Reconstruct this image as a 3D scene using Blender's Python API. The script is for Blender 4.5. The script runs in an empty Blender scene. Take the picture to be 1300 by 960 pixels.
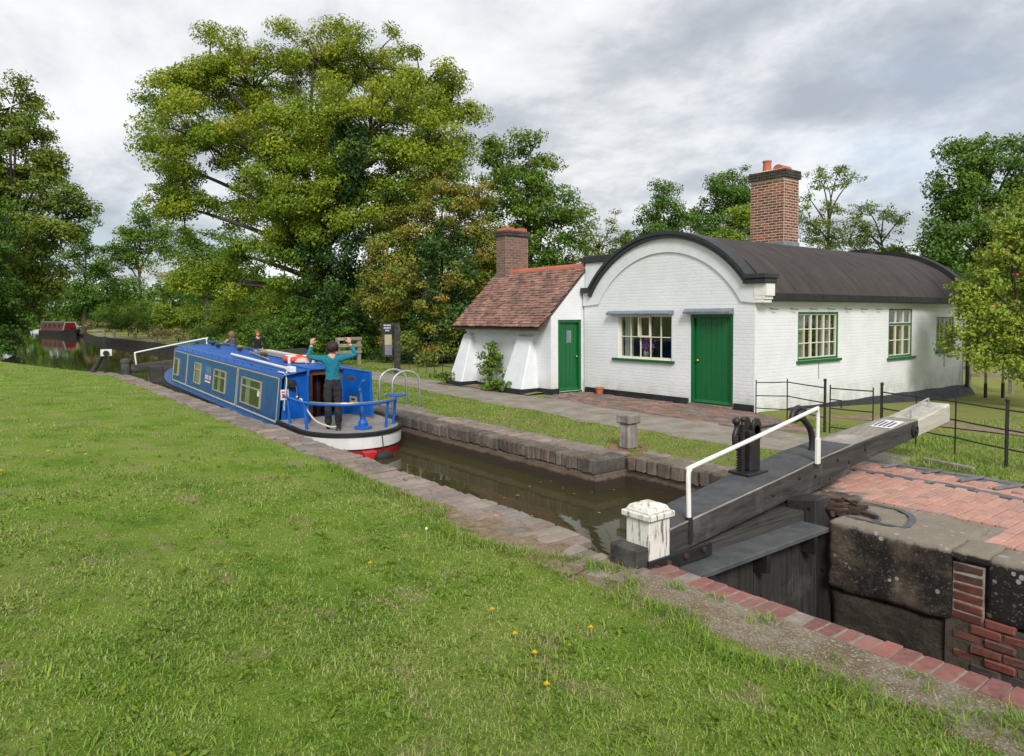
import bpy, bmesh, math, random
import numpy as np
from mathutils import Vector, Matrix

random.seed(7)
rng = np.random.default_rng(7)
scene = bpy.context.scene
COL = scene.collection

# ------------------------------------------------------------------ camera
EYE = 2.0
FPX = 890.0                                   # focal length in pixels of a 1300 px wide frame
YAW = math.atan2(690, 890)
SLOPE = (394.5 - 404) / 1838.0
ROLL = math.atan(-SLOPE)
PITCH = math.atan((435 - (404 + SLOPE * 690)) / FPX)
fw = Vector((-math.cos(YAW) * math.cos(PITCH), math.sin(YAW) * math.cos(PITCH), -math.sin(PITCH)))
r0 = Vector((math.sin(YAW), math.cos(YAW), 0))
u0 = r0.cross(fw)
cr = math.cos(ROLL) * r0 - math.sin(ROLL) * u0
cu = math.sin(ROLL) * r0 + math.cos(ROLL) * u0
cam = bpy.data.cameras.new('camera')
cam.sensor_width = 36.0
cam.lens = FPX / 1300 * 36.0
cam.shift_y = -45 / 1300
cam.clip_start = 0.05
cam.clip_end = 3000
camo = bpy.data.objects.new('camera', cam)
COL.objects.link(camo)
camo.matrix_world = Matrix(((cr.x, cu.x, -fw.x, 0), (cr.y, cu.y, -fw.y, 0), (cr.z, cu.z, -fw.z, EYE), (0, 0, 0, 1)))
scene.camera = camo


def P(px, py, D):
    """world point seen at photo pixel px,py at depth D metres"""
    v = fw + cr * ((px - 650) / FPX) - cu * ((py - 435) / FPX)
    return Vector((0, 0, EYE)) + v * D


# ------------------------------------------------------------------ light
SUN_DIR = Vector((0.76, -0.46, 0.68)).normalized()      # towards the sun
world = bpy.data.worlds.new('World')
scene.world = world
world.use_nodes = True
wt = world.node_tree
wt.nodes.clear()
wo = wt.nodes.new('ShaderNodeOutputWorld')
wb = wt.nodes.new('ShaderNodeBackground')
wb.inputs[1].default_value = 0.10
sky = wt.nodes.new('ShaderNodeTexSky')
sky.sky_type = 'NISHITA'
sky.sun_disc = False
sky.sun_elevation = math.asin(SUN_DIR.z)
sky.sun_rotation = math.atan2(SUN_DIR.x, SUN_DIR.y)
tc = wt.nodes.new('ShaderNodeTexCoord')
sep = wt.nodes.new('ShaderNodeSeparateXYZ')
wt.links.new(tc.outputs['Generated'], sep.inputs[0])


def wmath(op, a, b=None):
    n = wt.nodes.new('ShaderNodeMath')
    n.operation = op
    for i, x in enumerate((a, b)):
        if x is None:
            continue
        if isinstance(x, (int, float)):
            n.inputs[i].default_value = x
        else:
            wt.links.new(x, n.inputs[i])
    return n.outputs[0]


zz = wmath('ADD', wmath('MAXIMUM', sep.outputs[2], 0.0), 0.30)
cmb = wt.nodes.new('ShaderNodeCombineXYZ')
wt.links.new(wmath('DIVIDE', sep.outputs[0], zz), cmb.inputs[0])
wt.links.new(wmath('DIVIDE', sep.outputs[1], zz), cmb.inputs[1])


def wnoise(scale, detail, rough, dist, off):
    m = wt.nodes.new('ShaderNodeMapping')
    m.inputs['Location'].default_value = off
    wt.links.new(cmb.outputs[0], m.inputs[0])
    n = wt.nodes.new('ShaderNodeTexNoise')
    n.inputs['Scale'].default_value = scale
    n.inputs['Detail'].default_value = detail
    n.inputs['Roughness'].default_value = rough
    n.inputs['Distortion'].default_value = dist
    wt.links.new(m.outputs[0], n.inputs['Vector'])
    return n.outputs[0]


def wramp(fac, stops):
    r = wt.nodes.new('ShaderNodeValToRGB')
    r.color_ramp.interpolation = 'B_SPLINE'
    e = r.color_ramp.elements
    while len(e) < len(stops):
        e.new(0.5)
    for i, (p, c) in enumerate(stops):
        e[i].position = p
        e[i].color = tuple(c) + (1,)
    wt.links.new(fac, r.inputs[0])
    return r.outputs[0]


clouds0 = wramp(wnoise(1.15, 9, 0.60, 0.15, (2.2, 7.1, 0)),
                [(0.37, (0.42, 0.45, 0.50)), (0.455, (0.60, 0.63, 0.67)), (0.515, (0.84, 0.855, 0.875)), (0.59, (1.0, 1.0, 1.0))])
cmul = wt.nodes.new('ShaderNodeVectorMath')
cmul.operation = 'MULTIPLY'
cmul.inputs[1].default_value = (4.75, 4.75, 4.75)
wt.links.new(clouds0, cmul.inputs[0])
clouds = cmul.outputs[0]
cover = wramp(wnoise(0.6, 6, 0.55, 0.3, (7.3, 2.2, 0)), [(0.24, (0.45,) * 3), (0.40, (1,) * 3)])
wmix = wt.nodes.new('ShaderNodeMix')
wmix.data_type = 'RGBA'
wt.links.new(cover, wmix.inputs[0])
wt.links.new(sky.outputs[0], wmix.inputs[6])
wt.links.new(clouds, wmix.inputs[7])
wt.links.new(wmix.outputs[2], wb.inputs[0])
wt.links.new(wb.outputs[0], wo.inputs[0])

sl = bpy.data.lights.new('sun', 'SUN')
sl.energy = 1.5
sl.angle = math.radians(18)
sl.color = (1.0, 0.97, 0.93)
slo = bpy.data.objects.new('sun', sl)
COL.objects.link(slo)
slo.rotation_euler = SUN_DIR.to_track_quat('Z', 'Y').to_euler()
slo.location = (20, -20, 40)

vs = scene.view_settings
vs.view_transform = 'Standard'
vs.look = 'None'
vs.gamma = 1
vs.use_curve_mapping = False
vs.exposure = 1.10
scene.cycles.max_bounces = 6
scene.cycles.transparent_max_bounces = 8


# ------------------------------------------------------------------ materials
class MT:
    """small node graph helper"""
    def __init__(s, name):
        s.m = bpy.data.materials.new(name)
        s.m.use_nodes = True
        s.t = s.m.node_tree
        s.t.nodes.clear()
        s.out = s.n('OutputMaterial')
        s._pos = None

    def n(s, kind):
        return s.t.nodes.new('ShaderNode' + kind)

    def put(s, sock, val):
        if hasattr(val, 'is_output'):
            s.t.links.new(val, sock)
        elif isinstance(val, (tuple, list)):
            if len(sock.default_value) == 4 and len(val) == 3:
                val = tuple(val) + (1,)
            sock.default_value = val
        else:
            sock.default_value = val

    @property
    def pos(s):
        if s._pos is None:
            s._pos = s.n('NewGeometry').outputs['Position']
        return s._pos

    def math(s, op, a, b=None, clamp=False):
        n = s.n('Math')
        n.operation = op
        n.use_clamp = clamp
        s.put(n.inputs[0], a)
        if b is not None:
            s.put(n.inputs[1], b)
        return n.outputs[0]

    def xyz(s, v=None):
        n = s.n('SeparateXYZ')
        s.put(n.inputs[0], v or s.pos)
        return n.outputs

    def comb(s, x, y, z):
        n = s.n('CombineXYZ')
        for i, a in enumerate((x, y, z)):
            s.put(n.inputs[i], a)
        return n.outputs[0]

    def scale(s, v, sc):
        n = s.n('Mapping')
        s.put(n.inputs[0], v)
        n.inputs['Scale'].default_value = sc
        return n.outputs[0]

    def noise(s, scale, detail=4, rough=0.55, v=None, dist=0.0):
        n = s.n('TexNoise')
        s.put(n.inputs['Vector'], v or s.pos)
        n.inputs['Scale'].default_value = scale
        n.inputs['Detail'].default_value = detail
        n.inputs['Roughness'].default_value = rough
        n.inputs['Distortion'].default_value = dist
        return n.outputs[0]

    def vor(s, scale, v=None, feature='F1', out=0):
        n = s.n('TexVoronoi')
        n.feature = feature
        s.put(n.inputs['Vector'], v or s.pos)
        n.inputs['Scale'].default_value = scale
        return n.outputs[out]

    def ramp(s, fac, stops, interp='LINEAR'):
        n = s.n('ValToRGB')
        n.color_ramp.interpolation = interp
        e = n.color_ramp.elements
        while len(e) < len(stops):
            e.new(0.5)
        for i, (p, c) in enumerate(stops):
            e[i].position = p
            e[i].color = (tuple(c) if isinstance(c, (tuple, list)) else (c,) * 3) + (1,)
        s.put(n.inputs[0], fac)
        return n.outputs[0]

    def mix(s, fac, a, b, mode='MIX'):
        n = s.n('Mix')
        n.data_type = 'RGBA'
        n.blend_type = mode
        s.put(n.inputs[0], fac)
        s.put(n.inputs[6], a)
        s.put(n.inputs[7], b)
        return n.outputs[2]

    def rand(s):
        """random per object plus the per-face tint attribute of joined pieces"""
        o = s.n('ObjectInfo').outputs['Random']
        a = s.n('Attribute')
        a.attribute_name = 'tint'
        return s.math('FRACT', s.math('ADD', o, a.outputs['Fac']))

    def attr(s, name='tint'):
        a = s.n('Attribute')
        a.attribute_name = name
        return a.outputs['Fac']

    def bump(s, h, strength=0.5, dist=0.02, prev=None):
        n = s.n('Bump')
        n.inputs['Strength'].default_value = strength
        n.inputs['Distance'].default_value = dist
        s.put(n.inputs['Height'], h)
        if prev is not None:
            s.put(n.inputs['Normal'], prev)
        return n.outputs[0]

    def surf(s, col, rough=0.6, normal=None, metal=0.0, spec=0.5, trans=None, **kw):
        p = s.n('BsdfPrincipled')
        s.put(p.inputs['Base Color'], col)
        s.put(p.inputs['Roughness'], rough)
        s.put(p.inputs['Metallic'], metal)
        s.put(p.inputs['Specular IOR Level'], spec)
        for k, v in kw.items():
            s.put(p.inputs[k.replace('_', ' ')], v)
        if normal is not None:
            s.put(p.inputs['Normal'], normal)
        res = p.outputs[0]
        if trans is not None:
            tr = s.n('BsdfTranslucent')
            s.put(tr.inputs[0], trans[1])
            mx = s.n('MixShader')
            mx.inputs[0].default_value = trans[0]
            s.t.links.new(res, mx.inputs[1])
            s.t.links.new(tr.outputs[0], mx.inputs[2])
            res = mx.outputs[0]
        s.t.links.new(res, s.out.inputs[0])
        return s.m


def plain(name, col, rough=0.6, var=0.15, scale=6, metal=0.0, spec=0.4, bump=0.0, bscale=40):
    """one colour with wear: mottled by noise, a little relief"""
    t = MT(name)
    dark = tuple(c * (1 - var) for c in col)
    lite = tuple(min(1, c * (1 + var)) for c in col)
    c = t.ramp(t.noise(scale, 6, 0.65), [(0.3, dark), (0.7, lite)])
    nm = t.bump(t.noise(bscale, 4), bump, 0.01) if bump else None
    r = t.ramp(t.noise(scale * 2.3, 3), [(0.3, max(0, rough - 0.1)), (0.7, min(1, rough + 0.1))])
    return t.surf(c, r, nm, metal, spec)


def brickish(name, cols, rough=0.85, stain=(0.05, 0.045, 0.04), stain_amt=0.35, nscale=18, bump=0.5):
    """a single brick/sett/tile: colour picked per piece, mottled, stained"""
    t = MT(name)
    k = len(cols)
    c = t.ramp(t.rand(), [(i / k, cols[i]) for i in range(k)], 'CONSTANT')
    n1 = t.noise(nscale, 5, 0.7)
    c = t.mix(t.ramp(n1, [(0.35, 0.0), (0.75, 0.55)]), c, tuple(min(1, x * 1.6 + 0.05) for x in cols[0]))
    c = t.mix(t.math('MULTIPLY', t.ramp(t.noise(2.3, 5, 0.65), [(0.42, 0.0), (0.68, 1.0)]), stain_amt), c, stain)
    return t.surf(c, rough, t.bump(t.noise(nscale * 4, 5, 0.7), bump, 0.006), spec=0.25)


M = {}
# lawn: patchy greens with straw
def lawn(name, blade, dull=None):
    t = MT(name)
    pos = t.pos
    c = t.ramp(t.noise(1.3, 7, 0.66), [(0.32, (0.115, 0.250, 0.014)), (0.46, (0.225, 0.360, 0.034)), (0.62, (0.320, 0.415, 0.078))])
    c = t.mix(t.ramp(t.noise(0.42, 4, 0.6, t.scale(pos, (1, 1, 1))), [(0.50, 0.0), (0.72, 0.55)]), c, (0.29, 0.33, 0.095))
    st = t.ramp(t.noise(2.1, 5, 0.6, t.scale(pos, (1.0, 1.3, 1))), [(0.57, 0.0), (0.70, 0.75)])
    c = t.mix(st, c, (0.42, 0.34, 0.18))
    # worn, dry verge along the coping
    s = t.xyz()
    edge = t.math('MULTIPLY', t.ramp(t.math('ADD', s[1], t.math('MULTIPLY', t.noise(2.0, 3), 0.9)), [(3.95 / 8, 0.0), (4.35 / 8, 1.0)]), 1.0) if False else None
    if blade:
        r = t.attr('tint')
        c = t.mix(t.ramp(r, [(0.0, 0.0), (0.62, 0.0), (0.84, 0.5), (0.93, 0.85)]), c, (0.42, 0.42, 0.19))
        c = t.mix(t.ramp(r, [(0.0, 0.9), (0.40, 0.0)]), c, (0.045, 0.125, 0.006))
        return t.surf(c, 0.55, None, spec=0.25, trans=(0.30, c))
    c = t.mix(0.35, c, (0.085, 0.10, 0.03))
    if dull:
        c = t.mix(t.ramp(t.noise(0.8, 5, 0.6), [(0.3, 0.35), (0.7, 0.9)]), c, dull)
    return t.surf(c, 0.95, t.bump(t.noise(26, 6, 0.75), 0.9, 0.05), spec=0.1)


M['lawn'] = lawn('lawn_ground', False)
M['field'] = lawn('field_ground', False, (0.24, 0.22, 0.085))
M['blade'] = lawn('grass_blades', True)
t = MT('dry_grass')
c = t.ramp(t.attr(), [(0.0, (0.30, 0.22, 0.11)), (0.5, (0.42, 0.33, 0.18)), (0.8, (0.20, 0.17, 0.06)), (1.0, (0.14, 0.18, 0.04))])
M['straw'] = t.surf(c, 0.8, None, spec=0.15, trans=(0.2, c))
t = MT('bare_earth')
c = t.ramp(t.noise(9, 6, 0.7), [(0.3, (0.16, 0.115, 0.07)), (0.55, (0.29, 0.225, 0.15)), (0.75, (0.38, 0.33, 0.25))])
M['earth'] = t.surf(c, 0.95, t.bump(t.noise(45, 6, 0.75), 0.8, 0.03), spec=0.1)
t = MT('rubble_concrete')
c = t.ramp(t.noise(7, 8, 0.78), [(0.3, (0.17, 0.125, 0.075)), (0.5, (0.36, 0.29, 0.20)), (0.68, (0.47, 0.41, 0.315))])
c = t.mix(t.ramp(t.noise(2.1, 5, 0.65), [(0.45, 0.0), (0.62, 0.75)]), c, (0.24, 0.175, 0.10))
c = t.mix(t.ramp(t.noise(60, 2), [(0.56, 0), (0.62, 0.7)]), c, (0.62, 0.60, 0.55))
M['rubble'] = t.surf(c, 0.95, t.bump(t.noise(40, 6, 0.8), 1.0, 0.04), spec=0.1)
t = MT('gravel_path')
c = t.ramp(t.noise(2.2, 5, 0.6), [(0.25, (0.20, 0.17, 0.13)), (0.5, (0.33, 0.29, 0.235)), (0.75, (0.44, 0.395, 0.33))])
c = t.mix(t.ramp(t.noise(0.9, 6, 0.7), [(0.52, 0.0), (0.70, 0.6)]), c, (0.17, 0.15, 0.105))
c = t.mix(t.ramp(t.noise(90, 3, 0.8), [(0.35, 0.6), (0.6, 0.0)]), c, (0.10, 0.09, 0.08))
M['path'] = t.surf(c, 0.95, t.bump(t.noise(120, 3, 0.8), 0.5, 0.01), spec=0.15)

# painted brickwork of the cottage
t = MT('white_painted_brick')
s = t.xyz()
bv = t.comb(t.math('ADD', s[0], s[1]), s[2], 0.0)
wob = t.mix(0.012, bv, t.comb(t.noise(3.0, 2), t.noise(2.4, 2), 0.0), 'ADD')
bt = t.n('TexBrick')
t.put(bt.inputs['Vector'], wob)
bt.inputs['Scale'].default_value = 1.0
bt.inputs['Brick Width'].default_value = 0.23
bt.inputs['Row Height'].default_value = 0.076
bt.inputs['Mortar Size'].default_value = 0.009
bt.inputs['Mortar Smooth'].default_value = 0.6
bt.inputs['Color1'].default_value = (1, 1, 1, 1)
bt.inputs['Color2'].default_value = (0.72, 0.72, 0.72, 1)
bt.inputs['Mortar'].default_value = (0.28, 0.28, 0.28, 1)
c = t.ramp(t.noise(1.3, 6, 0.65), [(0.3, (0.67, 0.685, 0.69)), (0.6, (0.765, 0.775, 0.785))])
stk = t.noise(1.0, 5, 0.7, t.comb(t.math('MULTIPLY', s[0], 7), t.math('MULTIPLY', s[1], 7), t.math('MULTIPLY', s[2], 0.7)))
c = t.mix(t.ramp(stk, [(0.58, 0.0), (0.75, 0.25)]), c, (0.54, 0.54, 0.50))
c = t.mix(t.ramp(t.noise(11, 5, 0.7), [(0.60, 0.0), (0.75, 0.35)]), c, (0.52, 0.51, 0.47))
c = t.mix(t.math('MULTIPLY', t.ramp(s[2], [(0.05, 1.0), (0.5, 0.0)]), t.ramp(t.noise(3, 4), [(0.35, 0.1), (0.65, 0.9)])), c, (0.50, 0.50, 0.42))
nm = t.bump(bt.outputs[0], 0.42, 0.016)
nm = t.bump(t.noise(22, 5, 0.7), 0.3, 0.012, nm)
M['white_brick'] = t.surf(c, 0.62, nm, spec=0.3)
M['white_render'] = plain('white_render', (0.68, 0.70, 0.71), 0.6, 0.08, 3.0, bump=0.15)
M['white_paint'] = plain('white_paint', (0.76, 0.75, 0.70), 0.45, 0.08, 9)
t = MT('flaking_white_paint')
s = t.xyz()
g = t.noise(3.2, 6, 0.7, t.comb(t.math('MULTIPLY', s[0], 9), t.math('MULTIPLY', s[1], 9), t.math('MULTIPLY', s[2], 1.2)), 0.4)
c = t.mix(t.ramp(g, [(0.53, 0.0), (0.63, 1.0)]), (0.70, 0.68, 0.61), (0.16, 0.14, 0.12))
c = t.mix(t.ramp(t.noise(6, 4), [(0.5, 0), (0.8, 0.5)]), c, (0.45, 0.43, 0.36))
M['flake'] = t.surf(c, 0.7, t.bump(g, 0.5, 0.01), spec=0.3)
M['tar'] = plain('black_tar', (0.020, 0.020, 0.022), 0.6, 0.45, 5, bump=0.35, bscale=14)
M['cap'] = plain('black_coping_paint', (0.028, 0.029, 0.032), 0.5, 0.25, 4, bump=0.2)
t = MT('bitumen_roof_felt')
s = t.xyz()
st = t.noise(1.0, 6, 0.7, t.comb(t.math('MULTIPLY', s[0], 0.5), t.math('MULTIPLY', s[1], 5.0), t.math('MULTIPLY', s[2], 0.5)))
c = t.ramp(st, [(0.3, (0.034, 0.027, 0.024)), (0.6, (0.058, 0.047, 0.043)), (0.8, (0.105, 0.090, 0.084))])
c = t.mix(t.ramp(t.noise(2.5, 6, 0.7), [(0.5, 0), (0.8, 0.5)]), c, (0.085, 0.078, 0.075))
M['felt'] = t.surf(c, 0.8, t.bump(t.noise(70, 3, 0.7), 0.3, 0.01), spec=0.3)
M['green'] = plain('green_gloss_paint', (0.004, 0.112, 0.028), 0.38, 0.10, 3, spec=0.45)
M['old_lead'] = plain('weathered_lead', (0.095, 0.10, 0.105), 0.7, 0.3, 9)
M['lead'] = plain('lead_sheet', (0.20, 0.23, 0.27), 0.55, 0.25, 7, metal=0.2)
M['cream'] = plain('cream_window_paint', (0.72, 0.67, 0.55), 0.4, 0.05, 9)
M['mortar'] = plain('lime_mortar', (0.58, 0.47, 0.35), 0.9, 0.2, 20, bump=0.4)
M['mortar_wall'] = plain('stained_lime_mortar', (0.30, 0.26, 0.21), 0.95, 0.45, 7, bump=0.6)
M['mortar_grey'] = plain('grey_mortar', (0.24, 0.205, 0.165), 0.95, 0.3, 14, bump=0.5)
M['mortar_dark'] = plain('dirty_dark_mortar', (0.075, 0.06, 0.045), 0.95, 0.4, 9, bump=0.6)
M['chim_brick'] = brickish('chimney_brick', [(0.30, 0.09, 0.05), (0.035, 0.022, 0.021), (0.055, 0.030, 0.025), (0.20, 0.075, 0.045), (0.040, 0.026, 0.024), (0.13, 0.05, 0.035), (0.045, 0.03, 0.028)], stain_amt=0.1)
M['old_brick'] = brickish('old_chimney_brick', [(0.20, 0.095, 0.065), (0.13, 0.075, 0.06), (0.16, 0.11, 0.09), (0.29, 0.11, 0.07), (0.11, 0.075, 0.065)], stain_amt=0.45)
M['pave_brick'] = brickish('red_paving_brick', [(0.43, 0.225, 0.17), (0.46, 0.25, 0.195), (0.40, 0.205, 0.155), (0.49, 0.275, 0.215), (0.43, 0.23, 0.175), (0.34, 0.20, 0.165)], stain=(0.27, 0.20, 0.165), stain_amt=0.5)
M['blue_brick'] = brickish('blue_engineering_brick', [(0.13, 0.13, 0.135), (0.16, 0.16, 0.165), (0.10, 0.10, 0.11)], rough=0.6, stain_amt=0.3)
M['edge_brick'] = brickish('red_edging_brick', [(0.235, 0.090, 0.072), (0.27, 0.11, 0.09), (0.17, 0.070, 0.062), (0.25, 0.125, 0.105), (0.20, 0.09, 0.078)], rough=0.8, stain=(0.10,0.06,0.05), stain_amt=0.55)
M['apron_brick'] = brickish('worn_apron_brick', [(0.17, 0.125, 0.10), (0.34, 0.17, 0.12), (0.13, 0.11, 0.10), (0.20, 0.15, 0.125), (0.15, 0.12, 0.105), (0.29, 0.13, 0.09)], stain=(0.10, 0.085, 0.07), stain_amt=0.65)
M['coping_stone'] = brickish('dark_coping_stone', [(0.105, 0.090, 0.076), (0.13, 0.112, 0.095), (0.085, 0.076, 0.068)], rough=0.85, stain=(0.03, 0.027, 0.023), stain_amt=0.7, bump=0.9)
M['coping_header'] = brickish('stained_coping_header', [(0.135, 0.110, 0.085), (0.10, 0.082, 0.066), (0.165, 0.132, 0.102), (0.085, 0.070, 0.060), (0.15, 0.10, 0.075)], rough=0.88, stain=(0.030, 0.026, 0.021), stain_amt=0.7, bump=0.9)
M['sett'] = brickish('weathered_coping_sett', [(0.21, 0.165, 0.135), (0.27, 0.215, 0.175), (0.17, 0.14, 0.125), (0.24, 0.17, 0.135), (0.30, 0.25, 0.205), (0.19, 0.17, 0.16)], rough=0.9, stain=(0.10, 0.085, 0.065), stain_amt=0.6, bump=0.9)
M['grime_brick'] = brickish('grimy_lock_brick', [(0.060, 0.050, 0.042), (0.085, 0.060, 0.048), (0.050, 0.043, 0.040), (0.11, 0.070, 0.052), (0.075, 0.065, 0.056)], rough=0.85, stain=(0.025, 0.022, 0.017), stain_amt=0.7, bump=0.9)
M['red_wall_brick'] = brickish('red_wall_brick', [(0.17, 0.050, 0.034), (0.20, 0.065, 0.045), (0.13, 0.042, 0.032), (0.10, 0.052, 0.042)], rough=0.9, stain=(0.035, 0.028, 0.022), stain_amt=0.75, bump=0.8)
M['tile'] = brickish('clay_roof_tile', [(0.29, 0.155, 0.115), (0.25, 0.13, 0.098), (0.35, 0.205, 0.155), (0.20, 0.105, 0.082), (0.28, 0.145, 0.105), (0.10, 0.062, 0.055), (0.32, 0.19, 0.15)], rough=0.85, stain=(0.055, 0.042, 0.036), stain_amt=0.65)
M['ridge_tile'] = brickish('clay_ridge_tile', [(0.42, 0.12, 0.07), (0.36, 0.10, 0.06)], stain_amt=0.2)
M['terracotta'] = plain('terracotta', (0.42, 0.13, 0.065), 0.7, 0.15, 6)
t = MT('weathered_stone')
s = t.xyz()
c = t.ramp(t.noise(3.0, 7, 0.7), [(0.28, (0.105, 0.080, 0.056)), (0.5, (0.205, 0.165, 0.120)), (0.72, (0.34, 0.295, 0.235))])
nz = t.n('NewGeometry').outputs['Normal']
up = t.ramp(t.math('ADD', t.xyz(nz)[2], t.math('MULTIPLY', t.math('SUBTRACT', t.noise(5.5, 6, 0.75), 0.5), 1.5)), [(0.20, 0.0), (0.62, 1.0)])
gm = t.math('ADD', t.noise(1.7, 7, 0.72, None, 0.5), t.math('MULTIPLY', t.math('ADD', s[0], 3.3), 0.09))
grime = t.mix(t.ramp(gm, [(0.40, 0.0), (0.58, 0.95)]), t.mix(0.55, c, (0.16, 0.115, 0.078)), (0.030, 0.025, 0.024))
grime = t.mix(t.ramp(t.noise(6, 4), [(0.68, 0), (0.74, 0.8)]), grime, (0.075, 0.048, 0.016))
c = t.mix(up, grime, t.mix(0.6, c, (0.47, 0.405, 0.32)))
lich = t.ramp(t.math('ADD', t.vor(9.5), t.math('MULTIPLY', t.noise(30, 3), 0.12)), [(0.24, 1.0), (0.28, 0.0)])
lich = t.math('MULTIPLY', lich, t.ramp(t.noise(2.1, 3), [(0.47, 0.0), (0.53, 1.0)]))
c = t.mix(lich, c, (0.47, 0.46, 0.42))
big = t.ramp(t.math('ADD', t.vor(3.1), t.math('MULTIPLY', t.noise(14, 3), 0.10)), [(0.175, 1.0), (0.205, 0.0)])
big = t.math('MULTIPLY', big, t.ramp(s[0], [(0.0, 0.0), (0.001, 0.0)]) if False else t.ramp(t.math('ADD', s[0], 2.6), [(0.4, 0.0), (0.5, 1.0)]))
c = t.mix(big, c, (0.52, 0.51, 0.47))
c = t.mix(t.ramp(t.noise(46, 4), [(0.60, 0.0), (0.68, 0.5)]), c, (0.36, 0.335, 0.30))
M['stone'] = t.surf(c, 0.92, t.bump(t.noise(20, 8, 0.8), 1.0, 0.05), spec=0.2)
t = MT('slimy_wall_stone')
c = t.ramp(t.noise(3.5, 7, 0.75, None, 0.4), [(0.28, (0.016, 0.013, 0.010)), (0.5, (0.052, 0.040, 0.029)), (0.66, (0.085, 0.072, 0.050)), (0.8, (0.17, 0.145, 0.11))])
c = t.mix(t.ramp(t.noise(2.2, 5), [(0.58, 0), (0.72, 0.6)]), c, (0.045, 0.058, 0.018))
M['slime'] = t.surf(c, 0.7, t.bump(t.noise(14, 7, 0.75), 0.9, 0.04), spec=0.35)
t = MT('stone_slab')
c = t.ramp(t.noise(2.5, 7, 0.7), [(0.3, (0.15, 0.12, 0.092)), (0.55, (0.235, 0.195, 0.152)), (0.75, (0.33, 0.29, 0.24))])
M['slab'] = t.surf(c, 0.92, t.bump(t.noise(30, 7, 0.75), 0.6, 0.02), spec=0.2)
# lock chamber faces: brick relief, tide mark, slime
t = MT('lock_wall')
s = t.xyz()
bv = t.comb(t.math('ADD', s[0], s[1]), s[2], 0.0)
bt = t.n('TexBrick')
t.put(bt.inputs['Vector'], bv)
bt.inputs['Scale'].default_value = 1.0
bt.inputs['Brick Width'].default_value = 0.23
bt.inputs['Row Height'].default_value = 0.08
bt.inputs['Mortar Size'].default_value = 0.008
bt.inputs['Color1'].default_value = (0.15, 0.098, 0.068, 1)
bt.inputs['Color2'].default_value = (0.21, 0.155, 0.115, 1)
bt.inputs['Mortar'].default_value = (0.12, 0.09, 0.07, 1)
c = t.mix(t.ramp(t.noise(4, 6, 0.7), [(0.3, 0.0), (0.7, 0.85)]), bt.outputs[0], (0.175, 0.135, 0.095))
tide = t.math('ADD', s[2], t.math('MULTIPLY', t.math('SUBTRACT', t.noise(5.0, 5, 0.65), 0.5), 0.12))
c = t.mix(t.ramp(t.math('MULTIPLY', tide, -1), [(0.27, 0.0), (0.31, 1.0)]), c, (0.045, 0.034, 0.022))
drip = t.noise(1.0, 5, 0.7, t.comb(t.math('MULTIPLY', s[0], 14), t.math('MULTIPLY', s[1], 14), t.math('MULTIPLY', s[2], 1.6)))
c = t.mix(t.math('MULTIPLY', t.ramp(drip, [(0.48, 0), (0.62, 1)]), t.ramp(t.math('MULTIPLY', s[2], -1), [(0.12, 0.9), (0.28, 0.0)])), c, (0.025, 0.022, 0.019))
nm = t.bump(bt.outputs[1], 0.35, -0.012)
M['lock_wall'] = t.surf(c, 0.75, t.bump(t.noise(20, 6, 0.7), 0.6, 0.02, nm), spec=0.35)
# timber
def timber(name, dark, lite, axis=1, knots=True, rough=0.75):
    t = MT(name)
    s = t.xyz()
    k = [16, 16, 16]
    k[axis] = 0.9
    v = t.comb(*[t.math('MULTIPLY', s[i], k[i]) for i in range(3)])
    g = t.noise(1.0, 6, 0.7, v, 0.6)
    c = t.ramp(g, [(0.3, dark), (0.72, lite)])
    c = t.mix(t.ramp(t.noise(2.2, 5, 0.65), [(0.55, 0.0), (0.8, 0.6)]), c, tuple(min(1, x * 2.2 + 0.03) for x in lite))
    if knots:
        kn = t.ramp(t.vor(3.3), [(0.05, 1.0), (0.085, 0.0)])
        c = t.mix(kn, c, tuple(x * 0.3 for x in dark))
    return t.surf(c, rough, t.bump(g, 0.6, 0.012), spec=0.3)
M['black_timber'] = timber('black_stained_timber', (0.020, 0.019, 0.018), (0.085, 0.079, 0.072))
M['gate_board'] = timber('wet_gate_boards', (0.015, 0.014, 0.013), (0.055, 0.050, 0.046), axis=2)
M['grey_timber'] = timber('weathered_grey_timber', (0.17, 0.15, 0.125), (0.34, 0.31, 0.27))
M['tip_timber'] = timber('pale_beam_end', (0.34, 0.31, 0.26), (0.56, 0.53, 0.46), knots=False)
M['post_timber'] = timber('grey_post_timber', (0.13, 0.115, 0.10), (0.29, 0.26, 0.235), axis=2)
M['rail_timber'] = timber('fence_rail_timber', (0.17, 0.14, 0.10), (0.33, 0.29, 0.23), axis=0)
M['brown_wood'] = timber('varnished_cabin_wood', (0.11, 0.040, 0.012), (0.22, 0.085, 0.03), axis=2, knots=False, rough=0.4)
t = MT('tarred_felt_tread')
c = t.ramp(t.noise(5, 6, 0.7), [(0.3, (0.050, 0.052, 0.054)), (0.7, (0.105, 0.108, 0.108))])
M['tread'] = t.surf(c, 0.85, t.bump(t.noise(120, 2), 0.4, 0.006), spec=0.3)
M['iron'] = plain('black_painted_iron', (0.018, 0.017, 0.017), 0.5, 0.4, 12, spec=0.5, bump=0.3)
t = MT('rusty_iron')
c = t.ramp(t.noise(11, 6, 0.7), [(0.35, (0.022, 0.016, 0.014)), (0.55, (0.065, 0.034, 0.022)), (0.75, (0.13, 0.060, 0.035))])
M['rust'] = t.surf(c, 0.85, t.bump(t.noise(50, 5), 0.6, 0.01), spec=0.3)
M['galv'] = plain('galvanised_steel', (0.42, 0.43, 0.44), 0.45, 0.12, 8, metal=0.5)
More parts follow.
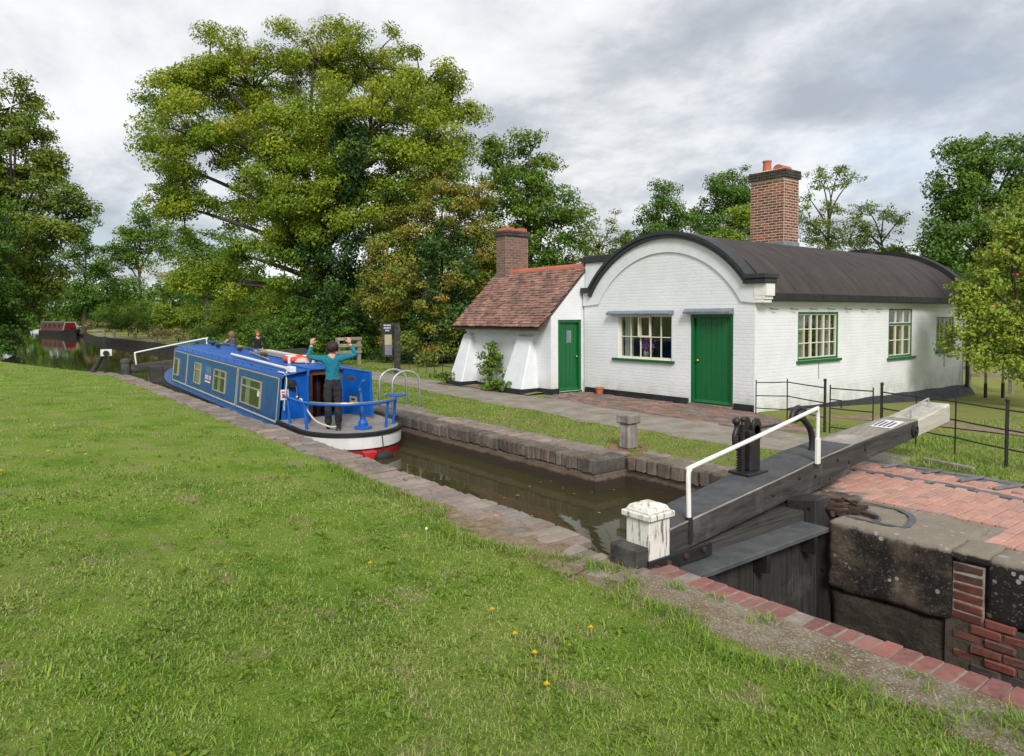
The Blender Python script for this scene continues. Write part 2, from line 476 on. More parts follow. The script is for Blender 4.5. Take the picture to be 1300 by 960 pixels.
# boat
def paint(name, col, rough=0.3, coat=0.3):
    t = MT(name)
    c = t.ramp(t.noise(2.5, 5, 0.65), [(0.3, tuple(x * 0.86 for x in col)), (0.7, tuple(min(1, x * 1.1) for x in col))])
    c = t.mix(t.ramp(t.noise(14, 5, 0.7), [(0.64, 0.0), (0.78, 0.3)]), c, tuple(min(1, x * 0.5 + 0.06) for x in col))
    return t.surf(c, t.ramp(t.noise(5, 4), [(0.3, rough * 0.8), (0.7, min(1, rough * 1.4))]), t.bump(t.noise(3, 3), 0.05, 0.02), spec=0.5, Coat_Weight=coat, Coat_Roughness=0.12)
M['blue'] = paint('boat_blue_paint', (0.003, 0.098, 0.42), 0.38, 0.08)
t = MT('boat_side_blue_paint')
s = t.xyz()
stk = t.noise(1.0, 5, 0.7, t.comb(t.math('MULTIPLY', s[0], 9), t.math('MULTIPLY', s[1], 9), t.math('MULTIPLY', s[2], 0.9)))
c = t.ramp(t.noise(2.0, 6, 0.65), [(0.3, (0.003, 0.062, 0.19)), (0.7, (0.006, 0.092, 0.26))])
c = t.mix(t.ramp(stk, [(0.50, 0.0), (0.72, 0.5)]), c, (0.018, 0.055, 0.115))
c = t.mix(t.ramp(t.noise(18, 5, 0.7), [(0.66, 0.0), (0.76, 0.3)]), c, (0.10, 0.11, 0.12))
M['blue_side'] = t.surf(c, t.ramp(stk, [(0.3, 0.22), (0.7, 0.5)]), t.bump(t.noise(2.2, 3), 0.12, 0.03), spec=0.4)
M['boat_frame'] = plain('boat_window_frame', (0.40, 0.36, 0.26), 0.45, 0.15, 9, metal=0.3)
M['boat_cream'] = paint('boat_cream_line', (0.62, 0.50, 0.28), 0.4, 0.1)
M['boat_white'] = paint('boat_white_paint', (0.72, 0.72, 0.70), 0.4, 0.1)
M['boat_red'] = paint('boat_red_paint', (0.46, 0.018, 0.022), 0.4, 0.1)
M['maroon'] = paint('maroon_boat_paint', (0.12, 0.022, 0.03), 0.4, 0.1)
M['boat_black'] = plain('hull_blacking', (0.016, 0.015, 0.015), 0.55, 0.5, 5, bump=0.3, bscale=15)
M['deck'] = plain('grey_deck_paint', (0.24, 0.22, 0.205), 0.8, 0.25, 9, bump=0.2)
M['sheet'] = plain('grey_tarpaulin', (0.20, 0.20, 0.23), 0.6, 0.25, 3)
M['orange'] = plain('orange_cover', (0.62, 0.060, 0.025), 0.5, 0.15, 5)
M['rope'] = plain('pale_rope', (0.55, 0.50, 0.42), 0.9, 0.2, 60, bump=0.5, bscale=160)
M['brass'] = plain('brass', (0.60, 0.42, 0.16), 0.35, 0.15, 9, metal=0.9)
M['rubber'] = plain('black_rubber', (0.018, 0.018, 0.02), 0.7, 0.3, 9)
M['paper'] = plain('white_label', (0.72, 0.70, 0.68), 0.6, 0.05, 9)
M['ink'] = plain('red_print', (0.55, 0.045, 0.05), 0.6, 0.1, 9)
M['ink_dark'] = plain('dark_print', (0.03, 0.035, 0.06), 0.6, 0.1, 9)
M['teal_print'] = plain('teal_print', (0.10, 0.26, 0.28), 0.6, 0.1, 9)
M['notice'] = plain('cream_notice', (0.46, 0.40, 0.25), 0.6, 0.12, 9)
# glass and rooms
t = MT('window_glass')
gl = t.n('BsdfGlossy')
gl.inputs['Roughness'].default_value = 0.03
tr = t.n('BsdfTransparent')
tr.inputs[0].default_value = (0.86, 0.90, 0.88, 1)
fr = t.n('LayerWeight')
fr.inputs[0].default_value = 0.22
t.put(fr.inputs['Normal'], t.bump(t.noise(2.5, 2), 0.08, 0.02))
mx = t.n('MixShader')
t.t.links.new(t.math('ADD', t.math('MULTIPLY', fr.outputs[0], 0.55), 0.04), mx.inputs[0])
t.t.links.new(tr.outputs[0], mx.inputs[1])
t.t.links.new(gl.outputs[0], mx.inputs[2])
t.t.links.new(mx.outputs[0], t.out.inputs[0])
M['glass'] = t.m
M['curtain'] = plain('pale_curtain', (0.78, 0.76, 0.71), 0.9, 0.1, 12)
M['room'] = plain('dim_room_plaster', (0.12, 0.10, 0.08), 0.9, 0.2, 2)  # shade of the interiors put into one dark colour
M['navy'] = plain('blue_striped_cloth', (0.03, 0.07, 0.16), 0.9, 0.4, 14)
M['pink'] = plain('pink_petals', (0.80, 0.25, 0.72), 0.7, 0.3, 30)
# people
M['skin'] = plain('skin', (0.56, 0.30, 0.21), 0.55, 0.08, 20)
M['teal'] = plain('teal_jersey', (0.004, 0.155, 0.22), 0.85, 0.3, 14, bump=1.0, bscale=16)
M['trouser'] = plain('charcoal_trousers', (0.022, 0.022, 0.026), 0.9, 0.4, 14, bump=1.0, bscale=14)
M['blackcloth'] = plain('black_jacket', (0.012, 0.012, 0.014), 0.85, 0.3, 20)
M['khaki'] = plain('khaki_trousers', (0.36, 0.31, 0.22), 0.9, 0.2, 20)
M['denim'] = plain('pale_denim', (0.20, 0.32, 0.48), 0.9, 0.25, 20)
M['vest'] = plain('slate_vest', (0.085, 0.085, 0.12), 0.9, 0.25, 20)
M['hair_dark'] = plain('dark_brown_hair', (0.030, 0.012, 0.014), 0.6, 0.4, 50)
M['hair_fair'] = plain('fair_hair', (0.22, 0.115, 0.055), 0.6, 0.35, 50)
M['hair_red'] = plain('auburn_hair', (0.30, 0.065, 0.03), 0.6, 0.35, 50)
M['shoe'] = plain('dark_shoe', (0.02, 0.018, 0.016), 0.6, 0.3, 20)
M['eye'] = plain('eye', (0.03, 0.02, 0.015), 0.3, 0.1, 20)
M['lip'] = plain('lips', (0.40, 0.14, 0.11), 0.5, 0.1, 20)
# water
t = MT('canal_water')
s = t.xyz()
n1 = t.noise(1.6, 3, 0.5, t.comb(s[0], t.math('MULTIPLY', s[1], 1.6), 0.0))
n2 = t.noise(9, 2, 0.5)
c = t.ramp(t.noise(0.25, 3), [(0.3, (0.040, 0.036, 0.014)), (0.7, (0.056, 0.047, 0.020))])
nm = t.bump(n1, 0.045, 0.05)
M['water'] = t.surf(c, 0.025, t.bump(n2, 0.02, 0.01, nm), spec=0.42, IOR=1.33)
# vegetation
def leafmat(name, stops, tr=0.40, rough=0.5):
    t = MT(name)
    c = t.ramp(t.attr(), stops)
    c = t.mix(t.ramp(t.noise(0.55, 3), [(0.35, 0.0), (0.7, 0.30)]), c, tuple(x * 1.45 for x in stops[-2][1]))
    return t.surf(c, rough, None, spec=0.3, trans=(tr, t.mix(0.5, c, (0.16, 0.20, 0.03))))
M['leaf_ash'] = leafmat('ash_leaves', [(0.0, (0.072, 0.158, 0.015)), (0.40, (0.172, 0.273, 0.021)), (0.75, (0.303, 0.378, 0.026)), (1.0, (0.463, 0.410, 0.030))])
M['leaf_ivy'] = leafmat('ivy_leaves', [(0.0, (0.019, 0.053, 0.011)), (0.5, (0.036, 0.087, 0.016)), (0.85, (0.060, 0.119, 0.022)), (1.0, (0.119, 0.145, 0.022))], 0.15, 0.4)
M['leaf_hawthorn'] = leafmat('hawthorn_leaves', [(0.0, (0.055, 0.139, 0.018)), (0.5, (0.127, 0.208, 0.024)), (0.75, (0.242, 0.239, 0.033)), (1.0, (0.363, 0.208, 0.040))], 0.28)
M['leaf_mid'] = leafmat('mid_green_leaves', [(0.0, (0.050, 0.136, 0.015)), (0.5, (0.105, 0.214, 0.021)), (0.85, (0.180, 0.286, 0.030)), (1.0, (0.246, 0.296, 0.030))])
M['leaf_dark'] = leafmat('dark_green_leaves', [(0.0, (0.034, 0.102, 0.015)), (0.5, (0.068, 0.160, 0.021)), (0.85, (0.113, 0.214, 0.026)), (1.0, (0.180, 0.246, 0.030))], 0.28)
M['leaf_olive'] = leafmat('olive_leaves', [(0.0, (0.057, 0.127, 0.015)), (0.5, (0.125, 0.200, 0.022)), (0.85, (0.238, 0.267, 0.030)), (1.0, (0.341, 0.256, 0.030))], 0.3)
M['leaf_lime'] = leafmat('yellow_green_leaves', [(0.0, (0.105, 0.204, 0.015)), (0.5, (0.219, 0.328, 0.026)), (0.85, (0.331, 0.420, 0.037)), (1.0, (0.455, 0.410, 0.045))])
M['leaf_apple'] = leafmat('apple_leaves', [(0.0, (0.113, 0.204, 0.024)), (0.5, (0.228, 0.328, 0.037)), (0.85, (0.361, 0.420, 0.052)), (1.0, (0.569, 0.450, 0.059))], 0.35)
M['leaf_grey'] = leafmat('grey_green_leaves', [(0.0, (0.105, 0.174, 0.033)), (0.5, (0.180, 0.256, 0.047)), (0.85, (0.265, 0.318, 0.067)), (1.0, (0.341, 0.328, 0.075))])
M['bracken'] = leafmat('dry_stalks', [(0.0, (0.15, 0.105, 0.045)), (0.5, (0.20, 0.15, 0.065)), (0.85, (0.16, 0.16, 0.045)), (1.0, (0.26, 0.20, 0.10))], 0.2)
M['bark'] = plain('bark', (0.060, 0.048, 0.036), 0.9, 0.4, 8, bump=0.7, bscale=18)
M['bark_pale'] = plain('dead_pale_bark', (0.34, 0.30, 0.24), 0.9, 0.3, 8, bump=0.5, bscale=18)
M['yellow'] = plain('dandelion_petals', (0.75, 0.45, 0.005), 0.7, 0.15, 60)
M['stalk'] = plain('pale_stalk', (0.26, 0.28, 0.10), 0.8, 0.2, 40)
M['seed'] = plain('seed_head', (0.62, 0.60, 0.55), 0.9, 0.1, 60)
M['apple'] = plain('red_apple', (0.42, 0.03, 0.02), 0.4, 0.3, 20)
M['fallen'] = plain('fallen_leaf', (0.36, 0.22, 0.07), 0.7, 0.4, 40)


# ------------------------------------------------------------------ object helpers
def tag(o, label=None, cat=None, group=None, kind=None):
    if label: o['label'] = label
    if cat: o['category'] = cat
    if group: o['group'] = group
    if kind: o['kind'] = kind
    return o


def hang(o, parent):
    """parent o without moving it; every mesh here is made in world coordinates"""
    if parent is not None:
        o.parent = parent
        if parent.parent is None:
            o.matrix_parent_inverse = Matrix.Translation(-Vector(parent.location))
    return o


def empty(name, loc, label=None, cat=None, group=None):
    o = bpy.data.objects.new(name, None)
    o.empty_display_size = 0.2
    o.location = loc
    COL.objects.link(o)
    return tag(o, label, cat, group)


def mesh_obj(name, me, parent=None, loc=None):
    o = bpy.data.objects.new(name, me)
    COL.objects.link(o)
    if loc is not None:
        o.location = loc
    return hang(o, parent)


def np_mesh(name, verts, quads, mat, tint=None):
    """fast mesh from arrays; quads is (n,3) or (n,4)"""
    me = bpy.data.meshes.new(name)
    verts = np.asarray(verts, dtype=np.float32)
    quads = np.asarray(quads, dtype=np.int32)
    n, k = quads.shape
    me.vertices.add(len(verts))
    me.vertices.foreach_set('co', verts.ravel())
    me.loops.add(n * k)
    me.loops.foreach_set('vertex_index', quads.ravel())
    me.polygons.add(n)
    me.polygons.foreach_set('loop_start', np.arange(0, n * k, k, dtype=np.int32))
    me.update(calc_edges=True)
    if tint is not None:
        a = me.attributes.new('tint', 'FLOAT', 'FACE')
        a.data.foreach_set('value', np.asarray(tint, dtype=np.float32))
    me.materials.append(mat)
    return me


class MB:
    def __init__(s):
        s.v, s.f = [], []

    def add(s, v, f):
        b = len(s.v)
        s.v += [tuple(p) for p in v]
        s.f += [tuple(i + b for i in q) for q in f]
        return s

    def box(s, c, d, rz=0.0, ry=0.0):
        hx, hy, hz = d[0] / 2, d[1] / 2, d[2] / 2
        m = Matrix.Rotation(rz, 3, 'Z') @ Matrix.Rotation(ry, 3, 'Y')
        v = [m @ Vector((x, y, z)) + Vector(c) for x in (-hx, hx) for y in (-hy, hy) for z in (-hz, hz)]
        return s.add(v, [(0, 1, 3, 2), (4, 6, 7, 5), (0, 4, 5, 1), (2, 3, 7, 6), (0, 2, 6, 4), (1, 5, 7, 3)])

    def span(s, a, b):
        """box between two corners"""
        a, b = Vector(a), Vector(b)
        return s.box((a + b) / 2, [abs(x) for x in (b - a)])

    def hexa(s, p):
        """8 corners: bottom 4 then top 4, both counter-clockwise"""
        return s.add(p, [(3, 2, 1, 0), (4, 5, 6, 7), (0, 1, 5, 4), (1, 2, 6, 5), (2, 3, 7, 6), (3, 0, 4, 7)])

    def prism(s, poly, vec):
        """polygon (3D points) pushed along vec, closed"""
        n = len(poly)
        vec = Vector(vec)
        v = [Vector(p) for p in poly] + [Vector(p) + vec for p in poly]
        f = [tuple(reversed(range(n))), tuple(range(n, 2 * n))]
        f += [(i, (i + 1) % n, (i + 1) % n + n, i + n) for i in range(n)]
        return s.add(v, f)

    def ribbon(s, A, B, vec):
        """strip between polylines A and B thickened along vec"""
        vec = Vector(vec)
        n = len(A)
        v = [Vector(p) for p in A] + [Vector(p) for p in B]
        v += [p + vec for p in v]
        f = []
        for i in range(n - 1):
            f += [(i, i + 1, n + i + 1, n + i), (2 * n + i, 3 * n + i, 3 * n + i + 1, 2 * n + i + 1),
                  (i, 2 * n + i, 2 * n + i + 1, i + 1), (n + i, n + i + 1, 3 * n + i + 1, 3 * n + i)]
        f += [(0, n, 3 * n, 2 * n), (n - 1, 3 * n - 1, 4 * n - 1, 2 * n - 1)]
        return s.add(v, f)

    def tube(s, path, r, n=8, cap=True, flat=1.0):
        path = [Vector(p) for p in path]
        k = len(path)
        rs = list(r) + [r[-1]] * max(0, k - len(r)) if isinstance(r, (list, tuple)) else [r] * k
        t0 = (path[1] - path[0]).normalized()
        ref = Vector((0, 0, 1)) if abs(t0.z) < 0.9 else Vector((1, 0, 0))
        a = t0.cross(ref).normalized()
        vs_, fs_ = [], []
        for i, p in enumerate(path):
            t = (path[min(i + 1, k - 1)] - path[max(i - 1, 0)]).normalized()
            a = (a - t * a.dot(t)).normalized()
            b = t.cross(a)
            for j in range(n):
                an = 2 * math.pi * j / n
                vs_.append(p + (a * math.cos(an) + b * math.sin(an) * flat) * rs[i])
        for i in range(k - 1):
            for j in range(n):
                fs_.append((i * n + j, i * n + (j + 1) % n, (i + 1) * n + (j + 1) % n, (i + 1) * n + j))
        if cap:
            fs_ += [tuple(reversed(range(n))), tuple(range((k - 1) * n, k * n))]
        return s.add(vs_, fs_)

    def lathe(s, prof, c, n=16, axis='Z', m=None):
        v, f = [], []
        c = Vector(c)
        rot = m if m is not None else {'Z': Matrix.Identity(3), 'Y': Matrix.Rotation(math.pi / 2, 3, 'X'), 'X': Matrix.Rotation(math.pi / 2, 3, 'Y')}[axis]
        for (r, z) in prof:
            for j in range(n):
                a = 2 * math.pi * j / n
                v.append(c + rot @ Vector((r * math.cos(a), r * math.sin(a), z)))
        for i in range(len(prof) - 1):
            for j in range(n):
                f.append((i * n + j, i * n + (j + 1) % n, (i + 1) * n + (j + 1) % n, (i + 1) * n + j))
        f += [tuple(reversed(range(n))), tuple(range((len(prof) - 1) * n, len(prof) * n))]
        return s.add(v, f)

    def ball(s, c, r, n=10, m=7, sq=(1, 1, 1)):
        prof = [(max(1e-3, math.sin(math.pi * i / m)) * 1.0, -math.cos(math.pi * i / m)) for i in range(m + 1)]
        b = len(s.v)
        s.lathe(prof, (0, 0, 0), n)
        for i in range(b, len(s.v)):
            x, y, z = s.v[i]
            s.v[i] = (c[0] + x * r * sq[0], c[1] + y * r * sq[1], c[2] + z * r * sq[2])
        return s

    def mesh(s, name, mat, smooth=False, bevel=0.0, jit=0.0, sub=0, seg=1):
        bm = bmesh.new()
        vv = [bm.verts.new(p) for p in s.v]
        for q in s.f:
            try:
                bm.faces.new([vv[i] for i in q])
            except ValueError:
                pass
        if bevel or sub:
            bmesh.ops.recalc_face_normals(bm, faces=bm.faces)
        if bevel:
            es = [e for e in bm.edges if len(e.link_faces) == 2 and e.calc_face_angle(0) > 0.6]
            bmesh.ops.bevel(bm, geom=es, offset=bevel, segments=seg, affect='EDGES', clamp_overlap=True)
        if sub:
            bmesh.ops.subdivide_edges(bm, edges=bm.edges, cuts=sub, use_grid_fill=True)
        if jit:
            r = random.Random(name)
            for v in bm.verts:
                v.co += Vector((r.uniform(-jit, jit), r.uniform(-jit, jit), r.uniform(-jit, jit)))
        bmesh.ops.recalc_face_normals(bm, faces=bm.faces)
        me = bpy.data.meshes.new(name)
        bm.to_mesh(me)
        bm.free()
        for mm in (mat if isinstance(mat, (list, tuple)) else [mat]):
            me.materials.append(mm)
        if smooth:
            me.polygons.foreach_set('use_smooth', [True] * len(me.polygons))
        return me

    def build(s, name, mat, parent=None, **kw):
        return mesh_obj(name, s.mesh(name, mat, **kw), parent)


def sbox(name, a, b, mat, parent=None, **kw):
    return MB().span(a, b).build(name, mat, parent, **kw)


def smooth_angle(o, deg=40):
    me = o.data
    me.polygons.foreach_set('use_smooth', [True] * len(me.polygons))
    try:
        me.set_sharp_from_angle(angle=math.radians(deg))
    except Exception:
        pass
    return o


_var = {}


def variants(name, dims, mat, k=5, bevel=0.008, jit=0.003):
    key = (name, dims, mat.name)
    if key not in _var:
        out = []
        for i in range(k):
            out.append(MB().box((0, 0, 0), dims).mesh('%s_%d_%s' % (name, i, mat.name), mat, bevel=bevel, jit=jit))
        _var[key] = out
    return _var[key]


def pieces(parent, name, items, dims, mat, limit=300, bevel=0.008, jit=0.003, k=5):
    """items: (location, 3x3 rotation or z angle, scale) ; the nearest `limit` become objects, the rest one joined part"""
    vs_ = variants(name, dims, mat, k, bevel, jit)
    items = sorted(items, key=lambda it: (Vector(it[0]) - Vector((0, 0, EYE))).length)
    made = []
    for i, (loc, rot, sc) in enumerate(items[:limit]):
        o = bpy.data.objects.new(name, random.choice(vs_))
        COL.objects.link(o)
        R = rot.to_4x4() if isinstance(rot, Matrix) else Matrix.Rotation(rot, 4, 'Z')
        o.matrix_basis = Matrix.Translation(loc) @ R @ Matrix.Diagonal((sc[0], sc[1], sc[2], 1))
        hang(o, parent)
        made.append(o)
    rest = items[limit:]
    if rest:
        V, F, T = [], [], []
        b = 0
        for loc, rot, sc in rest:
            me = random.choice(vs_)
            R = rot.to_4x4() if isinstance(rot, Matrix) else Matrix.Rotation(rot, 4, 'Z')
            mm = Matrix.Translation(loc) @ R @ Matrix.Diagonal((sc[0], sc[1], sc[2], 1))
            tv = random.random()
            for v in me.vertices:
                V.append(mm @ v.co)
            for p in me.polygons:
                F.append([i + b for i in p.vertices])
                T.append(tv)
            b += len(me.vertices)
        me = bpy.data.meshes.new(name + '_rest')
        me.from_pydata([tuple(v) for v in V], [], F)
        a = me.attributes.new('tint', 'FLOAT', 'FACE')
        a.data.foreach_set('value', T)
        me.materials.append(mat)
        o = mesh_obj(name + '_field', me, parent)
        o['kind'] = 'stuff'
    return made


def U(a, b):
    return random.uniform(a, b)


def curve_pts(pts, n=8):
    """Catmull-Rom through pts"""
    pts = [Vector(p) for p in pts]
    out = []
    for i in range(len(pts) - 1):
        p0, p1, p2, p3 = pts[max(i - 1, 0)], pts[i], pts[i + 1], pts[min(i + 2, len(pts) - 1)]
        for j in range(n):
            t = j / n
            out.append(0.5 * ((2 * p1) + (p2 - p0) * t + (2 * p0 - 5 * p1 + 4 * p2 - p3) * t * t + (3 * p1 - p0 - 3 * p2 + p3) * t ** 3))
    out.append(pts[-1])
    return out


# ------------------------------------------------------------------ ground
WATER_Z = -0.45
NEAR = [(12, 4.38), (-3.3, 4.38), (-27.0, 4.38), (-28.2, 4.2), (-31, 3.4), (-40.5, 1.2), (-48, 0.2), (-60, 1.0), (-80, 3.6), (-115, 5.2), (-170, 9.0), (-260, 20)]
FAR = [(12, 6.56), (-3.5, 6.56), (-27.0, 6.75), (-29, 7.1), (-45, 10.6), (-57, 11.3), (-82, 10.3), (-115, 12.6), (-170, 18.0), (-260, 32)]


def lerp_poly(poly, x):
    for (x1, y1), (x0, y0) in zip(poly, poly[1:]):
        if x0 <= x <= x1:
            return y0 + (y1 - y0) * (x - x0) / (x1 - x0 + 1e-9)
    return poly[0][1] if x > poly[0][0] else poly[-1][1]


def vnoise(x, y):
    return (math.sin(x * 0.9 + 1.3 * math.sin(y * 0.7)) + math.sin(y * 1.1 + 1.7 * math.sin(x * 0.53 + 2))) * 0.5


def near_z(x, y):
    """lawn height: level with the coping, swelling gently towards the camera"""
    d = max(0.0, lerp_poly(NEAR, x) - 0.62 - y)
    h = 0.33 * (1 - math.exp(-d / 2.6)) * max(0.0, min(1.0, (x + 34) / 22))
    return h - 0.018 + 0.02 * vnoise(x * 1.7, y * 1.7) * min(1, d) + 0.012 * vnoise(x * 5.1, y * 4.7) * min(1, d)


def far_z(x, y):
    h = -0.02
    if (x > -4.6 and y < 9.72 - max(0, x + 3.0) * 0.24) or (-13.3 < x < -6.7 and 10.95 < y < 12.7 and y < 12.75 - max(0, x + 8.4) * 0.62):
        return -0.13
    if x > -9.4 and y > 13.0:
        h -= 0.45 * min(1, (y - 13) / 10) * min(1, max(0.0, (x + 9.4) / 1.0))
    return h + 0.02 * vnoise(x * 0.8, y * 0.8) * min(1, max(0, (y - 14) / 5))


def sheet(name, xs, rows_of, mat, kind='structure'):
    V, F = [], []
    n = None
    for x in xs:
        r = rows_of(x)
        n = len(r)
        V += r
    for i in range(len(xs) - 1):
        for j in range(n - 1):
            a = i * n + j
            F.append((a, a + 1, a + n + 1, a + n))
    me = bpy.data.meshes.new(name)
    me.from_pydata(V, [], F)
    me.materials.append(mat)
    me.polygons.foreach_set('use_smooth', [True] * len(me.polygons))
    return tag(mesh_obj(name, me), kind=kind)


xs = [60, 30, 15] + [8 - 0.25 * i for i in range(0, 150)] + [-30 - i * 1.5 for i in range(0, 30)] + [-80, -95, -115, -140, -170, -210, -260, -420, -700]


def near_rows(x):
    e = lerp_poly(NEAR, x) - (0.50 if x > -27.5 else 0.0)
    off = [0, 0.06, 0.14, 0.25, 0.4, 0.6, 0.85, 1.1, 1.4, 1.75, 2.1, 2.5, 3, 3.5, 4, 4.6, 5.3, 6.2, 7.5, 9.5, 12, 16, 22, 35, 60, 120, 300, 700]
    return [(x, e - d, near_z(x, e - d)) for d in off] if x > -27.5 else [(x, e, -0.5)] + [(x, e - d * 1.0 - 0.02, near_z(x, e - d) * min(1, d * 3 + .4) - (0.12 if d < 0.1 else 0)) for d in off[:-1]]


sheet('near_bank', xs, near_rows, M['lawn'])


def far_rows(x):
    e = lerp_poly(FAR, x) + (0.80 if x > -27.2 else 0.0)
    off = [0, 0.1, 0.3, 0.6, 1, 1.5, 2, 2.7, 3.5, 4.5, 5.5, 6.5, 8, 10, 12, 14, 17, 21, 26, 35, 50, 80, 140, 260, 500, 900]
    if x > -27.2:
        return [(x, e + d, far_z(x, e + d)) for d in off]
    return [(x, e, -0.6)] + [(x, e + d + 0.02, far_z(x, e + d)) for d in off[:-1]]


sheet('far_bank', xs, far_rows, M['field'])

# towpath: a worn gravel strip along the far bank, bending with the canal
TOW = [(-3.0, 9.2, 0.4), (-4.6, 9.9, 0.6), (-5.8, 10.25, 0.9), (-7.3, 10.05, 0.85), (-9, 10.0, 0.85), (-11, 10.2, 0.85), (-14.5, 10.35, 0.85), (-18, 10.65, 0.75), (-23, 10.9, 0.7), (-30, 11.6, 0.6),
       (-40, 13.2, 0.6), (-50, 14.3, 0.55), (-57, 14.0, 0.55), (-70, 12.9, 0.5), (-82, 12.0, 0.5), (-100, 12.9, 0.5), (-115, 14.4, 0.5), (-170, 20, 0.5)]


def tow_at(x):
    for (x1, y1, w1), (x0, y0, w0) in zip(TOW, TOW[1:]):
        if x0 <= x <= x1:
            t = (x - x0) / (x1 - x0)
            t = t
            return y0 + (y1 - y0) * t, w0 + (w1 - w0) * t
    return TOW[-1][1], TOW[-1][2]


def tow_rows(x):
    y, w = tow_at(x)
    j = 0.10 * math.sin(x * 2.1) + 0.06 * math.sin(x * 5.3)
    k = 0.10 * math.sin(x * 1.7 + 2) + 0.06 * math.sin(x * 4.3)
    return [(x, y - w + j, far_z(x, y) + 0.004), (x, y, far_z(x, y) + 0.012), (x, y + w + k, far_z(x, y) + 0.004)]


sheet('towpath', [-3.0 - 0.3 * i for i in range(90)] + [-30 - 2 * i for i in range(70)], tow_rows, M['path'])
# side path of pale earth beyond the fence
sheet('field_path', [-1 - 0.5 * i for i in range(14)] , lambda x: [(x, 14.1 + 0.25 * math.sin(x) + d, far_z(x, 14.2 + d) + 0.012) for d in (-0.55, 0, 0.5)], M['earth'])
# earth bed at the foot of the outbuilding
sheet('planting_bed', [-13.6 - 0.25 * i for i in range(18)], lambda x: [(x, 11.0 + 0.1 * math.sin(x * 3) + d, 0.006 + 0.02 * (d > 0)) for d in (0, 0.35, 0.62)], M['earth'])

# water: the pound and the full chamber, and the low level below the gate
me = bpy.data.meshes.new('water')
wv = []
wx = [-3.9, -27, -31, -40, -48, -60, -80, -115, -170, -260]
for x in wx:
    wv += [(x, lerp_poly(NEAR, x) - 0.3 - (0.6 if x < -27 else 0), WATER_Z), (x, lerp_poly(FAR, x) + 0.75, WATER_Z)]
me.from_pydata(wv, [], [(2 * i, 2 * i + 1, 2 * i + 3, 2 * i + 2) for i in range(len(wx) - 1)])
me.materials.append(M['water'])
tag(mesh_obj('water', me), kind='structure')
me = bpy.data.meshes.new('low_water')
me.from_pydata([(-4.2, 4.2, -2.5), (14, 4.2, -2.5), (14, 6.8, -2.5), (-4.2, 6.8, -2.5)], [], [(0, 1, 2, 3)])
me.materials.append(M['water'])
tag(mesh_obj('low_water', me), kind='structure')

# ------------------------------------------------------------------ lock walls
# near wall: body, worn coping setts, red brick edging below the gate
nw = empty('lock_wall', (-12, 4.1, 0), 'near lock wall with worn setts along the lawn edge and red brick edging', 'wall')
body = MB()
body.span((-27.4, 3.75, -3.2), (-4.42, 4.36, -0.075))
body.span((-4.415, 3.75, -3.2), (-3.52, 4.15, -0.076))
body.span((-3.515, 3.75, -3.2), (12, 4.37, -0.080))
body.build('wall_face', M['lock_wall'], nw)
items = []
x = -27.3
while x < -3.62:
    w = U(0.10, 0.19)
    notch = x > -4.5
    out = 4.15 if notch else 4.38 + 0.02 * math.sin(x * 1.9)
    deep = U(0.42, 0.55) * (0.8 if notch else 1)
    if random.random() < 0.3 and not notch:          # two short setts instead of one long
        s1 = U(0.2, 0.3)
        items.append(((x + w / 2, out - s1 / 2, -0.045 + U(-.012, .010)), U(-.05, .05), (w / 0.14 * 0.93, s1 / 0.5 * 0.96, 1)))
        items.append(((x + w / 2, out - s1 - (deep - s1) / 2, -0.050 + U(-.012, .010)), U(-.05, .05), (w / 0.14 * 0.93, (deep - s1) / 0.5 * 0.94, 1)))
    else:
        items.append(((x + w / 2, out - deep / 2 + U(-.012, .012), -0.045 + U(-.014, .012)), U(-.05, .05), (w / 0.14 * 0.94, deep / 0.5, 1)))
    x += w
pieces(nw, 'sett', items, (0.14, 0.5, 0.11), M['sett'], bevel=0.016, jit=0.007, k=8)
items = []
x = -3.62
while x < 6:
    w = 0.112
    items.append(((x + w / 2, 4.385 - 0.112, -0.050 + U(-.008, .006)), U(-.03, .03), (U(.93, 1.02), U(.94, 1.02), 1)))
    x += w
items += [((-3.70, 4.22, -0.05), 1.5, (1, 1, 1)), ((-3.90, 4.10, -0.05), 1.62, (1, 0.9, 1)), ((-3.86, 4.22, -0.06), 0.3, (1, 1, 1))]
pieces(nw, 'edging_brick', items, (0.100, 0.222, 0.10), M['edge_brick'], bevel=0.005, jit=0.002, k=8)
sbox('mortar_bed', (-3.6, 4.17, -0.09), (6, 4.374, -0.006), M['mortar_grey'], nw)
sheet('rubble_strip', [-3.9 + 0.12 * i for i in range(90)], lambda x: [(x, 4.172 - d * (1 + 0.25 * math.sin(x * 3.1)), -0.004 + (0.02 * U(-.5, .5) if 0 < d < 0.8 else 0) + (0.6 * max(0, near_z(x, 4.17 - d)) * min(1, d / 0.5)) - (0.06 if d > 0.7 else 0)) for d in (0, 0.07, 0.14, 0.22, 0.30, 0.40, 0.52, 0.64, 0.80)], M['rubble'])
sheet('bare_verge', [-6.6 + 0.08 * i for i in range(64)], lambda x: [(x, 3.98 - d * (0.8 + 0.35 * math.sin(x * 2.3 + 1) + U(-.12, .12)) - (0.22 if x > -4.4 else 0) - (0.3 if x > -3.9 else 0), near_z(x, 3.9 - d * .6) + (0.020, 0.022, 0.018, 0.008, -0.03)[k_] * min(1, (x + 6.65) / 0.6, (-1.5 - x) / 0.6) + U(-.006, .006)) for k_, d in enumerate((-0.12, 0, 0.2, 0.42, 0.62))], M['earth'])

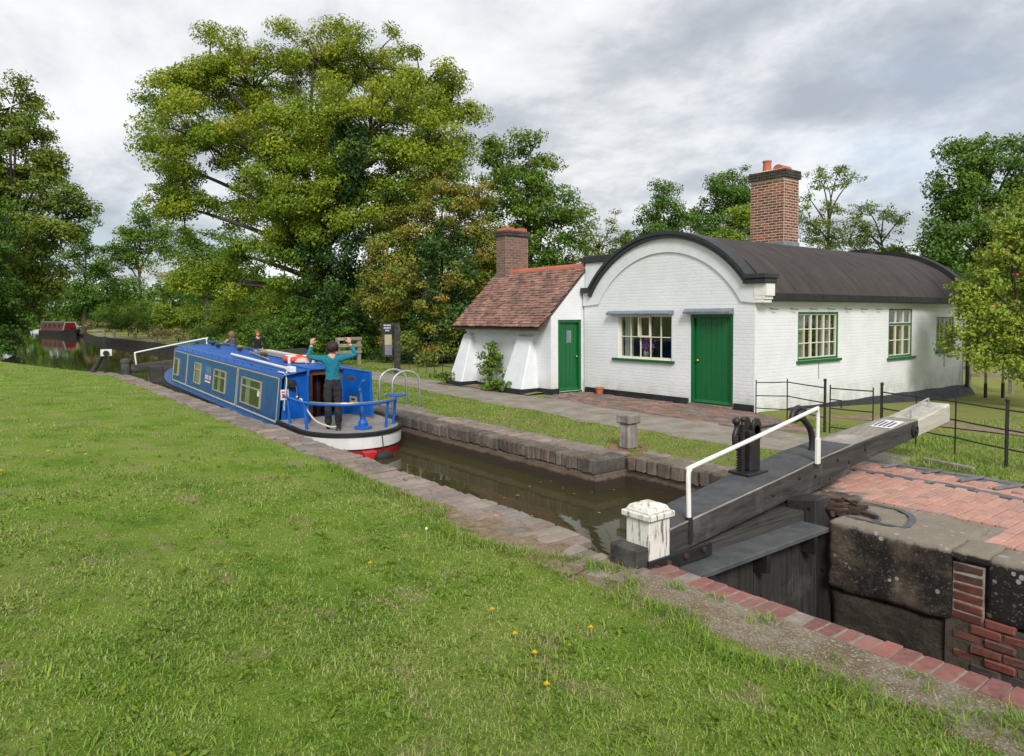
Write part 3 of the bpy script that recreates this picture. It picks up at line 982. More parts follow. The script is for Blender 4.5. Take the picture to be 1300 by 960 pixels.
# far wall upstream of the gate
fwall = empty('lock_wall', (-15, 7.0, 0), 'far lock wall of stained brick with dark coping beside the boat', 'wall')
body = MB()
body.span((-27.4, 6.77, -3.2), (-11.62, 7.50, -0.19))
body.span((-11.615, 6.76, -3.2), (-6.86, 7.51, -0.20))
body.span((-6.855, 7.36, -3.2), (-3.60, 7.80, -0.201))
body.build('wall_face', M['lock_wall'], fwall)
items = []
x = -27.3
while x < -11.75:                                     # long dark coping stones
    w = min(U(0.8, 1.25), -11.64 - x)
    items.append(((x + w / 2, 6.75 + 0.20, -0.075 + U(-.01, .01)), U(-.008, .008), (w / 1.0 * 0.985, 1, 1)))
    x += w
pieces(fwall, 'coping_stone', items, (1.0, 0.42, 0.23), M['coping_stone'], bevel=0.035, jit=0.006)
items = []
x = -27.3
while x < -11.7:
    w = U(0.10, 0.13)
    items.append(((x + w / 2, 7.34 , -0.045 + U(-.01, .006)), U(-.06, .06), (w / 0.12 * .95, 0.9, 1)))
    x += w
x = -11.6
while x < -6.95:
    w = U(0.105, 0.14)
    for row, (yc, dp) in enumerate(((7.20, 0.24), (7.43, 0.20))):
        items.append(((x + w / 2, yc + U(-.01, .01), -0.045 + U(-.012, .010)), U(-.06, .06), (w / 0.12 * 0.95, dp / 0.25, 1)))
    x += w
pieces(fwall, 'sett', items, (0.12, 0.25, 0.11), M['sett'], bevel=0.014, jit=0.006, k=8)
items = []
x = -11.6
while x < -6.95:                                      # rounded black headers along the arris
    w = min(U(0.105, 0.135), -6.87 - x)
    items.append(((x + w / 2, 6.90 + U(-.012, .012), -0.095 + U(-.012, .012)), U(-.05, .05), (w / 0.12 * 0.96, U(.97, 1.03), 1)))
    x += w
x = -6.80
while x < -3.75:
    w = min(U(0.13, 0.26), -3.65 - x)
    items.append(((x + w / 2, 7.47 + U(-.012, .012), -0.09 + U(-.012, .012)), U(-.05, .05), (w / 0.12 * 0.96, 1.05, 1)))
    x += w
pieces(fwall, 'header_brick', items, (0.12, 0.32, 0.21), M['coping_header'], bevel=0.022, jit=0.010, k=8)
items = []
x = -6.80
while x < -3.75:
    w = U(0.105, 0.14)
    items.append(((x + w / 2, 7.74, -0.045 + U(-.012, .010)), U(-.06, .06), (w / 0.12 * 0.95, 0.8, 1)))
    x += w
pieces(fwall, 'sett', items, (0.12, 0.25, 0.11), M['sett'], bevel=0.014, jit=0.006, k=8)
sbox('corner_fill', (-6.93, 7.361, -0.30), (-6.76, 7.75, -0.03), M['coping_stone'], fwall, bevel=0.01)
sbox('corner_stone', (-7.16, 6.738, -0.22), (-6.852, 7.36, 0.012), M['coping_stone'], fwall, bevel=0.03)

# far wall downstream of the gate: great stones, a brick column, brick courses
dwall = empty('lock_wall', (-1.5, 7.0, 0), 'lock wall of two great lichened stones with red bricks between', 'wall')
body = MB()
body.span((-3.45, 6.66, -3.2), (12, 7.3, -0.55))
body.build('wall_face', M['lock_wall'], dwall)


def stone(name, a, b, mat, parent, jit=0.008):
    # rounded box on an even grid, then weathered by noise
    a, b = Vector(a), Vector(b)
    ext = b - a
    r = min(0.048, min(ext) * 0.3)
    mb = MB()
    for ax in range(3):
        p_, q_ = [k for k in range(3) if k != ax]
        n1, n2 = max(3, int(ext[p_] / 0.06)), max(3, int(ext[q_] / 0.06))
        for side in (0, 1):
            vv, ff = [], []
            for i in range(n1 + 1):
                for k in range(n2 + 1):
                    c = [0, 0, 0]
                    c[ax] = (a if side == 0 else b)[ax]
                    c[p_] = a[p_] + ext[p_] * i / n1
                    c[q_] = a[q_] + ext[q_] * k / n2
                    c = Vector(c)
                    inn = Vector([min(max(c[m_], a[m_] + r), b[m_] - r) for m_ in range(3)])
                    d = c - inn
                    vv.append(inn + d.normalized() * r if d.length > 1e-6 else c)
            for i in range(n1):
                for k in range(n2):
                    t_ = i * (n2 + 1) + k
                    ff.append((t_, t_ + 1, t_ + n2 + 2, t_ + n2 + 1))
            mb.add(vv, ff)
    me = mb.mesh(name, mat)
    bm = bmesh.new()
    bm.from_mesh(me)
    bmesh.ops.remove_doubles(bm, verts=bm.verts, dist=0.0008)
    bmesh.ops.recalc_face_normals(bm, faces=bm.faces)
    bm.to_mesh(me)
    bm.free()
    o = mesh_obj(name, me, parent)
    from mathutils import noise as mn
    for v in o.data.vertices:
        q = v.co
        v.co = q + Vector((mn.noise(q * 4.0), mn.noise(q * 4.0 + Vector((9, 0, 0))), mn.noise(q * 4.0 + Vector((0, 9, 0))))) * 0.020 + Vector((mn.noise(q * 13), mn.noise(q * 13 + Vector((5, 0, 0))), mn.noise(q * 13 + Vector((0, 5, 0))))) * 0.012
    return smooth_angle(o, 70)


stone('stone_block', (-3.46, 6.55, -0.66), (-2.355, 7.59, 0.003), M['stone'], dwall)
stone('stone_block', (-2.12, 6.56, -0.56), (-0.55, 6.98, -0.005), M['stone'], dwall)
stone('stone_block', (-0.53, 6.56, -0.54), (1.05, 6.98, -0.002), M['stone'], dwall)
stone('stone_block', (1.07, 6.56, -0.54), (2.7, 6.98, -0.004), M['stone'], dwall)
stone('stone_cap', (-2.39, 6.56, -0.10), (-2.09, 7.0, 0.0), M['stone'], dwall, 0.012)
stone('quoin_stone', (-3.44, 6.585, -1.9), (-2.37, 6.9, -0.645), M['slime'], dwall)
red, grim = [], []
for k in range(16):
    z = -0.15 - 0.082 * k
    if k < 5:
        red.append(((-2.24, 6.66, z), U(-.02, .02), (1, 1, 1)))
    else:
        x = -2.36 + (0.0 if k % 2 else -0.10)
        while x < 2.8:
            w = 0.235
            if x > -2.45 and not (z > -0.60 and x > -1.98):
                (red if x < -1.62 - 0.08 * (k - 5) * 0 and k < 10 and random.random() < 0.92 - 0.25 * (x > -1.95) else grim).append(((x + w / 2, 6.66 + U(-.008, .008), z + U(-.004, .004)), U(-.02, .02), (1, 1, 1)))
            x += w
pieces(dwall, 'brick', red, (0.222, 0.21, 0.072), M['red_wall_brick'], bevel=0.010, jit=0.006, k=8)
pieces(dwall, 'brick', grim, (0.222, 0.21, 0.072), M['grime_brick'], bevel=0.010, jit=0.005)
sbox('mortar_core', (-2.355, 6.563, -0.56), (-2.125, 6.7, -0.11), M['mortar_wall'], dwall)
sbox('mortar_core', (-2.41, 6.566, -1.5), (2.8, 6.7, -0.562), M['mortar_dark'], dwall)
MB().span((-3.60, 6.62, -3.0), (-3.452, 7.36, -0.12)).build('hollow_quoin', M['gate_board'], dwall)

# stone slab round the heel post with two cut grooves

def groove(pts, w=0.028):
    pts = curve_pts(pts, 6)
    A, B = [], []
    for i, p in enumerate(pts):
        t = (pts[min(i + 1, len(pts) - 1)] - pts[max(i - 1, 0)]).normalized()
        n = Vector((-t.y, t.x, 0))
        A.append(p + n * w)
        B.append(p - n * w)
    MB().ribbon(A, B, (0, 0, 0.010)).build('lead_groove', M['old_lead'], dwall)


groove([(-3.42, 7.42, 0.004), (-3.15, 7.40, 0.004), (-2.95, 7.20, 0.004), (-2.86, 6.86, 0.004)])
groove([(-3.44, 7.12, 0.004), (-3.28, 7.08, 0.004), (-3.16, 6.95, 0.004), (-3.12, 6.82, 0.004)])
groove([(-3.38, 6.78, 0.004), (-3.1, 6.79, 0.004), (-2.85, 6.83, 0.004)], 0.018)

# brick paved landing beyond the slab
pave = tag(MB().prism([(-4.62, 7.58, -0.1), (-2.39, 7.58, -0.1), (-2.39, 6.96, -0.1), (4.0, 6.96, -0.1), (4.0, 9.2, -0.1), (-1.6, 9.35, -0.1), (-3.0, 9.72, -0.1), (-4.62, 9.78, -0.1)], (0, 0, 0.078)).build('paved_landing', M['mortar_grey']), kind='structure')


def pave_far(x):
    return 9.75 - max(0, x + 3.0) * 0.24


items, blue = [], []
row = 0
x = -4.56
while x < 3.5:
    y = 6.975 if x > -2.37 else 7.615
    if row % 2:
        if y < pave_far(x) - 0.3:
            items.append(((x + 0.053, y + 0.052, -0.033 + U(-.0045, .0045)), U(-.012, .012), (1, 0.48, 1)))
        y += 0.114
    while y < 10:
        y1 = y + 0.215
        ok = (x > -2.37 or y > 7.60) and y1 < pave_far(x) - 0.12
        if ok:
            ring = abs(pave_far(x + .05) - (y + 0.108) - 0.70) < 0.155
            if not ring:
                items.append(((x + 0.053, y + 0.108, -0.033 + U(-.0045, .0045)), U(-.012, .012), (1, 1, 1)))
        y += 0.228
    x += 0.1145
    row += 1
pieces(pave, 'brick', items, (0.104, 0.216, 0.065), M['pave_brick'], bevel=0.006, jit=0.002)
items2 = []
x = -4.6
while x < 3.4:                                        # dark edging along the grass
    for off_ in (0.055, 0.65, 0.76):
        (blue if off_ != 0.65 else items2).append(((x + 0.11, pave_far(x + 0.11) - off_, -0.030 + U(-.003, .003)), math.pi / 2 - (0.235 if x > -3 else 0), (1, 1, 1)))
    x += 0.226
pieces(pave, 'brick', items2, (0.104, 0.216, 0.065), M['pave_brick'], bevel=0.006, jit=0.002)
pieces(pave, 'edging_brick', blue, (0.104, 0.216, 0.065), M['blue_brick'], bevel=0.006, jit=0.002)
for (xa, ya, xb, yb) in ((-4.18, 9.30, -4.13, 9.69), (-3.70, 9.33, -3.64, 9.70), (-3.26, 9.22, -3.17, 9.67), (-2.87, 9.10, -2.73, 9.59), (-2.45, 8.98, -2.28, 9.45), (-2.0, 8.9, -1.8, 9.33)):
    a = math.atan2(yb - ya, xb - xa)
    l = math.hypot(xb - xa, yb - ya)
    MB().box(((xa + xb) / 2, (ya + yb) / 2, 0.014), (l, 0.06, 0.035), a).build('heel_grip', M['blue_brick'], pave, bevel=0.012)

# worn brick apron before the cottage, with a stone kerb by the fence
apron = tag(MB().prism([(-13.3, 11.3, -0.08), (-11.0, 10.82, -0.08), (-8.4, 10.78, -0.08), (-7.0, 10.9, -0.08), (-6.5, 11.6, -0.08), (-7.6, 12.3, -0.08), (-8.3, 12.72, -0.08), (-13.3, 12.72, -0.08)], (0, 0, 0.065)).build('brick_apron', M['mortar_grey']), kind='structure')
items = []
row = 0
y = 10.86
while y < 12.68:
    x = -13.25 + (row % 2) * 0.11
    while x < -6.7:
        lo = 11.32 + (-13.3 - x) * 0.205 if x < -11 else (10.84 if x < -8.4 else 10.86 + (x + 8.4) * 0.10)
        hi = 12.68 if x < -8.4 else 12.68 - (x + 8.4) * 0.62
        if lo < y and y + 0.1 < hi:
            items.append(((x + 0.108, y + 0.055, -0.022 + U(-.010, .009)), U(-.03, .03), (1, 1, 1)))
        x += 0.228
    y += 0.117
    row += 1
pieces(apron, 'brick', items, (0.216, 0.105, 0.06), M['apron_brick'], bevel=0.010, jit=0.004, k=8)
sbox('kerb_stone', (-7.72, 10.72, -0.06), (-7.06, 10.86, 0.035), M['slab'], apron, bevel=0.015, jit=0.006)
MB().box((-6.62, 11.12, -0.01), (1.05, 0.16, 0.09), 0.45).build('kerb_stone', M['slab'], apron, bevel=0.015, jit=0.006)

# dark piled edge of the pound along the far bank
pil = empty('canal_edging', (-57, 11.3, 0), 'dark piled edge of the canal along the far bank', 'edging')
pts = [p for p in FAR if p[0] <= -27.0][:7]
for (xa, ya), (xb, yb) in zip(pts, pts[1:]):
    L = math.hypot(xb - xa, yb - ya)
    nseg_ = max(1, int(L / 2.5))
    for q in range(nseg_):
        t0_, t1_ = q / nseg_, (q + 1) / nseg_
        p0_ = (xa + (xb - xa) * t0_, ya + (yb - ya) * t0_)
        p1_ = (xa + (xb - xa) * t1_, ya + (yb - ya) * t1_)
        MB().box(((p0_[0] + p1_[0]) / 2, (p0_[1] + p1_[1]) / 2 - 0.06, -0.42), (L / nseg_ - 0.02, 0.12, 1.0 + U(-.02, .02)), math.atan2(yb - ya, xb - xa)).build('pile_board', M['gate_board'], pil)

# ------------------------------------------------------------------ cottage
HX0, HX1, HY0, HY1 = -13.3, -8.28, 12.7, 23.4
cot = empty('cottage', (-10.7, 18, 0), 'white painted brick cottage with black barrel roof and green front door', 'house')


def wall(name, o, u, L, top, openings, mat, parent, z0=-0.3, depth=0.2, inward=None, extra=(), n_cols=1):
    """flat wall: o origin, u direction along it, inward = vector into the building; openings (s0,s1,za,zb) with reveals"""
    o, u, inward = Vector(o), Vector(u), Vector(inward)
    ss = sorted(set([0, L] + [a for op in openings for a in op[:2]] + list(extra)))
    mb = MB()

    def pt(s, z, d=0.0):
        return o + u * s + Vector((0, 0, z)) + inward * d

    for a, b in zip(ss, ss[1:]):
        mid = (a + b) / 2
        ops = sorted([op for op in openings if op[0] < mid < op[1]], key=lambda q: q[2])
        lo = z0
        for op in ops:
            mb.add([pt(a, lo), pt(b, lo), pt(b, op[2]), pt(a, op[2])], [(0, 1, 2, 3)])
            lo = op[3]
        mb.add([pt(a, lo), pt(b, lo), pt(b, top(b)), pt(a, top(a))], [(0, 1, 2, 3)])
    for (a, b, za, zb) in openings:
        for (p, q, r, s_) in (((a, za), (b, za), (b, za), (a, za)), ((a, zb), (b, zb), (b, zb), (a, zb)), ((a, za), (a, zb), (a, zb), (a, za)), ((b, za), (b, zb), (b, zb), (b, za))):
            mb.add([pt(*p), pt(*q), pt(r[0], r[1], depth), pt(s_[0], s_[1], depth)], [(0, 1, 2, 3)])
    return mb.build(name, mat, parent)


ACX, ACZ, AR = -10.67, 1.0, 2.75                      # circle under the gable coping


def arc_top(x, R=AR, cz=ACZ):
    d = R * R - (x - ACX) ** 2
    return cz + math.sqrt(max(d, 0.0))


def front_top(s):
    x = HX0 + s
    return max(2.63, arc_top(x) + 0.03) if x > -12.95 else 2.58


WF = (-12.09, -10.42, 0.94, 2.0)
DF = (-9.90, -8.79, 0.03, 2.0)
wall('front_wall', (HX0, HY0, 0), (1, 0, 0), HX1 - HX0, front_top,
     [(WF[0] - HX0, WF[1] - HX0, WF[2], WF[3]), (DF[0] - HX0, DF[1] - HX0, DF[2], DF[3])], M['white_brick'], cot, inward=(0, 1, 0),
     extra=[(-12.95 - HX0), (-12.94 - HX0)] + [i * 0.12 for i in range(3, 41)])
SW = [(14.33, 16.08, 0.97, 2.04), (18.63, 20.0, 0.86, 2.12), (21.55, 22.75, 0.93, 1.89)]
wall('side_wall', (HX1, HY0, 0), (0, 1, 0), HY1 - HY0, lambda s: 2.42, [(a - HY0, b - HY0, c, d) for a, b, c, d in SW], M['white_brick'], cot, z0=-0.8, inward=(-1, 0, 0))
wall('side_wall', (HX0 + 0.02, HY0, 0), (0, 1, 0), HY1 - HY0, lambda s: 2.42, [], M['white_brick'], cot, z0=-0.8, inward=(1, 0, 0))
wall('rear_wall', (HX0, HY1, 0), (1, 0, 0), HX1 - HX0, lambda s: max(2.4, arc_top(HX0 + s, 3.05, 0.75)), [], M['white_brick'], cot, z0=-0.8, inward=(0, -1, 0), extra=[i * 0.2 for i in range(1, 25)])
# rooms behind the glass
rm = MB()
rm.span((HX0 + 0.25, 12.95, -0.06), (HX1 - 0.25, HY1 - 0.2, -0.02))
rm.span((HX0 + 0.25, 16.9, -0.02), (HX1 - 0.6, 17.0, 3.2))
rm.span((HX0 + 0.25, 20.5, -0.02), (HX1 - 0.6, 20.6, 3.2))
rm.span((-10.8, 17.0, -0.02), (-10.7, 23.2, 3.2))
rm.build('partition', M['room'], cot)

# plaster band following the arch, proud of the bricks
n = 40
Rin, czi = 2.44, 0.99
offs = [-2.08 + 4.16 * i / n for i in range(n + 1)]
A = [(HX0 + 0.0, 12.70, 2.23)] + [(ACX + d, 12.70, czi + math.sqrt(Rin ** 2 - d * d)) for d in offs] + [(HX1, 12.70, 2.23)]
B = [(HX0 + 0.0, 12.70, 2.60)] + [(ACX + d * (2.62 if d < 0 else 2.22) / 2.08, 12.70, max(2.6, arc_top(ACX + d * (2.62 if d < 0 else 2.22) / 2.08) if abs(d * (2.62 if d < 0 else 2.22) / 2.08) < 2.6 else 2.6)) for d in offs] + [(HX1, 12.70, 2.64)]
MB().ribbon(A, B, (0, -0.04, 0)).build('arch_band', M['white_render'], cot)

# black coping: two stepped rolls over the arch, with a level return at the right
for k, (ri, ro, y0, y1) in enumerate(((2.745, 2.825, 12.58, 12.98), (2.826, 2.90, 12.545, 13.02))):
    a0, a1 = math.acos(-2.33 / ri), math.acos(2.215 / ri)
    L1, L2 = [], []
    for i in range(49):
        a = a0 + (a1 - a0) * i / 48
        L1.append((ACX + ri * math.cos(a), y0, ACZ + ri * math.sin(a)))
        L2.append((ACX + ro * math.cos(a), y0, ACZ + ro * math.sin(a)))
    MB().ribbon(L1, L2, (0, y1 - y0, 0)).build('gable_coping', M['cap'], cot)
sbox('coping_return', (-8.50, 12.572, 2.625), (-7.96, 12.98, 2.72), M['cap'], cot, bevel=0.01)
sbox('coping_return', (-8.46, 12.532, 2.722), (-7.93, 13.01, 2.82), M['cap'], cot, bevel=0.01)
sbox('coping_foot', (-13.31, 12.56, 2.56), (-12.98, 12.98, 2.70), M['cap'], cot, bevel=0.01)
sbox('kneeler', (-8.279, 12.66, 2.235), (-8.06, 12.95, 2.30), M['white_paint'], cot)
sbox('kneeler', (-8.278, 12.655, 2.302), (-8.03, 12.951, 2.37), M['white_paint'], cot)
sbox('kneeler', (-8.277, 12.65, 2.372), (-7.99, 12.952, 2.622), M['white_paint'], cot)
# straight parapet to the left of the arch
sbox('parapet', (-13.32, 12.76, 2.2), (-11.9, 13.0, 3.34), M['white_render'], cot)
sbox('parapet_coping', (-13.36, 12.70, 3.342), (-11.8, 13.06, 3.52), M['cap'], cot, bevel=0.015)

# barrel roof
RR, RCZ = 3.09, 0.75
ae = math.acos(2.62 / RR)
V, F = [], []
na, ny = 40, 24
for j in range(ny + 1):
    y = 12.96 + (23.42 - 12.96) * j / ny
    for i in range(na + 1):
        a = ae + (math.pi - 2 * ae) * i / na
        V.append((ACX + RR * math.cos(a), y, RCZ + RR * math.sin(a) + 0.008 * math.sin(y * 3 + i)))
for j in range(ny):
    for i in range(na):
        a = j * (na + 1) + i
        F.append((a, a + 1, a + na + 2, a + na + 1))
roof = smooth_angle(MB().add(V, F).build('roof', M['felt'], cot), 60)
for j in range(1, 11):                                # lapped felt edges
    y = 12.98 + j * 0.97
    L1 = [(ACX + (RR - 0.004) * math.cos(ae + (math.pi - 2 * ae) * i / 30), y + 0.02 * math.sin(i * .7), RCZ + (RR - 0.004) * math.sin(ae + (math.pi - 2 * ae) * i / 30)) for i in range(31)]
    L2 = [(ACX + (RR + 0.002) * math.cos(ae + (math.pi - 2 * ae) * i / 30), y + 0.02 * math.sin(i * .7), RCZ + (RR + 0.002) * math.sin(ae + (math.pi - 2 * ae) * i / 30)) for i in range(31)]
    MB().ribbon(L1, L2, (0, 0.055, 0)).build('felt_lap', M['felt'], roof)
sbox('fascia', (-8.14, 12.97, 2.27), (-8.035, 23.42, 2.44), M['tar'], roof, bevel=0.012)
sbox('fascia', (-13.31, 13.1, 2.27), (-13.22, 23.42, 2.44), M['tar'], roof)
sbox('eaves_course', (-8.279, 12.97, 2.19), (-8.20, 23.40, 2.27), M['white_brick'], cot)
# far gable coping
a0, a1 = math.acos(-2.66 / 3.2), math.acos(2.66 / 3.2)
L1 = [(ACX + 3.06 * math.cos(a0 + (a1 - a0) * i / 40), 23.25, 0.74 + 3.06 * math.sin(a0 + (a1 - a0) * i / 40)) for i in range(41)]
L2 = [(ACX + 3.24 * math.cos(a0 + (a1 - a0) * i / 40), 23.25, 0.74 + 3.24 * math.sin(a0 + (a1 - a0) * i / 40)) for i in range(41)]
MB().ribbon(L1, L2, (0, 0.35, 0)).build('gable_coping', M['tar'], cot)
sbox('coping_return', (-8.5, 23.22, 2.40), (-7.96, 23.62, 2.60), M['tar'], cot, bevel=0.015)
MB().tube([(-8.17, 23.52, 2.35), (-8.17, 23.52, -0.5)], 0.05, 10).build('downpipe', M['iron'], cot)
MB().tube([(-8.22, 23.30, 0.6), (-8.22, 23.30, -0.2)], 0.018, 8).build('waste_pipe', M['galv'], cot)
for k in range(9):                                    # little iron hooks below the eaves
    y = 13.25 + k * 0.78
    MB().tube([(-8.28, y, 2.12), (-8.20, y, 2.10), (-8.19, y + 0.16, 2.10)], 0.008, 5).build('iron_hook', M['iron'], cot)
for (y, z) in ((15.2, 0.95), (22.1, 0.88)):
    MB().tube([(-8.268, y, z), (-8.268, y, z - 0.42)], 0.010, 6).build('overflow_pipe', M['galv'], cot)
# tarred plinth: thin at the front, a swelling apron along the side as the ground falls away
for (a, b) in ((HX0 + 0.05, DF[0] - 0.03), (DF[1] + 0.03, HX1 - 0.0)):
    sbox('plinth', (a, 12.665, -0.05), (b, 12.698, 0.13), M['tar'], cot, bevel=0.006)
mb = MB()
prev = None
for k in range(0, 29):
    y = 13.9 + (23.75 - 13.9) * k / 28
    zt = -0.06 - 0.004 * k + 0.012 * math.sin(k * 1.3)
    w = 0.02 + 0.24 * min(1, k / 10)
    zb = far_z(-7.5, y) - 0.1
    ring = [(HX1 - 0.02, y, zt + 0.03), (HX1 + 0.05, y, zt + 0.025), (HX1 + 0.05 + 0.35 * w, y, zt - 0.05), (HX1 + w * 0.8 + 0.02 * math.sin(k * 2.1), y, (zt + zb) / 2), (HX1 + w * 1.2, y, zb)]
    if prev:
        for i in range(4):
            mb.add([prev[i], prev[i + 1], ring[i + 1], ring[i]], [(0, 1, 2, 3)])
    prev = ring
mb.add([prev[0], prev[1], prev[2], prev[3], prev[4], (HX1 - 0.02, 23.75, prev[4][2])], [(0, 1, 2, 3, 4, 5)])
smooth_angle(mb.build('plinth', M['tar'], cot), 50)


def window(o, u, nrm, W, z0, z1, cols, rows, frame_mat, bar_mat, parent, inset=0.07, casements=1, transom=None, fw_=0.045, curtain=None, sill=None, open_part=None):
    """timber window: frame is the part; bars, casements, panes, curtains are its pieces"""
    o, u, nrm = Vector(o), Vector(u), Vector(nrm)

    def bx(mb, s0, s1, za, zb, d0, d1):
        c = o + u * ((s0 + s1) / 2) + Vector((0, 0, (za + zb) / 2)) + nrm * ((d0 + d1) / 2)
        return mb.box(c, (abs(u.x) * (s1 - s0) + abs(nrm.x) * (d1 - d0), abs(u.y) * (s1 - s0) + abs(nrm.y) * (d1 - d0), zb - za))

    i0 = -inset
    fr = MB()
    bx(fr, 0.003, fw_, z0, z1, i0 - 0.05, i0 + 0.04)
    bx(fr, W - fw_, W - 0.003, z0, z1, i0 - 0.05, i0 + 0.04)
    bx(fr, fw_ + .001, W - fw_ - .001, z0, z0 + fw_, i0 - 0.05, i0 + 0.038)
    bx(fr, fw_ + .001, W - fw_ - .001, z1 - fw_, z1 - 0.003, i0 - 0.05, i0 + 0.038)
    if transom:
        bx(fr, fw_ + .001, W - fw_ - .001, transom, transom + 0.045, i0 - 0.048, i0 + 0.036)
    root = fr.build('window', frame_mat, parent)
    s0, s1 = fw_, W - fw_
    zs = [z0 + fw_, z1 - fw_]
    if transom:
        h = (transom - zs[0]) / (rows - 1)
        bands = [(zs[0], transom, rows - 1), (transom + 0.045, zs[1], 1)]
    else:
        bands = [(zs[0], zs[1], rows)]
    for (za, zb, nr) in bands:
        per = cols // casements
        for cidx in range(casements):
            ca = s0 + (s1 - s0) * cidx / casements
            cb = s0 + (s1 - s0) * (cidx + 1) / casements
            cw = 0.022
            cm = MB()
            bx(cm, ca + .001, ca + cw, za, zb, i0 - 0.03, i0 + 0.022)
            bx(cm, cb - cw, cb - .001, za, zb, i0 - 0.03, i0 + 0.022)
            bx(cm, ca + cw + .0005, cb - cw - .0005, za + .001, za + cw, i0 - 0.03, i0 + 0.021)
            bx(cm, ca + cw + .0005, cb - cw - .0005, zb - cw, zb - .001, i0 - 0.03, i0 + 0.021)
            cm.build('casement', bar_mat, root)
            ia, ib, ja, jb = ca + cw, cb - cw, za + cw, zb - cw
            for k in range(1, per):
                s = ia + (ib - ia) * k / per
                bx(MB(), 0, 0, 0, 0, 0, 0)
                m = MB()
                bx(m, s - 0.010, s + 0.010, ja + .001, jb - .001, i0 - 0.02, i0 + 0.016)
                m.build('glazing_bar', bar_mat, root)
            for k in range(1, nr):
                z = ja + (jb - ja) * k / nr
                m = MB()
                bx(m, ia + .001, ib - .001, z - 0.010, z + 0.010, i0 - 0.019, i0 + 0.014)
                m.build('glazing_bar', bar_mat, root)
            for k in range(per):
                for r in range(nr):
                    m = MB()
                    bx(m, ia + (ib - ia) * k / per + .011, ia + (ib - ia) * (k + 1) / per - .011, ja + (jb - ja) * r / nr + .011, ja + (jb - ja) * (r + 1) / nr - .011, i0 - 0.006, i0 - 0.002)
                    m.build('pane', M['glass'], root)
    for (ca, cb) in (curtain or []):
        m = MB()
        A, B = [], []
        kk = 24
        for k in range(kk + 1):
            s = ca + (cb - ca) * k / kk
            p = o + u * s - nrm * (inset + 0.13 + 0.022 * math.sin(k * 1.9))
            A.append(p + Vector((0, 0, z0 + 0.02)))
            B.append(p + Vector((0, 0, z1 - 0.02)))
        m.ribbon(A, B, -nrm * 0.004).build('curtain', M['curtain'], root)
    if sill:
        m = MB()
        bx(m, sill[0], sill[1], z0 - 0.065, z0 - 0.002, i0 - 0.03, 0.06)
        m.build('sill', frame_mat if len(sill) < 3 else sill[2], root, bevel=0.006)
    return root


wfr = window((WF[0], HY0, 0), (1, 0, 0), (0, -1, 0), WF[1] - WF[0], WF[2], WF[3], 5, 2, M['cream'], M['cream'], cot, fw_=0.03, curtain=[(0.04, 0.30)], sill=(-0.17, WF[1] - WF[0] + 0.09, M['green']), casements=1)
# an opening light standing in the third pane of the upper row
m = MB()
for (a, b, c, d) in ((0.64, 0.67, 1.46, 1.97), (0.99, 1.02, 1.46, 1.97), (0.67, 0.99, 1.46, 1.50), (0.67, 0.99, 1.935, 1.97)):
    m.span((WF[0] + a, 12.70, c), (WF[0] + b, 12.735, d))
m.build('opening_light', M['cream'], wfr)
MB().prism([(-12.35, 12.70, 2.10), (-12.35, 12.60, 2.085), (-12.35, 12.52, 2.03), (-12.35, 12.53, 2.00), (-12.35, 12.70, 2.02)], (1.99, 0, 0)).build('drip_board', M['lead'], cot)
MB().prism([(-9.99, 12.70, 2.13), (-9.99, 12.60, 2.115), (-9.99, 12.53, 2.06), (-9.99, 12.54, 2.01), (-9.99, 12.70, 2.02)], (1.21, 0, 0)).build('drip_board', M['lead'], cot)
window((HX1, SW[0][0], 0), (0, 1, 0), (1, 0, 0), 1.75, SW[0][2], SW[0][3], 6, 3, M['green'], M['cream'], cot, casements=3, inset=0.05, curtain=[(0.33, 0.6), (1.2, 1.45), (1.5, 1.7)], sill=(-0.06, 1.83))
window((HX1, SW[1][0], 0), (0, 1, 0), (1, 0, 0), 1.37, SW[1][2], SW[1][3], 3, 3, M['green'], M['cream'], cot, casements=3, transom=1.70, inset=0.05, curtain=[(0.1, 0.34), (1.0, 1.3)], sill=(-0.08, 1.52))
window((HX1, SW[2][0], 0), (0, 1, 0), (1, 0, 0), 1.2, SW[2][2], SW[2][3], 4, 2, M['green'], M['cream'], cot, casements=2, inset=0.05, curtain=[(0.1, 0.3)], sill=(-0.05, 1.25))


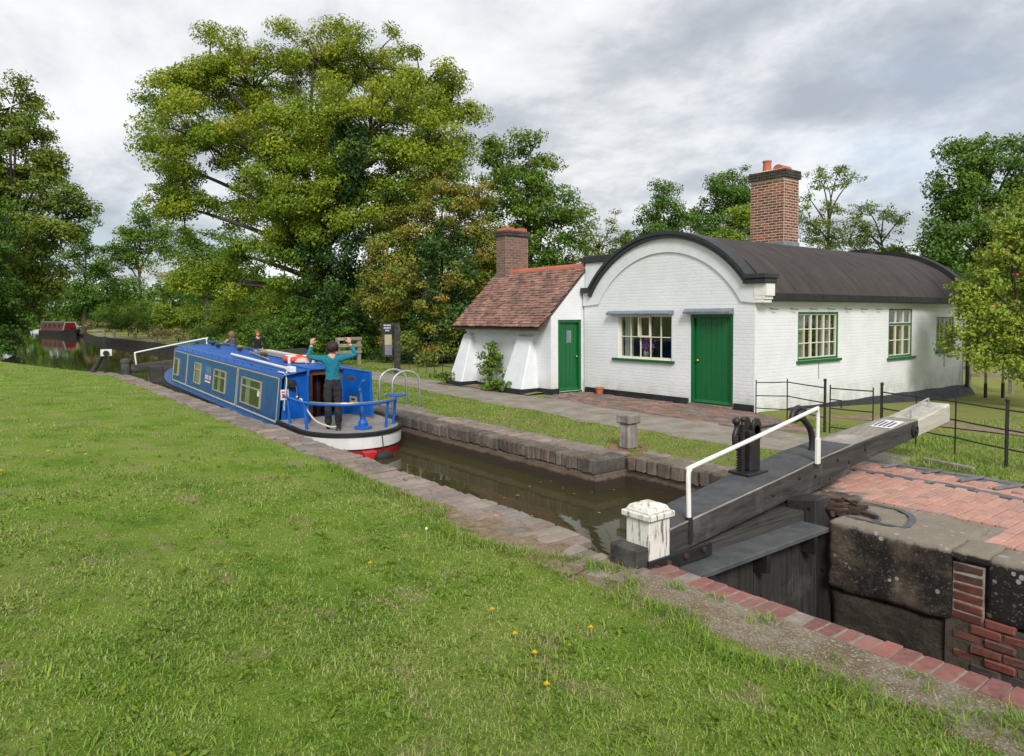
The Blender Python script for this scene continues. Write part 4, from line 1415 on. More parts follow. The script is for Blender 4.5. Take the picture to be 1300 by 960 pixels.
def door(o, u, nrm, W, z0, z1, parent, planks=6, knob=0.15, knob_z=0.95, hatch=None, lean=0.0):
    o, u, nrm = Vector(o), Vector(u), Vector(nrm)
    B3 = lambda s0, s1, za, zb, d0, d1: (o + u * ((s0 + s1) / 2) + Vector((0, 0, (za + zb) / 2)) + nrm * ((d0 + d1) / 2),
                                         (abs(u.x) * (s1 - s0) + abs(nrm.x) * abs(d1 - d0), abs(u.y) * (s1 - s0) + abs(nrm.y) * abs(d1 - d0), zb - za))
    fr = MB()
    fr.box(*B3(0.003, 0.075, z0, z1 - .001, -0.14, -0.02))
    fr.box(*B3(W - 0.075, W - 0.003, z0, z1 - .001, -0.14, -0.02))
    fr.box(*B3(0.076, W - 0.076, z1 - 0.075, z1 - 0.002, -0.139, -0.022))
    fr.box(*B3(0.003, W - 0.003, z0 - 0.03, z0 - .002, -0.14, 0.03))
    root = fr.build('door', M['green'], parent, bevel=0.004)
    a, b = 0.078, W - 0.078
    for k in range(planks):
        s0 = a + (b - a) * k / planks
        s1 = a + (b - a) * (k + 1) / planks
        MB().box(*B3(s0 + 0.003, s1 - 0.003, z0 + 0.005, z1 - 0.08, -0.115, -0.085 + U(-.002, .002))).build('plank', M['green'], root, bevel=0.006)
    MB().box(*B3(a, b, z0 + 0.005, z1 - 0.08, -0.135, -0.112)).build('ledge', M['green'], root)
    MB().prism([o + u * (a) + nrm * -0.085 + Vector((0, 0, z0 + 0.09)), o + u * a + nrm * -0.04 + Vector((0, 0, z0 + 0.04)), o + u * a + nrm * -0.085 + Vector((0, 0, z0 + 0.01))], u * (b - a)).build('weather_board', M['green'], root)
    kc = o + u * knob + Vector((0, 0, knob_z)) + nrm * -0.045
    m = MB()
    m.ball(kc, 0.033)
    m.tube([kc, kc - nrm * 0.05], 0.013, 8)
    m.build('knob', M['brass'], root, smooth=True)
    if hatch:
        MB().box(*B3(hatch[0], hatch[1], hatch[2], hatch[3], -0.09, -0.072)).build('grille', M['lead'], root, bevel=0.004)
    return root


door((DF[0], HY0, 0), (1, 0, 0), (0, -1, 0), DF[1] - DF[0], DF[2], DF[3], cot, planks=7, knob=0.17, knob_z=0.98)
for k in range(10):                                   # brick step below the door
    MB().box((DF[0] + 0.055 + k * 0.112, 12.66, 0.0), (0.104, 0.16, 0.075)).build('step_brick', M['apron_brick'], cot, bevel=0.008, jit=0.003)


def chimney(parent, x0, x1, y0, y1, z0, z1, mat, mortar, oversail, row=0.0775, name='chimney'):
    ch = MB().span((x0 - 0.001, y0 - 0.001, z0 - 0.4), (x1 + 0.001, y1 + 0.001, z1)).build(name, mortar, parent)
    it = []
    nrow = int((z1 - z0) / row)
    Lb = 0.222

    def course(z, ex, off, sc=1.0):
        xa, xb, ya, yb = x0 - ex, x1 + ex, y0 - ex, y1 + ex
        for (along, length, fixed, sgn) in (('x', xb - xa, ya, 1), ('x', xb - xa, yb, -1), ('y', yb - ya, xb, -1), ('y', yb - ya, xa, 1)):
            s = 0.0
            start = Lb / 2 if (off ^ (along == 'y')) else Lb
            first = True
            while s < length - 0.03:
                w = min(start if first else Lb + 0.012, length - s)
                first = False
                if w > 0.03:
                    c = s + w / 2
                    if along == 'x':
                        it.append(((xa + c, fixed + sgn * 0.045, z), 0.0, ((w - 0.017) / Lb, 1, sc)))
                    else:
                        it.append(((fixed + sgn * 0.0451, ya + c, z), math.pi / 2, ((w - 0.017) / Lb, 1, sc)))
                s += w
    for k in range(nrow):
        course(z0 + row * (k + 0.5), 0.0, k % 2 == 0)
    pieces(ch, 'brick', it, (Lb, 0.10, row - 0.019), mat, bevel=0.003, jit=0.001)
    it = []
    for k in range(oversail):
        course(z1 + row * (k + 0.5), 0.035 if k < oversail - 1 or oversail < 3 else 0.03, k % 2 == 0)
    MB().span((x0 + 0.01, y0 + 0.01, z1 - 0.005), (x1 - 0.01, y1 - 0.01, z1 + row * oversail - 0.01)).build('cap_core', mortar, ch)
    pieces(ch, 'brick', it, (Lb, 0.16, row - 0.010), M['grime_brick'], bevel=0.005, jit=0.002)
    return ch


ch = chimney(cot, -11.9, -10.85, 18.0, 18.74, 4.03, 5.80, M['chim_brick'], M['mortar'], 3)
zt = 5.80 + 3 * 0.0775
MB().hexa([(-11.9, 18.0, zt), (-10.85, 18.0, zt), (-10.85, 18.74, zt), (-11.9, 18.74, zt), (-11.7, 18.15, zt + .06), (-11.05, 18.15, zt + .06), (-11.05, 18.6, zt + .06), (-11.7, 18.6, zt + .06)]).build('flaunching', M['mortar'], ch)
MB().lathe([(0.135, 0), (0.135, 0.05), (0.125, 0.06), (0.112, 0.30), (0.128, 0.31), (0.128, 0.35), (0.10, 0.35), (0.09, 0.1)], (-11.62, 18.37, zt + 0.03), 18).build('chimney_pot', M['terracotta'], ch, smooth=False)
half = [(0.15 * math.cos(math.pi * i / 10), 0.0, 0.13 * math.sin(math.pi * i / 10)) for i in range(11)]
MB().prism([(-11.12 + p[0], 18.1, zt + 0.04 + p[2]) for p in half], (0, 0.5, 0)).build('pot_hood', M['terracotta'], ch)
sbox('flashing', (-11.93, 17.97, 3.70), (-10.82, 18.77, 4.03), M['lead'], ch, bevel=0.008)
# flue stub at the far end
sbox('flue_stub', (-11.3, 22.6, 3.6), (-10.7, 23.0, 4.05), M['tar'], cot, bevel=0.02)

# things behind the front window
pot = empty('flower_pot', (-11.35, 12.88, 0.95), 'pot of pink flowers standing inside the front window', 'plant')
MB().lathe([(0.05, 0), (0.075, 0.13), (0.08, 0.15), (0.06, 0.15)], (-11.35, 12.90, 0.96), 14).build('pot', M['cream'], pot, smooth=True)
m = MB()
for k in range(46):
    a, rr = U(0, 6.28), U(0.02, 0.24)
    m.ball((-11.35 + rr * math.cos(a) * 1.1, 12.90 + rr * math.sin(a) * 0.35, 1.12 + U(0.0, 0.26) + (0.1 if rr < 0.1 else 0)), U(0.016, 0.03), 6, 4)
m.build('flower_head', M['pink'], pot)
m = MB()
for k in range(9):
    m.tube([(-11.35, 12.9, 1.08), (-11.35 + U(-.2, .2), 12.9 + U(-.05, .05), 1.2 + U(0, .15))], 0.005, 5)
m.build('stem', M['stalk'], pot)
sofa = empty('settee', (-11.2, 14.2, 0), 'dark blue settee seen through the front window', 'sofa')
MB().span((-12.0, 13.5, 0.0), (-10.2, 14.2, 0.55)).build('seat', M['navy'], sofa, bevel=0.06)
MB().span((-12.0, 14.21, 0.0), (-10.2, 14.45, 1.45)).build('backrest', M['navy'], sofa, bevel=0.06)

# ------------------------------------------------------------------ tiled outbuilding
OB = empty('outbuilding', (-15.4, 12.4, 0), 'small white outbuilding with buttresses and red clay tiled roof', 'outbuilding')
OX0, OX1, OY0 = -17.12, -13.36, 11.6
EZ, EY, RZ, RY = 1.70, 11.20, 3.30, 12.86
sl_ = (RZ - EZ) / (RY - EY)
wall('front_wall', (OX0, OY0, 0), (1, 0, 0), OX1 - OX0, lambda s: 2.0, [], M['white_brick'], OB, inward=(0, 1, 0))
DO = (11.84, 12.66, 0.04, 1.88)
wall('end_wall', (OX1, OY0, 0), (0, 1, 0), 1.26, lambda s: EZ + (OY0 + s - EY) * sl_ - 0.06, [(DO[0] - OY0, DO[1] - OY0, DO[2], DO[3])], M['white_brick'], OB, inward=(-1, 0, 0))
wall('end_wall', (OX0, OY0, 0), (0, 1, 0), 2.6, lambda s: EZ - 0.06 + (1.26 - abs(s - 1.26) + (OY0 - EY)) * sl_, [], M['white_brick'], OB, inward=(1, 0, 0), extra=[1.26])
wall('rear_wall', (OX0, 14.2, 0), (1, 0, 0), OX1 - OX0, lambda s: 2.0, [], M['white_brick'], OB, inward=(0, -1, 0))
door((OX1, DO[0], 0), (0, 1, 0), (1, 0, 0), DO[1] - DO[0], DO[2], DO[3], OB, planks=5, knob=0.68, knob_z=0.92, hatch=(0.36, 0.52, 1.28, 1.60))
for (xa, xb, xt0, xt1) in ((-17.32, -16.6, -17.16, -16.75), (-14.78, -13.86, -14.6, -14.0)):
    MB().hexa([(xa, 11.02, 0.0), (xb, 11.02, 0.0), (xb, 11.62, 0.0), (xa, 11.62, 0.0), (xt0, 11.5, 1.45), (xt1, 11.5, 1.45), (xt1, 11.62, 1.5), (xt0, 11.62, 1.5)]).build('buttress', M['white_render'], OB, bevel=0.02)
    sbox('plinth', (xa - 0.02, 10.99, -0.1), (xb + 0.02, 11.6, 0.12), M['tar'], OB, bevel=0.01)
sbox('plinth', (-16.58, 11.57, -0.1), (-14.81, 11.61, 0.09), M['tar'], OB)
sbox('plinth', (-13.83, 11.56, -0.1), (-13.34, 11.61, 0.13), M['tar'], OB)
sbox('plinth', (-13.40, 11.57, -0.1), (-13.325, 11.84, 0.13), M['tar'], OB)
ang = math.atan(sl_)
# roof boards, then tiles
up = Vector((0, math.cos(ang), math.sin(ang)))
nr = Vector((0, -math.sin(ang), math.cos(ang)))
e0 = Vector((OX0 - 0.1, EY, EZ))
slen = math.hypot(RY - EY, RZ - EZ)
orf = MB().prism([(OX0 - 0.08, EY + .02, EZ - 0.03), (OX0 - 0.08, RY, RZ - 0.03), (OX0 - 0.08, 14.55, 1.62), (OX0 - 0.08, 14.55, 1.56), (OX0 - 0.08, RY, RZ - 0.10), (OX0 - 0.08, EY + .02, EZ - 0.09)], (OX1 - OX0 + 0.10, 0, 0)).build('roof', M['mortar_dark'], OB)
items = []
rows = int(slen / 0.098)
tr_ = Matrix.Rotation(ang - 0.20, 3, 'X')
for r in range(rows):
    x = OX0 - 0.13 + (0.085 if r % 2 else 0.0)
    while x < OX1 + 0.02:
        c = e0 + up * (r * 0.098 + 0.10 + U(-.006, .006)) + nr * (0.016 + U(-.005, .008))
        items.append(((min(x + 0.08, OX1 - 0.04), c.y, c.z), tr_ @ Matrix.Rotation(U(-.02, .02), 3, 'Z'), (1, 1, 1)))
        x += 0.17
pieces(orf, 'tile', items, (0.160, 0.25, 0.026), M['tile'], bevel=0.004, jit=0.002, k=8)
x = OX0 + 0.55
while x < OX1 - 0.05:
    w = min(0.42, OX1 - 0.02 - x)
    poly = [(x, RY + 0.13 * math.cos(math.pi * i / 8), RZ - 0.06 + 0.12 * math.sin(math.pi * i / 8) + U(-.004, .004)) for i in range(9)]
    MB().prism(poly, (w - 0.012, 0, 0)).build('ridge_tile', M['ridge_tile'], orf)
    x += w
ch2 = chimney(OB, -17.02, -16.55, 12.62, 13.46, 3.05, 4.36, M['old_brick'], M['mortar_grey'], 2)
zt = 4.36 + 2 * 0.0775
for yc in (12.83, 13.25):
    MB().prism([(-17.02, yc + 0.19 * math.cos(math.pi * i / 8), zt + 0.11 * math.sin(math.pi * i / 8)) for i in range(9)], (0.47, 0, 0)).build('chimney_cap_tile', M['ridge_tile'], ch2)
sbox('flashing', (-17.06, 12.58, 2.9), (-16.51, 13.5, 3.10), M['lead'], ch2)
MB().prism([(OX1 - 0.03, RY + 0.1, RZ), (OX1 + 0.02, RY + 0.1, RZ + 0.06), (OX1 + 0.02, EY + .7, EZ + .75), (OX1 - 0.03, EY + .7, EZ + .69)], (0.015, 0, 0)).build('flashing', M['lead'], OB)
sbox('sill_course', (-16.7, 11.57, 1.60), (-14.85, 11.598, 1.69), M['white_brick'], OB)

# ------------------------------------------------------------------ bottom gate
def loft(sections, mat, name, parent, **kw):
    """sections: list of 4 corner points each (front bottom, front top, back top, back bottom)"""
    mb = MB()
    v, f = [], []
    for s in sections:
        v += [Vector(p) for p in s]
    for i in range(len(sections) - 1):
        a, b = 4 * i, 4 * i + 4
        f += [(a + k, a + (k + 1) % 4, b + (k + 1) % 4, b + k) for k in range(4)]
    e = 4 * (len(sections) - 1)
    f += [(0, 3, 2, 1), (e, e + 1, e + 2, e + 3)]
    return mb.add(v, f).build(name, mat, parent, **kw)


# y, front x, top z, depth, width
BS = [(4.44, -3.66, 0.25, 0.23, 0.40), (5.6, -3.79, 0.30, 0.25, 0.44), (6.7, -3.91, 0.35, 0.26, 0.50), (7.4, -3.97, 0.405, 0.26, 0.50), (8.1, -3.99, 0.46, 0.25, 0.46), (8.9, -3.94, 0.55, 0.23, 0.42), (9.58, -3.87, 0.63, 0.215, 0.39), (10.5, -3.84, 0.775, 0.255, 0.37)]


def bsec(i, up=0.0, lo=None, inset=0.0, t=None):
    y, fx, zt, dp, w = BS[i] if t is None else [a + (b - a) * t for a, b in zip(BS[i], BS[i + 1])]
    zb = zt - dp if lo is None else zt + lo
    return [(fx - inset, y, zb), (fx - inset, y, zt + up), (fx - w + inset, y, zt + up), (fx - w + inset, y, zb)]


gate = empty('lock_gate', (-3.8, 4.33, 0), 'bottom lock gate with long black balance beam and white hand rail', 'lock gate')
loft([bsec(i) for i in range(7)], M['black_timber'], 'balance_beam', gate, bevel=0.012)
loft([bsec(i, 0.0, -0.33, 0.01) for i in range(2, 5)], M['black_timber'], 'under_beam', gate, bevel=0.01)
loft([[(p[0] + (0.004 if k < 2 else -0.004), p[1], p[2]) for k, p in enumerate(bsec(6, 0.008))]] + [bsec(7, 0.0)], M['tip_timber'], 'beam_end', gate, bevel=0.02)
loft([bsec(i, 0.012, 0.001, 0.015) for i in range(0, 5)], M['tread'], 'tread', gate)
loft([bsec(4, 0.010, 0.001, 0.006, t=0.02), bsec(4, 0.010, 0.001, 0.006, t=1.0), bsec(6, 0.010, 0.001, 0.006)], M['grey_timber'], 'top_board', gate)
m = MB()
for i in range(4):
    a, b = bsec(i)[1], bsec(i + 1)[1]
    m.tube([(a[0] - 0.002, a[1], a[2] + 0.006), (b[0] - 0.002, b[1], b[2] + 0.006)], 0.009, 6)
m.build('edge_strip', M['grey_timber'], gate)
for (i, t, dz) in ((2, 0.2, -0.08), (2, 0.75, -0.15), (3, 0.5, -0.09), (3, 0.9, -0.17), (1, 0.6, -0.12), (4, 0.35, -0.10)):
    s = bsec(i, t=t)[1]
    MB().lathe([(0.022, 0), (0.022, 0.014), (0.012, 0.02)], (s[0] - 0.003, s[1], s[2] + dz), 8, 'X').build('bolt', M['iron'], gate)
s = bsec(5, t=0.86)[1]
MB().lathe([(0.085, -0.01), (0.085, 0.02), (0.06, 0.028), (0.055, 0.012), (0.03, 0.012), (0.028, 0.04), (0.01, 0.04)], (s[0], s[1], s[2] - 0.115), 18, 'X').build('ring_plate', M['iron'], gate)
s = bsec(6)[1]
npl = sbox('notice_plate', (s[0] - 0.33, 8.98, 0.0), (s[0] - 0.08, 9.36, 0.004), M['paper'], gate)
npl.matrix_basis = Matrix.Translation((0, 9.17, 0.597)) @ Matrix.Rotation(0.118, 4, 'X') @ Matrix.Translation((0, -9.17, 0))
for k in range(4):
    o = sbox('print_line', (s[0] - 0.31 + k * 0.055, 9.02, 0.0045), (s[0] - 0.285 + k * 0.055, 9.32 - 0.05 * (k % 2), 0.0062), M['ink_dark'], npl)
MB().tube(curve_pts([(-3.98, 9.62, 0.62), (-3.98, 9.62, 0.73), (-3.99, 9.66, 0.765), (-4.02, 10.2, 0.84), (-4.02, 10.25, 0.82), (-4.02, 10.25, 0.73)], 4), 0.012, 8).build('grab_handle', M['galv'], gate)
# white mitre post with cap and iron strap
loft([[(-3.665, y, -0.6), (-3.665, y, 0.365), (-3.915, y, 0.365), (-3.915, y, -0.6)] for y in (4.205, 4.455)], M['flake'], 'mitre_post', gate, bevel=0.008)
sbox('post_cap', (-3.945, 4.175, 0.366), (-3.635, 4.485, 0.415), M['flake'], gate, bevel=0.008)
prof = []
mb = MB()
ring0 = [(-3.925, 4.195), (-3.655, 4.195), (-3.655, 4.465), (-3.925, 4.465)]
ring1 = [(-3.90, 4.22), (-3.68, 4.22), (-3.68, 4.44), (-3.90, 4.44)]
ring2 = [(-3.84, 4.28), (-3.74, 4.28), (-3.74, 4.38), (-3.84, 4.38)]
vv = [(x, y, 0.416) for x, y in ring0] + [(x, y, 0.458) for x, y in ring1] + [(x, y, 0.482) for x, y in ring2]
mb.add(vv, [(3, 2, 1, 0)] + [(k + 4 * j, (k + 1) % 4 + 4 * j, (k + 1) % 4 + 4 * j + 4, k + 4 * j + 4) for j in (0, 1) for k in range(4)] + [(8, 9, 10, 11)])
mb.build('cap_crown', M['flake'], gate, bevel=0.01)
m = MB()
m.span((-3.66, 4.18, -0.06), (-3.64, 4.98, 0.055))
m.span((-3.95, 4.178, -0.061), (-3.641, 4.20, 0.054))
m.span((-3.952, 4.201, -0.062), (-3.93, 4.9, 0.053))
m.build('iron_strap', M['iron'], gate, bevel=0.004)
for (y, z) in ((4.26, -0.01), (4.40, 0.0), (4.62, 0.01), (4.85, 0.02)):
    MB().lathe([(0.028, 0), (0.028, 0.018), (0.018, 0.028)], (-3.641, y, z), 8, 'X').build('bolt', M['rust'], gate)
sbox('beam_end_block', (-3.96, 4.06, -0.05), (-3.665, 4.20, 0.16), M['black_timber'], gate, bevel=0.01)
# hand rail
MB().tube(curve_pts([(-3.70, 4.74, 0.27), (-3.70, 4.735, 0.45), (-3.70, 4.73, 0.66), (-3.705, 4.76, 0.70), (-3.72, 4.83, 0.715), (-3.80, 5.9, 0.84), (-3.91, 7.09, 0.975), (-3.915, 7.16, 0.975), (-3.92, 7.195, 0.94), (-3.92, 7.20, 0.8), (-3.92, 7.20, 0.42)], 5), 0.021, 10).build('hand_rail', M['white_paint'], gate, smooth=True)
MB().tube([(-3.70, 4.745, 0.08), (-3.70, 4.742, 0.30)], 0.031, 10).build('rail_socket', M['iron'], gate)
MB().span((-3.90, 7.17, 0.38), (-3.935, 7.235, 0.66)).build('rail_foot', M['white_paint'], gate, bevel=0.005)
# gate leaf: boards, top rail, foot plank, heel post
for k in range(10):
    y = 4.47 + k * 0.213
    MB().span((-3.72, y + 0.004, -3.0), (-3.60 + U(-.006, .006), y + 0.209, -0.13)).build('board', M['gate_board'], gate, bevel=0.006)
sbox('top_rail', (-3.95, 4.46, -0.3), (-3.722, 6.60, 0.02), M['black_timber'], gate, bevel=0.01)
sbox('foot_plank', (-3.75, 4.47, -0.125), (-3.44, 6.56, -0.075), M['tread'], gate, bevel=0.008)
for k in range(3):
    sbox('plank_bracket', (-3.60, 4.72 + k * 0.8, -0.30), (-3.46, 4.78 + k * 0.8, -0.127), M['iron'], gate)
loft([[(-3.60, y, -3.0), (-3.60, y, 0.16), (-3.93, y, 0.10), (-3.93, y, -3.0)] for y in (6.605, 6.90)], M['gate_board'], 'heel_post', gate, bevel=0.02)
# paddle gear
sbox('gear_base', (-4.36, 6.22, 0.345), (-4.10, 6.56, 0.375), M['iron'], gate, bevel=0.006)
m = MB()
m.span((-4.30, 6.34, 0.37), (-4.17, 6.52, 0.80))
m.build('gear_post', M['iron'], gate, bevel=0.012)
m = MB()
m.span((-4.27, 6.255, 0.30), (-4.21, 6.30, 0.86))
for k in range(17):
    m.box((-4.24, 6.243, 0.36 + k * 0.026), (0.055, 0.03, 0.013))
m.build('rack', M['iron'], gate)
head = [(0.0, 0.0), (0.0, 0.15), (0.03, 0.205), (0.08, 0.225), (0.13, 0.205), (0.16, 0.15), (0.16, 0.0)]
MB().prism([(-4.16, 6.36 + a, 0.70 + b) for a, b in head], (-0.03, 0, 0)).build('gear_head', M['iron'], gate, bevel=0.004)
MB().prism([(-4.28, 6.36 + a, 0.70 + b) for a, b in head], (-0.03, 0, 0)).build('gear_head', M['iron'], gate, bevel=0.004)
MB().lathe([(0.05, -0.07), (0.055, -0.03), (0.055, 0.03), (0.05, 0.07)], (-4.23, 6.44, 0.80), 12, 'X').build('pinion', M['rust'], gate)
m = MB()
m.tube(curve_pts([(-4.24, 6.22, 0.62), (-4.24, 6.17, 0.66), (-4.24, 6.16, 0.76), (-4.24, 6.20, 0.84), (-4.24, 6.18, 0.90)], 4), 0.026, 8)
m.ball((-4.24, 6.19, 0.905), 0.042)
m.tube([(-4.24, 6.30, 0.70), (-4.24, 6.31, 0.90)], 0.022, 8)
m.ball((-4.24, 6.31, 0.91), 0.032)
m.build('pawl', M['iron'], gate, smooth=True)
MB().tube([(-4.22, 6.5, 0.80), (-4.22, 7.32, 0.80)], 0.014, 8).build('spindle', M['iron'], gate)
MB().tube(curve_pts([(-4.22, 7.62, 0.40), (-4.22, 7.63, 0.56), (-4.22, 7.57, 0.70), (-4.22, 7.42, 0.82), (-4.22, 7.36, 0.86)], 5), [0.036] * 21, 10).build('curved_arm', M['iron'], gate, smooth=True)
m = MB()
m.tube(curve_pts([(-4.22, 7.18, 0.80), (-4.22, 7.22, 0.90), (-4.22, 7.32, 0.95), (-4.22, 7.42, 0.92)], 5), 0.030, 8)
m.lathe([(0.06, -0.05), (0.065, 0.05)], (-4.22, 7.34, 0.86), 12, 'X')
m.ball((-4.22, 7.44, 0.92), 0.035)
m.build('crank_head', M['iron'], gate, smooth=True)
# anchor irons on the stone
m = MB()
m.box((-3.60, 6.98, 0.045), (0.60, 0.05, 0.028), 0.5)
m.box((-3.55, 6.88, 0.060), (0.52, 0.045, 0.025), 0.62)
m.box((-3.66, 7.05, 0.075), (0.46, 0.05, 0.025), 0.35)
m.box((-3.55, 6.80, 0.040), (0.36, 0.05, 0.03), 0.2)
m.box((-3.38, 6.93, 0.05), (0.10, 0.13, 0.045), 0.5)
m.box((-3.24, 6.92, 0.03), (0.22, 0.035, 0.03), -0.35)
m.box((-3.48, 7.04, 0.085), (0.30, 0.03, 0.02), -0.6)
m.build('anchor_iron', M['rust'], gate, bevel=0.004, jit=0.003)

# ------------------------------------------------------------------ top gate beyond the boat
tg = empty('lock_gate', (-27.6, 4.35, 0), 'far top lock gate with dark beam and white rail by the boat bow', 'lock gate')
MB().lathe([(0.16, -0.6), (0.16, 0.40), (0.19, 0.42), (0.19, 0.50), (0.12, 0.56), (0.05, 0.58)], (-27.6, 4.32, 0), 12).build('mitre_post', M['black_timber'], tg)
loft([[(-27.45, y, zt - d), (-27.45, y, zt), (-27.8, y, zt), (-27.8, y, zt - d)] for y, zt, d in ((4.45, 0.34, 0.24), (6.8, 0.52, 0.26), (10.8, 0.72, 0.26))], M['black_timber'], 'balance_beam', tg, bevel=0.012)
for k in range(4):
    MB().span((-27.42, 5.02 + k * 0.42, -1.0), (-27.30, 5.43 + k * 0.42, 0.26 + U(-.01, .01))).build('board', M['black_timber'], tg, bevel=0.008)
sbox('foot_rail', (-27.44, 4.42, -0.02), (-27.3, 5.0, 0.04), M['black_timber'], tg)
MB().tube(curve_pts([(-27.45, 4.62, 0.32), (-27.45, 4.58, 0.72), (-27.45, 4.60, 0.76), (-27.45, 4.68, 0.78), (-27.45, 5.4, 0.92), (-27.45, 6.9, 1.20), (-27.45, 6.96, 1.15), (-27.45, 6.98, 0.5)], 4), 0.026, 8).build('hand_rail', M['white_paint'], tg, smooth=True)

pg = empty('paddle_gear', (-29.2, 3.6, 0), 'dark ground paddle post with white plate on the near bank', 'paddle gear')
MB().tube([(-29.3, 3.50, 0.0), (-28.75, 3.86, 0.84)], [0.10, 0.07], 8).build('strut', M['black_timber'], pg)
MB().span((-28.82, 3.80, 0.0), (-28.72, 3.90, 1.32)).build('rack', M['iron'], pg, bevel=0.008)
sbox('plate', (-28.73, 3.70, 0.62), (-28.70, 4.05, 0.86), M['white_paint'], pg)
MB().lathe([(0.09, -0.08), (0.10, 0.08)], (-28.68, 3.86, 0.72), 12, 'X').build('pinion', M['iron'], pg)
tag(MB().prism([(-30.0, 3.32, -0.05), (-29.0, 3.4, -0.05), (-27.6, 3.75, -0.05), (-27.6, 4.2, -0.05), (-28.4, 4.1, -0.05), (-29.6, 3.85, -0.05)], (0, 0, 0.07)).build('paving_slab', M['slab'], bevel=0.012), 'pale stone slab under the far paddle post on the near bank', 'slab')

# ------------------------------------------------------------------ bank furniture
b = empty('mooring_bollard', (-7.27, 7.86, 0), 'grey weathered wooden bollard with square cap beside the lock', 'bollard')
loft([[(-7.27 + w, y, -0.02), (-7.27 + w * .96, y, 0.36), (-7.27 - w * .96, y, 0.36), (-7.27 - w, y, -0.02)] for w, y in ((0.105, 7.755), (0.105, 7.965))], M['post_timber'], 'post', b, bevel=0.02)
loft([[(-7.27 + w, y, 0.361), (-7.27 + w, y, 0.50), (-7.27 - w, y, 0.50), (-7.27 - w, y, 0.361)] for w, y in ((0.135, 7.725), (0.135, 7.995))], M['post_timber'], 'cap', b, bevel=0.018)
for k in range(6):
    a = k * 1.05
    MB().box((-7.27 + 0.24 * math.cos(a), 7.86 + 0.24 * math.sin(a), -0.018), (0.2, 0.1, 0.03), a + 1.57).build('base_brick', M['edge_brick'], b, bevel=0.006)

for x, lab in ((-13.72, 'galvanised ladder hoop on the lock side, nearer the boat cabin'), (-13.14, 'galvanised ladder hoop on the lock side, nearer the bollard')):
    h = empty('ladder_hoop', (x, 7.3, 0), lab, 'ladder hoop', 'ladder hoops on the lock side')
    pts = [(x, 7.0, -0.1), (x, 7.0, 0.56)] + [(x, 7.33 - 0.33 * math.cos(a), 0.56 + 0.27 * math.sin(a)) for a in [math.pi * i / 12 for i in range(1, 12)]] + [(x, 7.66, 0.56), (x, 7.66, -0.03)]
    MB().tube(pts, 0.024, 10).build('hoop_tube', M['galv'], h, smooth=True)
    for y in (7.0, 7.66):
        sbox('foot_plate', (x - 0.06, y - 0.06, 0.005), (x + 0.06, y + 0.06, 0.018), M['galv'], h)
tag(sbox('concrete_pad', (-14.2, 6.98, -0.06), (-12.75, 7.75, 0.004), M['slab'], bevel=0.01), 'concrete pad under the two ladder hoops', 'pad')

def sgbox(n_, a, b, m_, p_, **kw):
    k_ = lambda q: (q[0] + 1.5, q[1] - 0.95, q[2] * 0.9)
    return sbox(n_, k_(a), k_(b), m_, p_, **kw)


sg = empty('information_post', (-21.85, 11.8, 0), 'dark information post with cream notice panel beside the towpath', 'sign')
sgbox('post', (-23.46, 12.72, -0.1), (-23.30, 12.90, 1.95), M['black_timber'], sg, bevel=0.01)
sgbox('header', (-23.62, 12.33, 1.55), (-23.50, 12.71, 1.94), M['ink_dark'], sg, bevel=0.008)
sgbox('panel_frame', (-23.60, 12.36, 0.62), (-23.51, 12.71, 1.548), M['black_timber'], sg, bevel=0.008)
for (za, zb, mt) in ((1.10, 1.50, 'notice'), (0.70, 1.09, 'sheet')):
    sgbox('notice', (-23.508, 12.40, za), (-23.500, 12.67, zb), M[mt], sg)
for z, wd in ((1.86, 0.15), (1.76, 0.15), (1.66, 0.09)):
    k = 0
    y = 12.515 - wd
    while y < 12.50 + wd:
        w = U(0.03, 0.05)
        sgbox('lettering', (-23.498, y, z - 0.028), (-23.494, y + w, z + 0.028), M['paper'], sg)
        y += w + 0.022
def stbox(n_, a, b, m_, p_, **kw):
    k_ = lambda q: (q[0] - 3.2, q[1] + 0.35, q[2])
    return sbox(n_, k_(a), k_(b), m_, p_, **kw)


st = empty('stile', (-27.2, 12.4, 0), 'grey wooden stile standing behind the woman with raised arms', 'stile')
for y in (11.55, 12.5):
    stbox('post', (-24.0, y, -0.1), (-23.86, y + 0.13, 1.1), M['rail_timber'], st, bevel=0.01)
for z in (0.45, 0.72, 1.0):
    stbox('rail', (-23.86, 11.52, z), (-23.82, 12.66, z + 0.13), M['rail_timber'], st, bevel=0.008)
stbox('tread', (-24.3, 11.9, 0.32), (-23.5, 12.2, 0.37), M['rail_timber'], st, bevel=0.008)


def railing(name, pts, label, cat, h=0.82, rails=(0.25, 0.50, 0.76), thick=(), sub=None, droop=True):
    f = empty(name, pts[0] + (0,), label, cat)
    full = []
    for i in range(len(pts)):
        x, y = pts[i]
        th = i in thick
        w = 0.025 if th else 0.012
        z = far_z(x, y)
        MB().tube([(x, y, z - 0.15), (x + U(-.004, .004), y, z + h + (0.06 if th else 0))], w * 0.9, 8 if th else 6).build('post', M['iron'], f, smooth=False)
        if th:
            MB().ball((x, y, z + h + 0.07), 0.03, 8, 6).build('finial', M['iron'], f, smooth=True)
        if i:
            x0, y0 = pts[i - 1]
            for r in rails:
                MB().tube([(x0, y0, far_z(x0, y0) + r), ((x + x0) / 2, (y + y0) / 2, (far_z(x, y) + far_z(x0, y0)) / 2 + r - (0.003 if droop else 0)), (x, y, z + r)], 0.011, 6).build('rail', M['iron'], f)
    return f


